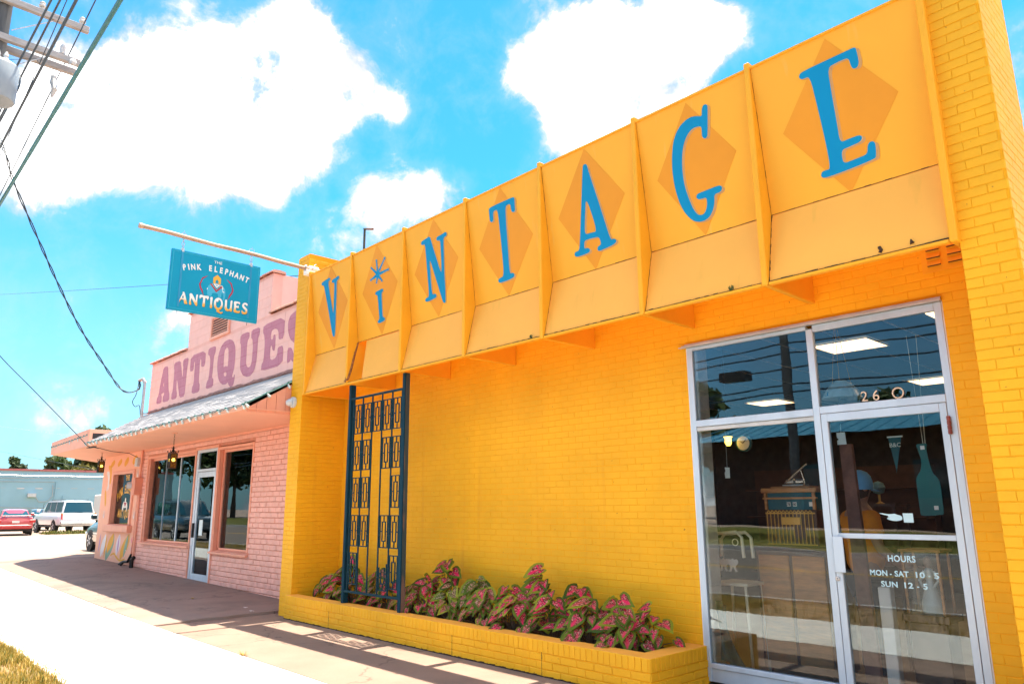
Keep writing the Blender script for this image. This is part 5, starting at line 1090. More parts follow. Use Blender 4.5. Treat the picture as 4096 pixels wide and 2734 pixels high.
for ch in 'ANTIQUES':
    lps = [rounded([(p[0] * k, p[1] * .168 / .72) for p in lp], 2) for lp in serif[ch]]
    shape(lps, .001, V((BX + .0218, u0, 4.355)), U_, Z, SN).build('lettering', M['grad'], bd)
    sh_ = [[(p[0] + .004, p[1] - .005) for p in lp] for lp in lps]; shape(sh_, .0008, V((BX + .0206, u0, 4.355)), U_, Z, SN).build('lettering_shadow', M['cable'], bd)
    u0 += (wd[ch] + .10) * k
def emblem(poly, m, nm, d=.0212, rd=1, parent=None): return shape([rounded(p, rd) if rd else p for p in poly], .0008, V((BX + d, -2.235, 4.53)), U_, Z, SN).build(nm, m, parent or bd)
emblem([[(-.125, .0), (-.13, .09), (-.12, .15), (-.08, .185), (-.02, .195), (.05, .185), (.085, .18), (.12, .15), (.135, .10), (.135, .03), (.12, -.03), (.10, -.035), (.108, .02), (.095, .07), (.08, .08), (.075, .0), (.03, .0), (.03, .05), (-.02, .06), (-.06, .05), (-.06, .0)]], M['eleph'], 'elephant_body')
emblem([[(-.08, .187), (-.02, .197), (.05, .188), (.09, .18), (.10, .13), (.085, .12), (.08, .165), (.0, .185)]], M['ivory'], 'elephant_ear', .0222)
emblem([[(.085, .125), (.10, .10), (.125, .095), (.105, .085), (.09, .10)]], M['ivory'], 'tusk', .0224); emblem([[(-.135, .10), (-.128, .12), (-.122, .10), (-.128, .085)]], M['ivory'], 'tail', .0224)
emblem([[(-.055, .20), (-.055, .285), (.0, .335), (.055, .285), (.055, .20)], [(-.022, .205), (-.022, .24), (.0, .265), (.022, .24), (.022, .205)]], M['gold'], 'howdah', .0222, 0)
emblem([[(-.10, .185), (.0, .07), (.09, .165), (.06, .18), (.0, .12), (-.07, .188)]], M['crimson'], 'saddle_cloth', .0228, 0); emblem([[(-.075, .187), (.0, .105), (.065, .175), (.045, .18), (.0, .135), (-.05, .188)]], M['sign_blue'], 'saddle_band', .0236, 0); emblem([[(-.05, .19), (.0, .138), (.045, .182), (.03, .186), (.0, .158), (-.03, .19)]], M['ivory'], 'saddle_trim', .0244, 0)
db = MB()
for k_ in range(7):
    f = k_ / 6; y_ = -.068 + .128 * f; z_ = .175 - .065 * (1 - abs(2 * f - 1)); db.lathe((BX + .0246, -2.235 + y_, 4.53 + z_), [(.006, 0), (.006, .0008)], 8, (1, 0, 0))
db.build('saddle_dot', M['gold'], bd)
for s_ in (-1, 1):
    p = [(s_ * .13, .30), (s_ * .19, .265), (s_ * .215, .25), (s_ * .23, .20), (s_ * .25, .15), (s_ * .235, .09), (s_ * .215, .06), (s_ * .20, .03), (s_ * .165, -.02), (s_ * .185, .03), (s_ * .19, .065), (s_ * .215, .10), (s_ * .228, .15), (s_ * .212, .20), (s_ * .20, .235), (s_ * .18, .25)]
    emblem([p], M['crimson'], 'bracket_flourish', .0216, 0)
# security camera on the wing wall corner
t = thing('security_camera', 'white dome security camera on the corner of the yellow wing wall', 'camera', (-2.9, -.80, 3.18))
M['cam_white'] = mat('grey_white_plastic', (.55, .57, .58), .5, var=.03, bump=0)
cx_, cz_ = -2.93, 3.165
MB().lathe((cx_, YW - .0065, cz_), [(.085, 0), (.085, .035), (.078, .045)], 20, (0, -1, 0)).build('base', M['cam_white'], t, smooth=True)
ax = V((-.55, -.8, -.1)).normalized(); c_ = V((cx_, YW - .03, cz_))
MB().lathe(c_, [(.055, 0), (.062, .03), (.058, .06), (.040, .09), (.034, .10)], 18, ax).build('housing', M['cam_white'], t, smooth=True)
MB().lathe(c_ + ax * .098, [(.026, 0), (.024, .005)], 14, ax).build('lens_ring', M['steel'], t); MB().lathe(c_ + ax * .102, [(.012, 0), (.010, .003)], 10, ax).build('lens', M['black'], t)

# ------------------------------------------------------------------ pink antiques shop
PXL, PXR = -12.62, -3.056
pk = thing('pink_shop', 'pink painted brick antiques shop with stepped parapet lettered ANTIQUES and a shingled awning', 'shop', (-8, 0, 0))
LWX, LWZ = (-12.0, -8.93), (.785, 2.80); DX, DZ = (-8.925, -7.70), (.06, 2.82); RWX, RWZ = (-7.69, -6.0), (.725, 2.80)
w = MB(); fy = .0; by = .24
def wallseg(x0, x1, z0, z1): w.box(x0, x1, fy, by, z0, z1)
wallseg(PXL, LWX[0], -.2, 3.02); wallseg(LWX[0], LWX[1], -.2, LWZ[0]); wallseg(LWX[0], RWX[1], 2.82, 3.02); wallseg(RWX[0], RWX[1], -.2, RWZ[0]); wallseg(RWX[1], PXR, -.2, 3.02); w.build('wall', M['pink_joint'], pk)
mp = Masonry(pk, M['pink_brick'], bev=.009, jit=.003)
mp.wall((PXL + .03, 0, -.02), X, -Y, PXR - PXL - .03, 3.04, .0938, .255, .012, .011, holes=[(LWX[0] - PXL - .03 - .2, LWX[1] - PXL - .03, LWZ[0] + .02, LWZ[1] + .05), (DX[0] - PXL - .03, DX[1] - PXL - .03 + .02, -1, DZ[1] + .03), (RWX[0] - PXL - .05, RWX[1] - PXL - .03, RWZ[0] + .02, RWZ[1] + .03)], var=.004)
mp.finish(300)
# block parapet
par = MB(); par.box(PXL, -3.06, .0, .2, 3.0, 5.26); par.box(-10.10, -5.66, .0, .2, 5.26, 6.12).build('parapet', M['pink_groove'], pk)
twr = MB(); twr.box(-10.095, -5.665, .2, .62, 5.26, 6.12); twr.build('tower', M['pink_block'], pk)
mb_ = Masonry(pk, M['pink_block'], name='block', bev=.005, jit=.001)
mb_.wall((PXL, 0, 3.8), X, -Y, PXR - PXL, 1.46, .2, .4, .007, .004, var=.0006)
mb_.wall((-10.10, 0, 5.26), X, -Y, 4.435, .85, .2, .4, .007, .004, holes=[(1.53, 2.42, .05, .45)], var=.0006, z_start=7)
mb_.finish(300, 'block_courses')
cpn = MB()
def coping(x0, x1, z, nm='coping_tile'):
    n = max(1, round((x1 - x0) / .47)); s_ = (x1 - x0) / n
    for i in range(n):
        a = x0 + i * s_; tl = random.uniform(-.006, .01); b = MB()
        prof = [(-.055, .0), (-.06, .03), (-.02, .058), (.10, .068), (.23, .05), (.25, .0)]
        vs = []
        for (xx, dz) in ((a - .015, .012), (a + s_ * .96, tl)):
            vs += [(xx, y_, z + q + dz) for y_, q in prof]
        k = len(prof); b.add(vs, [(j, j + 1, k + j + 1, k + j) for j in range(k - 1)] + [tuple(range(k)), tuple(range(k, 2 * k))])
        b.build(nm, M['coping'], pk)
coping(PXL - .06, -10.12, 5.262); coping(-5.64, -3.06, 5.262); coping(-10.16, -5.60, 6.122)
# louvred vent
lv = MB(); lvx = (-8.60, -7.70); lvz = (5.31, 5.72)
fr = MB()
for (a, b_, c, d) in ((lvx[0] - .06, lvx[0], lvz[0], lvz[1]), (lvx[1], lvx[1] + .06, lvz[0], lvz[1]), (lvx[0] - .09, lvx[1] + .09, lvz[0] - .07, lvz[0]), (lvx[0] - .06, lvx[1] + .06, lvz[1], lvz[1] + .06)): fr.box(a, b_, -.045, -.004, c, d)
vf = fr.build('louvre_vent', M['pink_trim'], pk, bevel=.004); MB().box(lvx[0], lvx[1], -.0065, -.0045, lvz[0], lvz[1]).build('void', M['black'], vf)
for i in range(7):
    z = lvz[0] + .02 + i * .057; MB().add([(lvx[0], -.008, z + .04), (lvx[1], -.008, z + .04), (lvx[1], -.04, z), (lvx[0], -.04, z), (lvx[0], -.008, z + .05), (lvx[1], -.008, z + .05), (lvx[1], -.04, z + .01), (lvx[0], -.04, z + .01)], [(0, 1, 2, 3), (4, 5, 6, 7), (0, 1, 5, 4), (1, 2, 6, 5), (2, 3, 7, 6), (3, 0, 4, 7)]).build('slat', M['pink_trim'], vf)
for ch in 'ANTIQUES':
    lps = [list(lp) for lp in ANTIQUES[ch]]
    shape([rounded(lp, 1) for lp in lps], .0015, V((0, -.0052, 0)), X, Z, -Y).build('painted_letter', M['plum'], pk)
# awning
EY, EZ, RZ_ = -1.47, 3.105, 3.955
nc = 13
for i in range(nc):
    f0, f1 = i / nc, (i + 1) / nc; b = MB(); seg = 40
    y0, y1 = EY + (0 - EY) * f0 - .03, EY + (0 - EY) * f1 + .012; z0, z1 = EZ + (RZ_ - EZ) * f0 - .012, EZ + (RZ_ - EZ) * f1 + .004
    xl0 = -12.10 - .5 * f0; rr = random.Random(i)
    xs = [xl0 + (-3.09 - xl0) * j / seg for j in range(seg + 1)]
    lo_ = [(x_, y0 + rr.uniform(-.007, .007), z0 + .020 + rr.uniform(0, .004)) for x_ in xs]
    b.v = lo_ + [(x_, y_ + .004, z_ - .022) for x_, y_, z_ in lo_] + [(x_, y1, z1) for x_ in xs]; n_ = seg + 1
    b.f = [(j, j + 1, 2 * n_ + j + 1, 2 * n_ + j) for j in range(seg)] + [(j, n_ + j, n_ + j + 1, j + 1) for j in range(seg)]; b.m = [0] * len(b.f)
    b.build('shingle_course', M['shingle'], pk, fix=False)
dk = MB(); dk.add([(-12.10, EY, 3.085), (-3.09, EY, 3.085), (-3.09, 0, 3.93), (-12.6, 0, 3.93)], [(0, 1, 2, 3)]); dk.build('roof_deck', M['pink_soffit'], pk)
f_ = MB(); rr = random.Random(3); n_ = 60
top = [(PXL + (-3.06 - PXL) * j / n_, -.006, 4.02 + rr.uniform(-.015, .02)) for j in range(n_ + 1)]; low = [(x_, -.05 - rr.uniform(0, .03), 3.955 + rr.uniform(-.012, .012)) for x_, _, _ in top]
f_.add(top + low, [(j, j + 1, n_ + 2 + j, n_ + 1 + j) for j in range(n_)]); f_.build('step_flashing', M['flash'], pk)
ef = MB(); ef.box(-12.04, -3.09, EY - .002, EY + .03, 3.018, 3.10); ef.build('eave_board', M['pink_soffit'], pk)
sfm = MB(); sfm.box(-12.0, -3.06, EY + .03, -.012, 3.022, 3.04); sfm.build('soffit', M['pink_soffit'], pk)
bdm = MB(); bdm.box(-12.6, -3.06, -.035, -.012, 2.975, 3.02); bdm.build('frieze_board', M['pink_trim'], pk)
for i in range(9):                                              # boarded gable end next to the yellow wing
    y0 = EY + .02 + i * .155; y1 = y0 + .148; zt = lambda y_: 3.06 + (RZ_ - 3.06) * (y_ - EY) / (-EY) - .03
    MB().add([(-3.105, y0, 2.985), (-3.105, y1, 2.985), (-3.105, y1, zt(y1)), (-3.105, y0, zt(y0)), (-3.088, y0, 2.985), (-3.088, y1, 2.985), (-3.088, y1, zt(y1)), (-3.088, y0, zt(y0))], [(0, 1, 2, 3), (4, 5, 6, 7), (0, 1, 5, 4), (1, 2, 6, 5), (2, 3, 7, 6), (3, 0, 4, 7)]).build('gable_board', M['pink_trim'], pk)
MB().bar((-3.08, EY - .04, 3.085), (-3.08, 0, 3.95), .02, .03).build('rake_trim', mat('dark_green_drip_edge', (.03, .12, .11), .5, bump=0), pk)
# windows and door
def pframe(x0, x1, z0, z1, dep, nm='window', sillz=None, glass_m='glass2'):
    fr = MB(); t_ = .055
    fr.box(x0, x0 + t_, -.02, .06, z0, z1).box(x1 - t_, x1, -.02, .06, z0, z1).box(x0 + t_, x1 - t_, -.02, .06, z1 - t_, z1); fo = fr.build(nm, M['pink_trim'], pk, bevel=.006)
    rv = MB(); rv.box(x0 + .002, x0 + t_ + .004, .06, dep + .04, z0, z1 - .002).box(x1 - t_ - .004, x1 - .002, .06, dep + .04, z0, z1 - .002).box(x0 + t_, x1 - t_, .06, dep + .04, z1 - t_ - .004, z1 - .002); rv.build('reveal', M['pink_dark'], fo)
    gb = MB()
    for (a, b_, c, d) in ((x0 + t_ + .004, x0 + t_ + .05, z0 + .05, z1 - .06), (x1 - t_ - .05, x1 - t_ - .004, z0 + .05, z1 - .06), (x0 + t_ + .05, x1 - t_ - .05, z1 - .11, z1 - .06), (x0 + t_ + .05, x1 - t_ - .05, z0 + .02, z0 + .05)): gb.box(a, b_, dep - .03, dep + .02, c, d)
    gb.build('glazing_bead', M['pink_trim'], fo)
    MB().box(x0 + t_ + .045, x1 - t_ - .045, dep - .003, dep + .003, z0 + .045, z1 - .105).build('pane', M[glass_m], fo)
    MB().add([(x0 - .05, -.07, z0 - .06), (x1 + .04, -.07, z0 - .06), (x1 + .04, -.07, z0 - .025), (x0 - .05, -.07, z0 - .025), (x0 - .05, dep, z0 - .06), (x1 + .04, dep, z0 - .06), (x1 + .04, dep, z0 + .022), (x0 - .05, dep, z0 + .022)], [(0, 1, 2, 3), (4, 5, 6, 7), (0, 1, 5, 4), (1, 2, 6, 5), (2, 3, 7, 6), (3, 0, 4, 7)]).build('sill', M['pink_trim'], fo, bevel=.004)
    return fo
lw_ = pframe(LWX[0] - .19, LWX[1] - .002, LWZ[0], LWZ[1] + .03, .10); rw_ = pframe(RWX[0] + .002, RWX[1] + .02, RWZ[0], RWZ[1], .11)
for x_ in (-11.1, -10.12): MB().box(x_ - (.020 if x_ == -10.12 else .004), x_ + (.020 if x_ == -10.12 else .004), .085, .115, LWZ[0] + .05, LWZ[1] - .08).build('mullion', M['alu'], lw_)
pd = MB(); d0, d1 = DX[0] + .02, DX[1] - .02
for (a, b_, c, d) in ((d0, d0 + .11, .07, 2.80), (d1 - .09, d1, .07, 2.80), (d0 + .11, d1 - .09, 2.74, 2.80), (d0 + .11, d1 - .09, 2.33, 2.385)): pd.box(a, b_, -.005, .07, c, d)
pdo = pd.build('door_frame', M['alu'], pk, bevel=.005)
MB().box(d0 - .04, d0, -.03, .05, .06, 2.86).box(d1, d1 + .05, -.03, .05, .06, 2.86).box(d0, d1, -.03, .05, 2.80, 2.86).build('surround', M['pink_trim'], pdo, bevel=.005)
dl_ = MB(); l0, l1 = d0 + .125, d1 - .10
for (a, b_, c, d) in ((l0, l0 + .085, .085, 2.322), (l1 - .06, l1, .085, 2.322), (l0 + .085, l1 - .06, 2.21, 2.322), (l0 + .085, l1 - .06, .085, .22)): dl_.box(a, b_, .002, .05, c, d)
dlo = dl_.build('door', M['alu'], pk, bevel=.004); MB().box(l0 + .08, l1 - .055, .02, .026, .215, 2.215).build('pane', M['glass2'], dlo); MB().box(d0 + .105, d1 - .085, .02, .026, 2.38, 2.745).build('transom_pane', M['glass2'], pdo)
MB().box(l0 + .02, l0 + .035, -.05, .0, .95, 1.25).build('handle', M['black'], dlo); MB().box(-8.52, -8.33, .012, .0165, 1.0, 1.32).build('notice', M['card'], dlo)
MB().box(DX[0], DX[1], -.12, .2, .02, .075).build('threshold', M['kerb'], pk)
# mural wall under the flat canopy
gy = .19
mw = MB(); MWX = (-16.1, -12.63); VX, VZ = (-15.05, -13.15), (1.17, 2.56)
for (a, b_, c, d) in ((MWX[0], VX[0], -.2, 3.02), (VX[1], MWX[1], -.2, 3.02), (VX[0], VX[1], -.2, VZ[0]), (VX[0], VX[1], VZ[1], 3.02)): mw.box(a, b_, 0, .24, c, d)
mw.box(MWX[0], MWX[0] + .24, .24, 9, -.2, 3.02); mw.build('mural_wall', M['pink_soffit'], pk)
mwin = MB(); t_ = .10
mwin.box(VX[0] - .02, VX[0] + t_, -.04, .1, VZ[0], VZ[1]).box(VX[1] - t_, VX[1] + .02, -.04, .1, VZ[0], VZ[1]).box(VX[0] + t_, VX[1] - t_, -.04, .1, VZ[1] - .08, VZ[1]); mo = mwin.build('mural_window', M['pink_trim'], pk, bevel=.006)
MB().box(VX[0] - .16, VX[1] + .16, -.12, .0, VZ[0] - .20, VZ[0] - .03).build('sill', M['pink_trim'], mo, bevel=.01); MB().box(VX[0] - .02, VX[1] + .02, -.03, .1, VZ[0] - .03, VZ[0]).build('sill_board', M['pink_dark'], mo)
mpn = MB().box(VX[0] + t_, VX[1] - t_, .10, .106, VZ[0], VZ[1] - .08).build('pane', M['glass2'], mo)
for (wrd, zc, h, arc, w_) in (('THE', 2.32, .13, 0, .34), ('PINK ELEPHANT', 1.98, .21, .22, 1.45), ('ANTIQUES', 1.33, .20, -.04, 1.20)):
    n_ = len(wrd)
    for i, ch in enumerate(wrd):
        if ch == ' ': continue
        f = (i + .5) / n_; q = 2 * f - 1; a = -arc * 4 * q / w_ * .9
        text(ch, h / .70, .0008, V((-14.1 + w_ * (f - .5), .0985, zc - arc * q * q)), V((math.cos(a), 0, math.sin(a))), V((-math.sin(a), 0, math.cos(a))), -Y, bold=.010, sx=.62 if n_ > 3 else .8).build('lettering', M['gold'], mpn)
for poly, m_, d in (([(-.30, .0), (-.30, .25), (-.2, .40), (.05, .42), (.2, .34), (.26, .2), (.25, .0), (.16, .0), (.15, .14), (.0, .15), (-.02, .14), (-.16, .14), (-.17, .0)], M['ivory'], .0985), ([(-.17, .38), (.0, .18), (.15, .36)], M['crimson'], .0975), ([(-.06, .42), (-.06, .52), (.0, .58), (.06, .52), (.06, .42)], M['ivory'], .0972)):
    shape([[(p[0] * .8, p[1] * .62) for p in poly]], .0008, V((-14.1, d, 1.50)), X, Z, -Y).build('window_emblem', m_, mpn)
M['m_orange'] = mat('mural_orange', (.76, .34, .015), .6, var=.1, bump=.05); M['m_white'] = mat('mural_white', (.78, .70, .70), .6, var=.08, bump=.05); M['m_green'] = mat('mural_sage', (.22, .34, .24), .6, var=.12, bump=.05); M['m_lilac'] = mat('mural_lilac', (.48, .26, .48), .6, var=.12, bump=.05); M['m_pink'] = mat('mural_magenta', (.72, .15, .28), .6, var=.1, bump=.05)
def mural(poly, m_, x, z, sx=1., sz=1., d=0, r=2): shape([rounded([(p[0] * sx, p[1] * sz) for p in poly], r)], .0012, V((x, -.0012 - d * .0014, z)), X, Z, -Y).build('mural_shape', M[m_], pk)
leafy = [(-.5, 0), (-.42, .45), (-.15, .85), (0, 1), (.15, .85), (.42, .45), (.5, 0), (.42, -.45), (.15, -.85), (0, -1), (-.15, -.85), (-.42, -.45)]
def lean(poly, k): return [(p[0] + p[1] * k, p[1]) for p in poly]
for i, (x_, z_) in enumerate(((-15.25, 2.80), (-14.6, 2.80), (-14.0, 2.80), (-13.3, 2.82))): mural(lean(leafy, .3), 'm_orange', x_, z_, .34, .11 + .02 * (i > 1))
mural([(0, 0), (.22, -.05), (.30, -.35), (.30, -.9), (.18, -.9), (.16, -.35), (.0, -.15)], 'm_orange', -15.62, 2.78, 1.2, .6); mural([(0, 0), (.22, -.05), (.30, -.35), (.30, -.9), (.18, -.9), (.16, -.35), (.0, -.15)], 'm_white', -15.74, 2.62, 1.1, .6)
mural([(0, 0), (.10, -.1), (.18, -.6), (.1, -.7), (.0, -.2)], 'm_orange', -15.75, 2.1, 1.4, .7)
for (x_, z_, s_) in ((-15.6, 1.30, .3), (-12.95, 2.35, .3), (-12.92, 1.3, .28), (-15.55, 2.05, .18)):
    for k in range(5):
        a = (k - 2) * .5; shape([[(-.02, 0), (.02, 0), (math.sin(a) * .3 + .012, math.cos(a) * .8), (math.sin(a) * .3 - .012, math.cos(a) * .8)]], .001, V((x_, -.0014 - k * .0012, z_)), X * s_ * 2, Z * s_, -Y).build('mural_shape', M['m_white'], pk)
mural(lean(leafy, .45), 'm_white', -15.35, .58, .36, .32); mural(lean(leafy, .45), 'm_lilac', -15.72, .64, .10, .26); mural(lean(leafy, .45), 'm_orange', -15.12, .56, .12, .32, 1)
mural(lean(leafy, .5), 'm_green', -14.72, .54, .55, .36); mural(lean(leafy, .5), 'm_orange', -14.70, .66, .42, .27, 1); mural(lean(leafy, .2), 'm_white', -14.0, .64, .36, .28); mural(lean(leafy, .2), 'm_lilac', -13.98, .64, .12, .25, 1)
mural(lean(leafy, .55), 'm_orange', -13.42, .60, .52, .34); mural(lean(leafy, .55), 'm_green', -13.33, .62, .22, .28, 1); mural([(-.8, .1), (-.4, .25), (-.1, .05), (.3, -.12), (.8, .02), (.8, -.06), (.3, -.2), (-.12, -.05), (-.42, .15), (-.8, .02)], 'm_orange', -13.95, .32, .8, .5)
for (x_, z_, m_, a, b_) in ((-12.86, .78, 'm_pink', .10, .09), (-12.86, .56, 'm_lilac', .09, .10), (-12.84, .34, 'm_pink', .07, .06), (-12.78, 1.55, 'm_orange', .06, .42), (-12.73, 1.5, 'm_green', .07, .2)): mural(leafy, m_, x_, z_, a * 1.4, b_)
for (x_, z_) in ((-15.28, .34), (-14.5, .3), (-14.12, .50), (-14.08, .62), (-14.04, .74), (-14.0, .86), (-13.36, .38), (-13.28, .52)): mural(leafy, 'm_white', x_, z_, .05, .016, 2, 0)
# flat canopy
CZ0, CZ1 = 3.022, 3.40
cn = MB(); poly = [(-15.72, -1.45), (-11.99, -1.45), (-11.99, 6), (-19.4, 6), (-19.4, .85)]
top_ = [3.35, 3.43, 3.43, 3.35, 3.35]; k = len(poly)
cn.add([(x_, y_, CZ0) for x_, y_ in poly] + [(p[0], p[1], z_) for p, z_ in zip(poly, top_)], [tuple(range(k)), tuple(range(k, 2 * k))] + [(i, (i + 1) % k, k + (i + 1) % k, k + i) for i in range(k)])
cn.build('flat_canopy', M['pink_soffit'], pk); tb = MB(); tb.add([(-15.73, -1.456, CZ0 - .01), (-12.0, -1.456, CZ0 - .01), (-12.0, -1.456, 3.43), (-15.73, -1.456, 3.35)], [(0, 1, 2, 3)])
tb.plate([(0, 0), (3.74, 0), (3.74, .41), (0, .33)], V((-15.73, -1.453, CZ0 - .004)), X, Z, -Y, .012); tb.build('canopy_fascia', M['pink_trim'], pk)
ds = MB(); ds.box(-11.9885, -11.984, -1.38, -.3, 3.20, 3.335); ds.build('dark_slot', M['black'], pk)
vs_ = MB(); vs_.box(-12.5, -11.9, -1.36, -1.28, 3.006, 3.0215); vs_.build('soffit_vent', M['black'], pk)
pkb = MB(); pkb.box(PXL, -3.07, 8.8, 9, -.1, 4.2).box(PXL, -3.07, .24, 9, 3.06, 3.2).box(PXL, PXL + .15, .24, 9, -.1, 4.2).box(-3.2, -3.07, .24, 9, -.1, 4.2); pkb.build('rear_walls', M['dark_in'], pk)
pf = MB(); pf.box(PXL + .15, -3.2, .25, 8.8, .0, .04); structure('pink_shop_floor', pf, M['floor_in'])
mb2 = MB(); mb2.box(-16.0, -12.65, 2.5, 2.6, .2, 3.0); mb2.build('inner_partition', M['dark_in'], pk)
# stock in the pink windows
t = thing('tan_board', 'large tan board hung inside the pink shop window by the door', 'board', (-9.6, .6, 2.0)); MB().plate([(0, .06), (1.0, .0), (1.06, .72), (-.08, .80)], V((-10.15, .62, 1.98)), X, Z, -Y, .02).build('panel', mat('tan_panel', (.50, .27, .08), .6, var=.1), t)
t = thing('headboard', 'arched wooden headboard standing inside the right pink shop window', 'headboard', (-6.9, .8, .04)); hbp = [(-.42, 0), (-.42, .9), (-.36, 1.2), (-.2, 1.42), (0, 1.5), (.2, 1.42), (.36, 1.2), (.42, .9), (.42, 0)]
MB().plate(hbp, V((-7.45, 1.0, .6)), X, Z, -Y, .04).build('panel', M['oak'], t, bevel=.006)
for x_ in (-7.84, -7.1): MB().box(x_, x_ + .06, .96, 1.0, .04, .6).build('leg', M['oak'], t)
t = thing('display_table', 'dark table set with china inside the large pink shop window', 'table', (-10.2, 1.2, .04)); MB().box(-11.3, -9.2, .7, 1.5, .98, 1.02).build('top', M['walnut'], t)
for x_ in (-11.2, -9.35):
    for y_ in (.75, 1.4): MB().box(x_, x_ + .06, y_, y_ + .06, .04, .98).build('leg', M['walnut'], t)
t = thing('white_plate', 'big white plate propped on the display table', 'plate', (-10.35, 1.0, 1.021)); MB().lathe((-10.35, 1.0, 1.27), [(.05, 0), (.2, .02), (.25, .05), (.25, .055), (.05, .02)], 24, V((.3, -.95, .1))).build('dish', M['white'], t, smooth=True)
for i, x_ in enumerate((-9.9, -9.75, -9.6, -9.48)):
    t = thing('glass_goblet', ['clear goblet next to the white plate on the display table', 'second clear goblet from the white plate', 'third clear goblet from the white plate', 'clear goblet at the far end of the row, nearest the shop door'][i], 'goblet', (x_, .9, 1.021), 0, 'goblets on the display table'); MB().lathe((x_, .9, 1.021), [(.04, 0), (.008, .01), (.008, .10), (.045, .15), (.05, .24)], 12).build('bowl', M['ceramic'], t, smooth=True)
# string lights along the eave and canopy
M['bulb'] = mat('clear_bulb', (.62, .70, .70), .08, var=.1, bump=0, spec=1.); M['socket'] = mat('green_socket', (.03, .20, .18), .5, bump=0)
sl_ = thing('string_lights', 'string of clear bulbs clipped along the pink awning edge and canopy', 'string lights', (-9, -1.5, 3.1))
lmb = MB().lathe((0, 0, 0), [(.012, 0), (.014, -.02), (.024, -.05), (.022, -.075), (.006, -.09)], 8).mesh('bulb', M['bulb'], smooth=True)
smb = MB().lathe((0, 0, .022), [(.013, 0), (.014, -.025), (.012, -.03)], 7).mesh('socket', M['socket'])
def run(a, b_, n, sag, off):
    a, b_ = V(a), V(b_); pts = []
    for i in range(n + 1):
        p = a.lerp(b_, i / n); pts.append(p)
        if i < n: pts += [a.lerp(b_, (i + .3) / n) - Z * sag, a.lerp(b_, (i + .7) / n) - Z * sag]
        r_ = random.Random(i + int(a.x * 10)); place('bulb', lmb, sl_, p + V(off), (r_.uniform(.3, 1.1), r_.uniform(-.5, .5), 0)); place('socket', smb, sl_, p + V(off))
    MB().tube(pts, .006, 5).build('wire', M['cable_teal'], sl_)
run((-12.05, EY - .045, 3.095), (-3.1, EY - .045, 3.095), 28, .028, (0, -.004, -.01)); run((-15.68, -1.475, 3.22), (-12.1, -1.475, 3.30), 13, .015, (0, -.004, -.01)); run((-3.068, EY - .03, 3.11), (-3.068, -.5, 3.66), 3, .01, (0.02, 0, -.01))
# lanterns
def lantern(loc, label, ch):
    t = thing('lantern', label, 'lantern', loc, 0, 'wrought iron lanterns under the pink eaves'); b = lambda: MB()
    MB().lathe((0, 0, -.012), [(.055, 0), (.055, .012)], 14).build('ceiling_rose', M['pink_soffit'], t, local=True)
    c = MB(); n_ = int(ch / .035)
    for i in range(n_):
        z_ = -.012 - i * .035; q = .009
        if i % 2: c.tube([(-q, 0, z_), (-q, 0, z_ - .04), (q, 0, z_ - .04), (q, 0, z_), (-q, 0, z_)], .0025, 4)
        else: c.tube([(0, -q, z_), (0, -q, z_ - .04), (0, q, z_ - .04), (0, q, z_), (0, -q, z_)], .0025, 4)
    c.build('chain', M['iron'], t, local=True); zt = -.02 - n_ * .035
    cr = MB(); cr.tube([(0, 0, zt), (0, 0, zt - .15)], .012, 8); cr.lathe((0, 0, zt - .04), [(.035, 0), (.035, .01)], 10)
    for a in range(4):
        d = V((math.cos(a * math.pi / 2 + .78), math.sin(a * math.pi / 2 + .78), 0)); o_ = V((0, 0, zt))
        cr.tube([o_ + d * .01 - Z * .05, o_ + d * .03 - Z * .10, o_ + d * .07 - Z * .13, o_ + d * .105 - Z * .12, o_ + d * .115 - Z * .09, o_ + d * .095 - Z * .085], .007, 5)
    cr.build('scroll_crown', M['iron'], t, local=True)
    z0, z1 = zt - .42, zt - .15; fr_ = MB(); h_ = .064
    for sx in (-1, 1):
        for sy in (-1, 1): fr_.box(sx * h_ - .008, sx * h_ + .008, sy * h_ - .008, sy * h_ + .008, z0, z1)
    fr_.box(-.072, .072, -.072, .072, z1, z1 + .012).box(-.072, .072, -.072, .072, z0 - .012, z0); 
    for s_ in (-1, 1):
        for k in range(5):
            q = -.06 + k * .024
            for (a1, a2) in ((q, q + .024), (q + .024, q)):
                for zz in range(4):
                    za = z0 + zz * (z1 - z0) / 4; zb = za + (z1 - z0) / 4
                    fr_.bar((a1, s_ * .0655, za), (a2, s_ * .0655, zb), .004, .004); fr_.bar((s_ * .0655, a1, za), (s_ * .0655, a2, zb), .004, .004)
    fr_.build('frame', M['iron'], t, local=True); MB().box(-.058, .058, -.058, .058, z0, z1).build('amber_panes', M['amber'], t, local=True); MB().lathe((0, 0, z0 + .13), [(.0, 0), (.04, .03), (.0475, .06), (.03, .095), (0, .1)], 10).build('glow', M['bulb_lit'], t, local=True)
    for s_ in (-1, 1): MB().lathe((0, s_ * .0585, (z0 + z1) / 2 + .02), [(.034, 0), (.022, .005), (.0, .007)], 10, (0, s_, 0)).build('bullseye', M['bulb_lit'], t, local=True); MB().lathe((s_ * .0585, 0, (z0 + z1) / 2 + .02), [(.034, 0), (.022, .005), (.0, .007)], 10, (s_, 0, 0)).build('bullseye', M['bulb_lit'], t, local=True)
    return t
lantern((-7.48, -1.0, 3.02), 'iron lantern with amber glass hanging by chain before the pink shop door', .26)
lantern((-14.0, -.62, 3.02), 'iron lantern with amber glass hanging beside the mural wall end', .09)
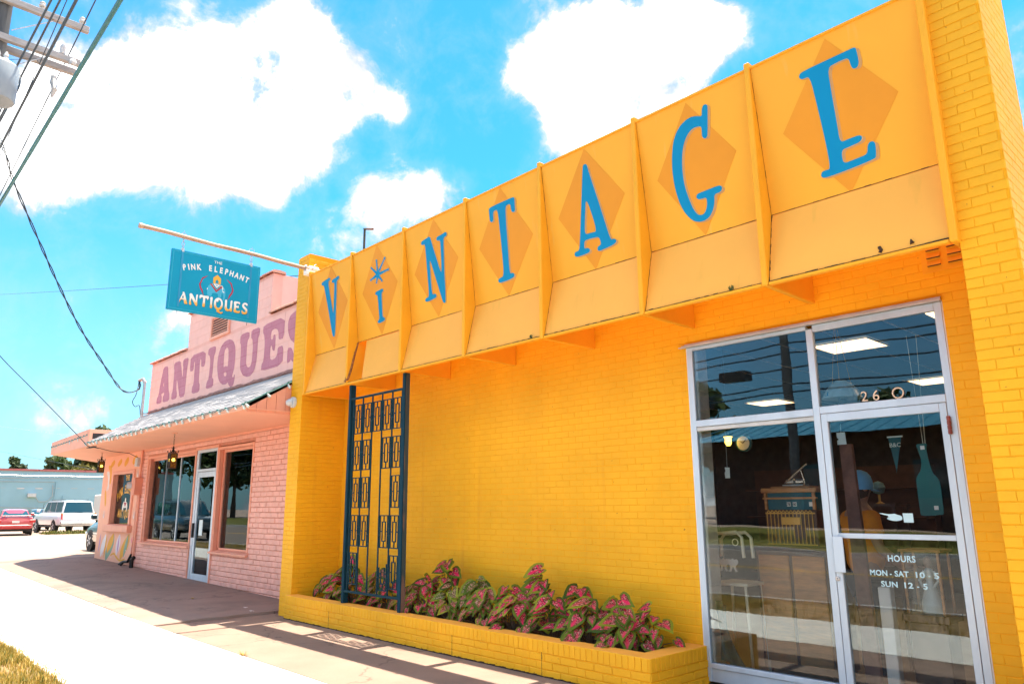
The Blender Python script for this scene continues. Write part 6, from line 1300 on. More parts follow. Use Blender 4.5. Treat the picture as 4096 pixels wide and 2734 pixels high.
# meter, conduits and clutter at the corner
t = thing('electric_meter', 'pink painted meter box with round grey meter on the corner of the pink shop', 'meter', (-12.6, -.1, 2.1))
MB().box(-12.72, -12.44, -.20, -.003, 1.90, 2.33).build('box', M['pink_dark'], t, bevel=.01); MB().lathe((-12.72, -.15, 2.14), [(.085, 0), (.085, .10), (.075, .14), (.0, .15)], 18, (-.5, -.9, 0)).build('meter', M['ceramic'], t, smooth=True)
MB().tube([(-12.55, -.06, 2.33), (-12.55, -.06, 3.02)], .03, 8).build('conduit', M['pink_trim'], t); MB().tube([(-12.6, -.05, 1.9), (-12.62, -.05, 1.5), (-12.66, -.04, .9), (-12.70, -.05, .18)], .02, 7).build('lower_conduit', M['pink_trim'], t); MB().tube([(-12.5, -.05, 1.9), (-12.5, -.05, .18)], .028, 8).build('down_conduit', M['pink_trim'], t)
t = thing('junction_box', 'small grey junction box high on the pink shop corner', 'box', (-12.75, -.1, 2.75)); MB().box(-12.86, -12.66, -.13, -.002, 2.62, 2.84).build('case', M['ceramic'], t, bevel=.01)
MB().tube([(-12.76, -.08, 2.84), (-12.8, -.3, 2.95), (-12.5, -.8, 2.96), (-12.1, -1.2, 3.0)], .008, 5).build('flex', M['cable'], t)
t = thing('standpipe', 'stubby black iron drain pipes at the foot of the pink shop corner', 'pipe', (-12.6, -.15, .15)); MB().tube([(-12.2, -.16, .14), (-12.2, -.16, .34), (-12.25, -.10, .40)], .05, 8).build('pipe', M['iron'], t); MB().tube([(-13.3, -.12, .19), (-13.0, -.12, .26), (-12.7, -.1, .28), (-12.6, -.06, .45)], .035, 8).build('elbow', M['iron'], t); MB().tube([(-12.95, -.12, .26), (-12.95, -.2, .18)], .03, 8).build('branch', M['iron'], t)
t = thing('service_mast', 'pale blue service mast with weatherhead at the left end of the pink parapet', 'mast', (-12.78, -.2, 3.1)); MB().tube([(-12.80, -.10, 3.45), (-12.80, -.10, 4.80)], .035, 8).build('pipe', M['steel'], t); MB().tube([(-12.80, -.10, 4.80), (-12.84, -.14, 4.90), (-12.95, -.2, 4.86)], .045, 8).build('weatherhead', M['steel'], t)
MB().bar((-12.82, -.08, 3.98), (-12.62, .04, 3.98), .03, .03).build('stay', M['steel'], t)
# tufts and litter
t = thing('weed', 'small dry weed growing at the pavement edge', 'weed', (-.435, -2.43, 0))
wb = MB(); rr = random.Random(9)
for k in range(46):
    a = rr.uniform(0, 6.28); l = rr.uniform(.03, .085); d = V((math.cos(a), math.sin(a) * .7, 0)); c = V((-.435, -2.43, 0)) + d * rr.uniform(0, .04); e = c + d * l + Z * rr.uniform(.01, .05); s_ = V((-d.y, d.x, 0)) * .0035
    wb.quad(c - s_, c + s_, e + s_ * .3, e - s_ * .3)
wb.build('blades', M['grass'], t, fix=False)
for i, (x_, y_, lb) in enumerate(((-5.55, -1.1, 'dry leaf lying in the middle of the shaded porch'), (-3.9, -.9, 'pale scrap on the porch near the yellow wing'), (-3.45, -1.0, 'second pale scrap close to the porch lip'))):
    t = thing('leaf_litter', lb, 'litter', (x_, y_, gz(x_) + .035)); b = MB()
    for k in range(5): b.quad(*[V((x_, y_, gz(x_) + .036)) + V((random.uniform(-.05, .05), random.uniform(-.03, .03), random.uniform(0, .02))) for _ in range(4)])
    b.build('scrap', M['grass'] if i == 0 else M['walk'], t, fix=False)
# ------------------------------------------------------------------ utility pole and wires on this side of the street
UX, UY = -6.75, -4.85
t = thing('utility_pole', 'tall dark utility pole with cross-arms and transformer by the near kerb', 'utility pole', (UX, UY, 0))
MB().tube([(UX, UY, -.3), (UX, UY, 6), (UX, UY, 12.5)], [.19, .165, .13], 14).build('shaft', M['polewood'], t, smooth=True)
for z, dx, y0, y1 in ((10.35, .17, -1.3, 1.32), (9.62, .17, -1.25, 1.25), (9.60, -.17, -1.25, 1.25)):
    arm = MB().box(UX + dx - .05, UX + dx + .05, UY + y0, UY + y1, z - .06, z + .06).build('cross_arm', M['oldwood'], t, bevel=.006)
for z in (10.35, 9.62):
    for s_ in (1, -1): MB().bar((UX + .17, UY + s_ * .15, z - .55), (UX + .17, UY + s_ * .75, z - .07), .03, .008).build('brace', M['steel'], t)
ins = [(-1.2, 10.35), (.55, 10.35), (1.2, 10.35)]
for y_, z in ins:
    MB().lathe((UX + .17, UY + y_, z + .06), [(.015, 0), (.015, .05), (.055, .06), (.06, .09), (.035, .12), (.05, .14), (.02, .17)], 12).build('insulator', M['ceramic'], t, smooth=True)
MB().lathe((UX + .17, UY + .95, 9.62 + .06), [(.03, 0), (.05, .02), (.045, .05), (.05, .08), (.045, .11), (.05, .14), (.045, .17), (.03, .2)], 12).build('surge_arrester', M['ceramic'], t, smooth=True)
MB().lathe((UX + .2, UY + 1.12, 9.55), [(.02, 0), (.06, .02), (.02, .05), (.06, .08), (.02, .10)], 12, (1, 0, .2)).build('suspension_insulator', M['ceramic'], t)
MB().tube([(UX - .17, UY + .92, 9.38), (UX - .15, UY + .93, 9.24), (UX - .1, UY + .95, 9.10), (UX - .14, UY + .93, 8.95)], [.05, .06, .055, .02], 9).build('fuse_cutout', M['ceramic'], t)
MB().tube([(UX - .1, UY + .95, 9.1), (UX - .05, UY + .6, 9.55), (UX - .05, UY + .2, 9.35), (UX + .1, UY + .35, 8.9)], .006, 4).build('jumper', M['cable'], t)
tr_ = MB(); c0 = (UX + .40, UY + .06, 8.30)
tr_.lathe(c0, [(.05, 0), (.27, .0), (.285, .03), (.285, .62), (.27, .66), (.18, .72), (.05, .74)], 24); to = tr_.build('transformer', M['drum'], t, smooth=True)
for a in (-.6, .4): MB().lathe((c0[0] + .12 * math.cos(a), c0[1] + .12 * math.sin(a), 8.98), [(.04, 0), (.03, .05), (.045, .06), (.03, .1), (.04, .12), (.015, .2)], 10).build('bushing', M['ceramic'], to)
def wire(nm, label, a, b_, r, sag, m, n=24, group=None, twist=0):
    a, b_ = V(a), V(b_); pts = []
    for i in range(n + 1):
        f = i / n; p = a.lerp(b_, f) - Z * sag * 4 * f * (1 - f); pts.append(p)
    t = tag(MB().tube(pts, r, 6).build(nm, m, None, smooth=True), label, 'wire', group)
    return t
def through(u, v, y):
    d = px_dir(u, v); k = (y - CAM.y) / d.y; return CAM + d * k
def street_wire(nm, label, p0, p1, y, r, m, group='overhead wires along the street'):
    a, b_ = through(*p0, y), through(*p1, y); d = (b_ - a).normalized()
    if d.x > 0: d = -d
    e0 = a - d * ((24 - a.x) / abs(d.x)); e1 = a + d * ((a.x + 45) / abs(d.x))
    return wire(nm, label, e0, e1, r, .0, m, 30, group)
cb = street_wire('thick_cable', 'thick teal bundled telephone cable sweeping diagonally across the upper left sky', (482, 0), (0, 815), -4.5, .026, M['cable_teal'])
street_wire('power_line', 'power line in the thick pair, nearest the pole top', (205, 0), (74, 252), -4.55, .017, M['cable']); street_wire('power_line', 'power line second from the pole, crossing all three arms', (241, 0), (78, 319), -4.4, .016, M['cable'])
street_wire('power_line', 'thin power line between the two thick lines at the cross-arms', (268, 0), (134, 311), -4.2, .008, M['cable']); street_wire('power_line', 'thick power line nearest the bundled cable, crossing the arm tips', (306, 0), (88, 420), -4.35, .022, M['cable'])
street_wire('power_line', 'outermost thin power line tied to the insulator at the arm end', (383, 0), (177, 420), -3.75, .011, M['cable'])
# service drop, twisted pair sagging to the mast
def path_wire(nm, label, pts, r, m, n=6, sub_=8, tw=0.):
    P = [V(p) for p in pts]; out = []
    for i in range(len(P) - 1):
        p0, p1, p2, p3 = P[max(i - 1, 0)], P[i], P[i + 1], P[min(i + 2, len(P) - 1)]
        for k in range(sub_):
            f = k / sub_; out.append(.5 * ((2 * p1) + (p2 - p0) * f + (2 * p0 - 5 * p1 + 4 * p2 - p3) * f * f + (3 * p1 - p0 - 3 * p2 + p3) * f ** 3))
    out.append(P[-1]); mb = MB()
    if tw:
        for ph in (0, math.pi):
            mb.tube([q + V((math.cos(i * .9 + ph) * tw, math.sin(i * .9 + ph) * tw, math.sin(i * .9 + ph) * tw * .5)) for i, q in enumerate(out)], r, 5)
    else: mb.tube(out, r, 6)
    return tag(mb.build(nm, m, None, smooth=True), label, 'wire')
# cables
sd = [through(-150, 250, -4.6), through(0, 560, -4.25), through(52, 720, -3.8), through(150, 950, -3.0), through(235, 1140, -2.3), through(320, 1310, -1.6), through(410, 1450, -.9), through(490, 1560, -.4), V((-12.95, -.2, 4.62)), V((-12.92, -.2, 4.86))]
path_wire('service_drop', 'dark twisted service wire sagging from the pole to the pink shop mast', sd, .014, M['cable'], tw=.018)
path_wire('secondary_cable', 'short cable looping down from the transformer to the pole edge', [through(66, 262, -4.45), through(80, 318, -4.45), through(70, 360, -4.5), through(30, 430, -4.5), through(-40, 560, -4.5)], .016, M['cable'])
path_wire('secondary_cable', 'second cable dropping past the transformer at the left edge', [through(58, 300, -4.5), through(30, 375, -4.5), through(-8, 470, -4.55), through(-60, 640, -4.55)], .014, M['cable'])
lp_ = [V((-12.95, -.2, 4.86)), through(545, 1575, -.3), through(530, 1605, -.35), through(540, 1625, -.3), V((-12.9, -.15, 4.2)), V((-12.84, -.12, 3.95))]
path_wire('drip_loop', 'loose loops of cable hanging at the service mast', lp_, .010, M['cable'])
path_wire('telephone_wire', 'thin dark wire running down from the left edge to the pink awning corner', [through(-160, 1235, -4.4), through(0, 1423, -3.5), through(120, 1545, -2.9), through(240, 1668, -2.2), through(320, 1750, -1.7), through(352, 1783, -1.5), V((-12.0, -1.30, 3.0)), V((-12.1, -1.2, 2.99))], .009, M['cable'])
wire('far_wire', 'thin wire passing behind the hanging sign and pink tower', through(-200, 1185, 3), through(1260, 1098, 3), .012, .1, M['cable'])
wire('far_wire', 'far thin wire slanting above the pale blue building', through(-100, 1785, 16), through(420, 1885, 16), .02, .0, M['cable'])
wire('far_wire', 'faint far wire high above the pale blue building', through(-100, 1690, 20), through(300, 1745, 20), .012, .0, M['oldwood'])
# ------------------------------------------------------------------ pale blue building and lot behind
BXX = -76.0; B0, B1 = -22.0, 17.5; BH = 5.2
bb_ = thing('blue_building', 'long pale blue block building with red roof edge behind the parked cars', 'building', (BXX, 0, .2))
MB().box(BXX - 20, BXX, B0, B1, 0, BH).build('wall', M['bluewall'], bb_); 
for i in range(10):
    y = B0 + i * (B1 - B0) / 10; MB().box(BXX - 20.1, BXX + .12, y + .04, y + 3.95 - .04, BH, BH + .18).build('roof_edge', mat('brick_red_coping', (.42, .12, .12), .6) if i == 0 else bpy.data.materials['brick_red_coping'], bb_)
pipe = M['steel']
MB().tube([(BXX + .06, 11.2, .3), (BXX + .06, 11.2, 4.2)], .06, 6).build('downpipe', M['bluewall'], bb_); MB().tube([(BXX + .06, 11.9, .3), (BXX + .06, 11.9, 2.9)], .06, 6).build('downpipe', M['bluewall'], bb_)
MB().box(BXX, BXX + .3, 8.9, 9.6, 2.75, 3.1).build('wall_unit', M['ceramic'], bb_)
MB().tube([(BXX + .1, 9.6, 2.75), (BXX + .12, 9.9, 2.3), (BXX + .12, 10.6, 2.35), (BXX + .1, 11.0, 2.9), (BXX + .1, 10.9, 3.9)], .03, 5).build('cable_loop', M['steel'], bb_)
for z, a, b_ in ((1.75, 3.2, 15), (4.15, -8, 11), (4.5, -8, 16), (4.75, 0, 17)): MB().tube([(BXX + .15, a, z + .25), (BXX + .15, (a + b_) / 2, z), (BXX + .15, b_, z + (.05 if z > 2 else -.05))], .022, 4).build('wall_cable', M['steel'], bb_)
for y, z in ((2.2, 1.1), (2.55, 1.3), (2.95, 1.0)): MB().tube([(BXX + .12, y, .3), (BXX + .12, y, z + 1.0)], .07, 6).build('riser', M['steel'], bb_)
MB().box(BXX, BXX + .3, 1.95, 3.1, 1.75, 2.15).build('meter_bank', M['ceramic'], bb_); MB().lathe((BXX + .3, 1.8, 1.9), [(.17, 0), (.17, .15), (.1, .2)], 12, (1, 0, 0)).build('meter', M['white'], bb_); MB().lathe((BXX + .3, 2.9, 2.2), [(.17, 0), (.17, .15), (.1, .2)], 12, (1, 0, 0)).build('meter', M['white'], bb_)
rr = random.Random(2)
for k in range(8): MB().box(BXX, BXX + .02, 5 + k * 1.5, 5.6 + k * 1.5, 3.55 + rr.uniform(-.05, .05), 3.62).build('weep_ledge', M['steel'], bb_)
aw = thing('green_awning', 'domed green awning on the pale blue wall at the left edge', 'awning', (BXX, -.5, 2.8)); am = mat('green_awning_cloth', (.01, .24, .17), .6, var=.1, bump=.05)
a_ = MB(); n_ = 8; P_ = []
for i in range(n_ + 1):
    th = i / n_ * math.pi / 2; P_.append((BXX + 1.1 * math.sin(th), 4.35 - .55 * (1 - math.cos(th))))
for i in range(n_): a_.quad((P_[i][0], -3.5, P_[i][1]), (P_[i][0], .95, P_[i][1]), (P_[i + 1][0], .95, P_[i + 1][1]), (P_[i + 1][0], -3.5, P_[i + 1][1]))
a_.box(BXX + 1.08, BXX + 1.1, -3.5, .95, 2.85, 3.8); a_.box(BXX, BXX + 1.1, .93, .95, 2.85, 4.0); a_.build('canopy', am, aw); MB().box(BXX, BXX + 1.1, .951, .955, 2.62, 2.85).build('valance', M['ivory'], aw)
# verge in front of the wall
gv = MB(); gv.quad((BXX + .1, -22, .205), (BXX + 7, -22, .205), (BXX + 7, 17.5, .205), (BXX + .1, 17.5, .205)); structure('lot_verge', gv, M['grass'])
blades('grass', 9000, (BXX + .2, BXX + 7.5), (-4, 17), .28, M['grass'], seed=8, wd=.03)
blades('grass', 500, (-43.5, -41.5), (3.9, 6.2), .22, M['lawn'], seed=9, wd=.03)
# ------------------------------------------------------------------ cars
def loft(sections, closed=True):
    """sections: list of point rings"""
    mb = MB(); n = len(sections[0]); vs = [p for s_ in sections for p in s_]
    fs = []
    for i in range(len(sections) - 1):
        for k in range(n): fs.append((i * n + k, i * n + (k + 1) % n, (i + 1) * n + (k + 1) % n, (i + 1) * n + k))
    fs += [tuple(range(n))[::-1], tuple((len(sections) - 1) * n + k for k in range(n))]
    return mb.add(vs, fs)
def ringsec(x, w, zb, zt, tuck=.10, crown=.03):
    h = zt - zb
    half = [(w * .82, zb), (w * .97, zb + .10 * h), (w, zb + .45 * h), (w * .985, zb + .78 * h), (w * (1 - tuck), zt - crown * .3), (w * .45, zt + crown)]
    return [(x, y, z) for y, z in half] + [(x, -y, z) for y, z in half[::-1]]
M['rim_silver'] = mat('silver_rim_paint', (.62, .63, .65), .35, .2, var=.05, bump=0)
def wheel(t, x, y, r, wd, m_rim='chrome'):
    s_ = 1 if y > 0 else -1; c = V((x, y, r))
    o = MB().lathe(c - Y * s_ * wd, [(r * .62, 0), (r * .94, 0), (r, .03), (r, wd - .03), (r * .94, wd), (r * .64, wd + .004)], 22, (0, s_, 0)).build('wheel', M['tyre'], t, local=True, smooth=True)
    m_rim = 'rim_silver'; rim = MB(); rim.lathe(c - Y * s_ * .03, [(r * .64, 0), (r * .60, .02), (r * .5, .0), (.06, .01), (.05, .03), (0.01, .035)], 22, (0, s_, 0))
    for k in range(5):
        a = k * 2 * math.pi / 5; rim.bar(c + Y * s_ * .0 + V((math.cos(a) * .05, 0, math.sin(a) * .05)), c + V((math.cos(a) * r * .6, 0, math.sin(a) * r * .6)), .05, .03, (0, 1, 0))
    rim.build('rim', M[m_rim], o, local=True)
def car(label, loc, rz, paint, kind='sedan', lower=None):
    t = thing('parked_car', label, 'car', loc, rz, 'cars parked in the lot beyond the pink shop')
    if kind == 'suv':
        Lh, w, r = 2.75, .99, .38; secs = [(-2.75, .93, .50, 1.02), (-2.70, .97, .42, 1.12), (-2.2, .99, .40, 1.16), (0, .99, .40, 1.16), (1.45, .985, .40, 1.16), (1.6, .975, .42, 1.13), (2.4, .95, .44, 1.06), (2.68, .90, .46, .98), (2.75, .84, .52, .86)]
        gh = [(-2.66, .90, 1.10, 1.12), (-2.50, .80, 1.10, 1.82), (-2.2, .77, 1.1, 1.88), (.4, .77, 1.1, 1.89), (.75, .77, 1.1, 1.85), (1.52, .84, 1.1, 1.16)]; wb = (-1.65, 1.68)
    else:
        Lh, w, r = 2.35, .88, .32; secs = [(-2.35, .76, .46, .82), (-2.30, .83, .34, .95), (-1.9, .87, .30, .98), (-1.0, .88, .27, .96), (.9, .88, .27, .95), (1.2, .87, .28, .93), (1.9, .84, .30, .80), (2.25, .77, .34, .70), (2.35, .66, .40, .58)]
        gh = [(-1.78, .74, .93, .955), (-1.15, .62, .92, 1.33), (-.7, .60, .92, 1.40), (.1, .60, .92, 1.41), (.45, .62, .92, 1.36), (1.15, .74, .90, .94)]; wb = (-1.38, 1.38)
    body = loft([ringsec(*s_) for s_ in secs]).build('body', M[paint], t, local=True, smooth=True)
    ghs = [[(x, w_ * 1.04, z0), (x, w_ * 1.0, z0 + (z1 - z0) * .5), (x, w_ * .93, z1 - .02), (x, w_ * .5, z1 + .015), (x, -w_ * .5, z1 + .015), (x, -w_ * .93, z1 - .02), (x, -w_, z0 + (z1 - z0) * .5), (x, -w_ * 1.04, z0)] for x, w_, z0, z1 in gh]
    cab = loft(ghs).build('cabin', M[paint], t, local=True, smooth=True)
    def pane(nm, a, b_, c, d, push=.012):
        a, b_, c, d = map(V, (a, b_, c, d)); n = (b_ - a).cross(d - a).normalized(); cen = (a + b_ + c + d) / 4
        if n.dot(cen - V((0, 0, 1.0))) < 0: n = -n
        q = [cen + (p - cen) * .93 + n * push for p in (a, b_, c, d)]; mb = MB(); mb.add(q + [p - n * .02 for p in q], [(0, 1, 2, 3), (0, 1, 5, 4), (1, 2, 6, 5), (2, 3, 7, 6), (3, 0, 4, 7)]); mb.build(nm, M['car_glass'], t, local=True)
    g0, g1, gA, gB = gh[0], gh[1], gh[-2], gh[-1]
    pane('rear_window', (g0[0], g0[1] * .95, g0[3] + .03), (g0[0], -g0[1] * .95, g0[3] + .03), (g1[0], -g1[1] * .9, g1[3] - .02), (g1[0], g1[1] * .9, g1[3] - .02))
    pane('windscreen', (gB[0], gB[1] * .95, gB[3]), (gB[0], -gB[1] * .95, gB[3]), (gA[0], -gA[1] * .9, gA[3] - .02), (gA[0], gA[1] * .9, gA[3] - .02))
    xs = [g1[0] + .06, -1.15, -.02, gA[0] - .05] if kind == 'suv' else [g1[0] + .35, -.05, gA[0] - .02]
    zb, zt = gh[2][2] + .09, gh[2][3] - .07; wb_, wt = gh[2][1] * 1.03, gh[2][1] * .945
    for s_ in (1, -1):
        for a, b_ in zip(xs[:-1], xs[1:]):
            front = b_ == xs[-1]
            pane('side_window', (a + .03, s_ * wb_, zb), (b_ - .03 + (.35 if front else 0), s_ * wb_, zb), (b_ - .03 - (.02 if front else 0), s_ * wt, zt), (a + .03 + (.28 if (kind != 'suv' and a == xs[0]) else 0), s_ * wt, zt), .02)
        for x in wb:
            arch_ = MB(); arch_.lathe((x, s_ * (w - .10), r), [(r * 1.14, 0), (r * 1.14, .095), (r * 1.0, .102)], 22, (0, s_, 0)); arch_.build('wheel_arch', M['black'], t, local=True); wheel(t, x, s_ * (w + .005), r, .23)
        zl = 1.0 if kind == 'suv' else .80; xb = secs[0][0]
        lw_, lh = (.12, .34) if kind == 'suv' else (.24, .16)
        MB().box(xb - .02, xb + .16, s_ * (w * .93) - lw_ / 2 - .03 * s_, s_ * (w * .93) + lw_ / 2 - .06 * s_, zl - lh / 2 - .05, zl + lh / 2 - .05).build('tail_lamp', M['tail_red'], t, local=True, bevel=.015)
        if kind == 'suv': MB().box(xb - .024, xb + .1, s_ * (w * .93) - lw_ / 2 - .03 * s_, s_ * (w * .93) + lw_ / 2 - .06 * s_, zl + .06, zl + .14).build('tail_lamp_amber', M['tail_amber'], t, local=True)
        MB().box(secs[-1][0] - .14, secs[-1][0] - .02, s_ * .62 - .15, s_ * .62 + .15, secs[-1][3] - .10, secs[-1][3] + .02).build('headlight', M['plate'], t, local=True, bevel=.02)
        MB().box(gA[0] + .25, gA[0] + .42, s_ * (w + .02), s_ * (w + .19), zb + .02, zb + .18).build('wing_mirror', M[paint], t, local=True, bevel=.03)
    xb = secs[0][0]
    if kind == 'suv':
        MB().box(xb - .12, xb + .02, -.93, .93, .50, .68).build('bumper', M['chrome'], t, local=True, bevel=.03); MB().box(xb - .128, xb - .118, -.16, .16, .53, .66).build('number_plate', M['plate'], t, local=True)
        for s_ in (1, -1): MB().tube([(-2.2, s_ * .62, 1.93), (.4, s_ * .62, 1.94)], .02, 6).build('roof_rail', M['black'], t, local=True)
        MB().tube([(1.2, .85, 1.12), (1.0, .86, 1.75)], .012, 4).build('aerial', M['black'], t, local=True); MB().box(-2.1, 2.0, -.95, .95, .36, .42).build('underbody', M['black'], t, local=True); MB().bar((-2.74, -.2, 1.16), (-2.62, .35, 1.20), .02, .02).build('rear_wiper', M['black'], t, local=True)
    else:
        MB().box(xb - .04, xb + .06, -.78, .78, .36, .58).build('bumper', M[lower or paint], t, local=True, bevel=.05); MB().box(xb - .052, xb - .03, -.17, .17, .66, .78).build('number_plate', M['plate'], t, local=True)
        MB().box(xb + .02, xb + .22, -.70, .70, 1.03, 1.06).build('spoiler', M[paint], t, local=True, bevel=.012)
        for s_ in (1, -1): MB().box(xb + .08, xb + .16, s_ * .55 - .03, s_ * .55 + .03, .95, 1.035).build('spoiler_foot', M[paint], t, local=True)
        MB().box(-1.9, 1.8, -.80, .80, .20, .30).build('underbody', M[lower or 'black'], t, local=True)
    if lower:
        lb_ = loft([ringsec(x, w_ + .012, zb_, zb_ + .24, .0, 0) for x, w_, zb_, zt_ in secs[1:-1]]); lb_.build('lower_cladding', M[lower], t, local=True, smooth=True)
    return t
R_ = math.radians
car('red saloon car parked with its tail to the viewer at the left edge', (-43.5, 2.55, .2), R_(174), 'car_red')
car('white sport utility car parked by the pale blue wall with roof rails', (-45.2, 5.45, .2), R_(184), 'car_white', 'suv')
car('black car half hidden between the red and the white car', (-53.3, 5.7, .2), R_(176), 'car_black')
car('dark teal and tan car half hidden behind the mural wall', (-19.7, 1.98, .2), R_(182), 'car_teal', 'sedan', 'car_tan')
# camper van behind the mural corner
t = thing('camper_van', 'boxy off-white camper van parked behind the mural wall corner', 'camper van', (-64, 13.3, .2), R_(176)); cm_ = mat('off_white_camper_panel', (.62, .60, .56), .5, var=.06, world=False, bump=0)
MB().box(-2.6, 2.6, -1.1, 1.1, .45, 2.62).build('body', cm_, t, local=True, bevel=.08); MB().box(-2.62, -2.60, -.12, .65, 1.25, 2.05).build('rear_window', M['car_glass'], t, local=True, bevel=.02); MB().box(-2.62, -2.60, -.86, -.62, 1.35, 2.1).build('rear_window', M['car_glass'], t, local=True)
MB().box(-1.3, .4, -.5, .5, 2.62, 2.80).build('roof_unit', M['black'], t, local=True, bevel=.04); MB().box(-2.3, -1.6, -.9, .9, 2.62, 2.76).build('roof_rack', M['white'], t, local=True); MB().box(-2.68, -2.6, -1.05, 1.05, .42, .60).build('bumper', M['chrome'], t, local=True)
for x in (-1.6, 1.7):
    for y in (-1.1, 1.1): wheel(t, x, y, .36, .22)
for s_ in (1, -1): MB().box(-2.625, -2.6, s_ * .95 - .06, s_ * .95 + .06, .75, 1.0).build('tail_lamp', M['tail_red'], t, local=True)
# ------------------------------------------------------------------ trees
def tree(name, label, loc, h, cr, m_, seed, group=None, trunk_h=.35, leaf=.32, n=2600, shape_=1.0):
    r = random.Random(seed); t = thing(name, label, 'tree', loc, 0, group)
    tk = MB(); tk.tube([V((0, 0, -.2)), V((r.uniform(-.2, .2), r.uniform(-.2, .2), h * trunk_h)), V((r.uniform(-.4, .4), r.uniform(-.4, .4), h * .75))], [h * .028, h * .02, h * .008], 8)
    limbs = []
    for k in range(7):
        a = r.uniform(0, 6.28); z0 = h * (trunk_h + .08 * k * .6); e = V((math.cos(a) * cr * .6, math.sin(a) * cr * .6, z0 + h * r.uniform(.12, .28))); tk.tube([V((0, 0, z0)), e * .5 + V((0, 0, z0 * .5 + h * .04)), e], [h * .012, h * .008, h * .004], 5); limbs.append(e)
    tk.build('trunk', M['trunk'], t, local=True)
    rng = np.random.default_rng(seed); cl = []
    for k in range(26):
        a = r.uniform(0, 6.28); q = r.random(); zc = h * (trunk_h + .05 + (1 - trunk_h - .08) * q); rad = cr * math.sqrt(max(.05, 1 - (2 * q - .85) ** 2 * shape_)) * r.uniform(.35, .95)
        cl.append((math.cos(a) * rad, math.sin(a) * rad, zc, cr * r.uniform(.22, .42)))
    C = np.array(cl); idx = rng.integers(0, len(cl), n); d = rng.normal(size=(n, 3)); d /= np.linalg.norm(d, axis=1)[:, None]
    P = C[idx, :3] + d * C[idx, 3:4] * (rng.random((n, 1)) ** .4) * np.array([1, 1, .75])
    u = rng.normal(size=(n, 3)); u /= np.linalg.norm(u, axis=1)[:, None]; v = np.cross(u, d); v /= np.linalg.norm(v, axis=1)[:, None] + 1e-6; s_ = rng.uniform(.6, 1.3, (n, 1)) * leaf
    Q = np.stack([P - u * s_, P - v * s_ * .5, P + u * s_, P + v * s_ * .5 + d * s_ * .3], 1).reshape(-1, 3)
    me = bpy.data.meshes.new('crown'); me.from_pydata(Q.tolist(), [], (np.arange(n * 4).reshape(n, 4)).tolist()); me.materials.append(M[m_]); o = link(bpy.data.objects.new('crown', me)); o.parent = t
    return t
G1 = 'trees behind the pale blue building'
tree('tree', 'broad dark green tree rising highest behind the blue building', (-106, 22.5, 0), 12.2, 4.6, 'tree_dark', 1, G1, leaf=.5, n=4200); tree('tree', 'dark tree beside the pink canopy end', (-101, 25.5, 0), 11, 4.2, 'tree_dark', 2, G1, leaf=.5, n=3600)
tree('tree', 'yellowish tree in front of the dark trees behind the blue roof', (-100, 20.0, 0), 8.9, 2.8, 'tree_yel', 3, G1, leaf=.4); tree('tree', 'mid green rounded tree left of the dark trees', (-106, 17.6, 0), 8.9, 2.6, 'tree_mid', 4, G1, leaf=.4)
tree('tree', 'small conical tree top over the blue roof', (-112, 13.4, 0), 8.7, 1.4, 'tree_dark', 5, G1, leaf=.35, n=1200); tree('tree', 'tiny leftmost tree top over the blue roof', (-114, 10.2, 0), 8.0, 1.6, 'tree_dark', 6, G1, leaf=.35, n=1000); tree('tree', 'low leftmost pair tree top over the blue roof', (-114, 8.6, 0), 7.7, 1.0, 'tree_mid', 7, G1, leaf=.3, n=800)
t = thing('far_pole', 'thin far utility pole with cross-arm among the trees', 'utility pole', (-95, 21, 0)); MB().tube([(-95, 20.4, 0), (-95, 20.4, 8.9)], .12, 6).build('shaft', M['oldwood'], t); MB().box(-95.05, -94.95, 18.6, 22.2, 8.45, 8.6).build('cross_arm', M['oldwood'], t)
# ------------------------------------------------------------------ across the street (seen in the window reflections)
bk2 = MB(); strip(bk2, XB[2:11], -26, -19.78, .40, .0); structure('bank', bk2, M['lawn']); st2 = MB(); strip(st2, XB[2:11], -60, -26, .40); structure('far_yard', st2, M['lot'])
blades('grass', 12000, (-30, 12), (-25.9, -19.9), .16, M['lawn'], zf=lambda x: gz(x) + .2, seed=12, wd=.02)
ob = thing('brick_building', 'long dark brick building with blue metal roof across the street', 'building', (-5, -32, .85)); M['dkbrick'] = mat('dark_brown_brick', (.10, .05, .038), .85, var=.4, vscale=3, fine=20, bump=.4, bdist=.01)
MB().box(-14, 14, -44, -29, .3, 5.0).build('wall', M['dkbrick'], ob); rfm = MB(); rfm.add([(-15, -27.5, 4.7), (15, -27.5, 4.7), (15, -36, 7.0), (-12, -36, 7.0), (15, -45, 4.7), (-15, -45, 4.7)], [(0, 1, 2, 3), (3, 2, 4, 5), (0, 3, 5), (1, 4, 2)]); rfm.build('roof', mat('blue_metal_roof', (.05, .26, .40), .4, .3), ob)
for i in range(40): MB().bar((-14.8 + i * .76, -27.5, 4.715), (-14.8 + i * .76 + (.3 if i < 4 else 0), -36, 7.015), .03, .04).build('roof_seam', bpy.data.materials['blue_metal_roof'], ob)
for x in (-9, -4, 1, 6): MB().box(x, x + 1.4, -29.05, -28.98, 1.8, 3.4).build('window', M['car_glass'], ob)
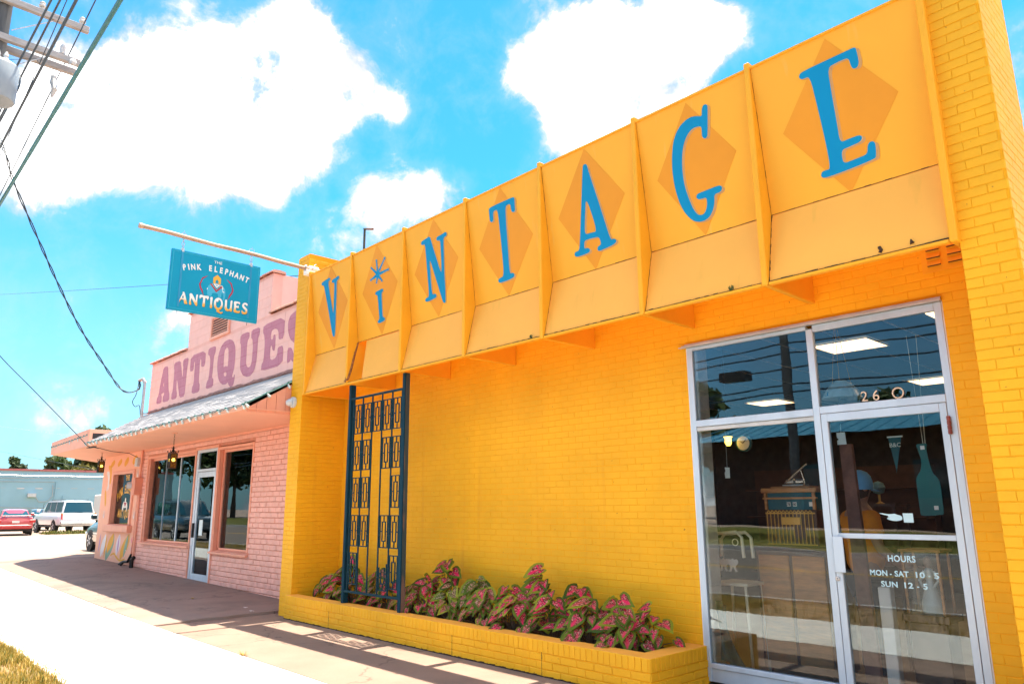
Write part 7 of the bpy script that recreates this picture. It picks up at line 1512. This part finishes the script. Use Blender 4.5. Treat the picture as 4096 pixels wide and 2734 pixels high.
t = thing('utility_pole', 'far utility pole with terminal boxes across the street', 'utility pole', (-5.9, -21.8, 0)); MB().tube([(-5.9, -21.8, -.2), (-5.9, -21.8, 13)], [.2, .15], 12).build('shaft', M['polewood'], t); MB().box(-8.8, -7.6, -22.1, -21.5, 6.6, 7.0).build('terminal_box', M['black'], t); MB().box(-11.5, -9.5, -22.1, -21.6, 5.6, 6.1).build('splice_case', M['black'], t)
for z, s_ in ((8.6, .3), (7.9, .5), (7.5, .2), (6.9, .3), (6.2, .5), (5.9, .2)): MB().tube([(-60, -21.8, z - .6), (-32, -21.8, z - s_ - .5), (-5.9, -21.8, z), (20, -21.8, z - s_ - .5), (50, -21.8, z - .6)], .035, 5).build('cable', M['cable'], t)
G2 = 'trees across the street'
for i, (x, y, h, cr, m_) in enumerate(((-13, -52, 8.5, 4.5, 'tree_dark'), (-3, -52, 7.5, 5, 'tree_dark'), (7, -52, 11.0, 5, 'tree_dark'), (-22, -40, 9, 4, 'tree_mid'), (-31, -30, 10, 4.5, 'tree_dark'), (-44, -28, 9, 4.5, 'tree_mid'), (-58, -30, 12, 5.5, 'tree_dark'), (-72, -27, 11, 5, 'tree_dark'), (-90, -32, 12, 6, 'tree_mid'), (20, -44, 11, 5, 'tree_dark'))):
    tree('tree', ['tree behind the far left of the dark brick building', 'tree behind the middle of the brick roof', 'tallest tree behind the right of the brick roof', 'mid green tree beyond the brick building end', 'dark tree on the bank opposite the pink shop', 'mid green tree on the bank further left', 'big dark tree opposite the parking lot', 'dark tree farthest along the opposite bank but one', 'farthest tree along the opposite bank', 'tree beyond the right end of the brick building'][i], (x, y, .6), h, cr, m_, 20 + i, G2, leaf=.5, n=2400)
t = thing('hydrant', 'white fire hydrant on the opposite grass bank', 'hydrant', (-47, -20.6, .6)); MB().lathe((-47, -20.6, .3), [(.16, 0), (.16, .05), (.11, .06), (.11, .55), (.15, .57), (.13, .68), (.04, .76)], 12).build('barrel', M['white'], t, smooth=True); MB().lathe((-47.2, -20.6, .7), [(.06, 0), (.06, .4)], 8, (1, 0, 0)).build('outlet', M['white'], t)
car('black pickup-height car parked at the kerb in front of the pink shop', (-31, -7.6, .07), R_(4), 'car_black', 'suv')['group'] = 'cars on the street'
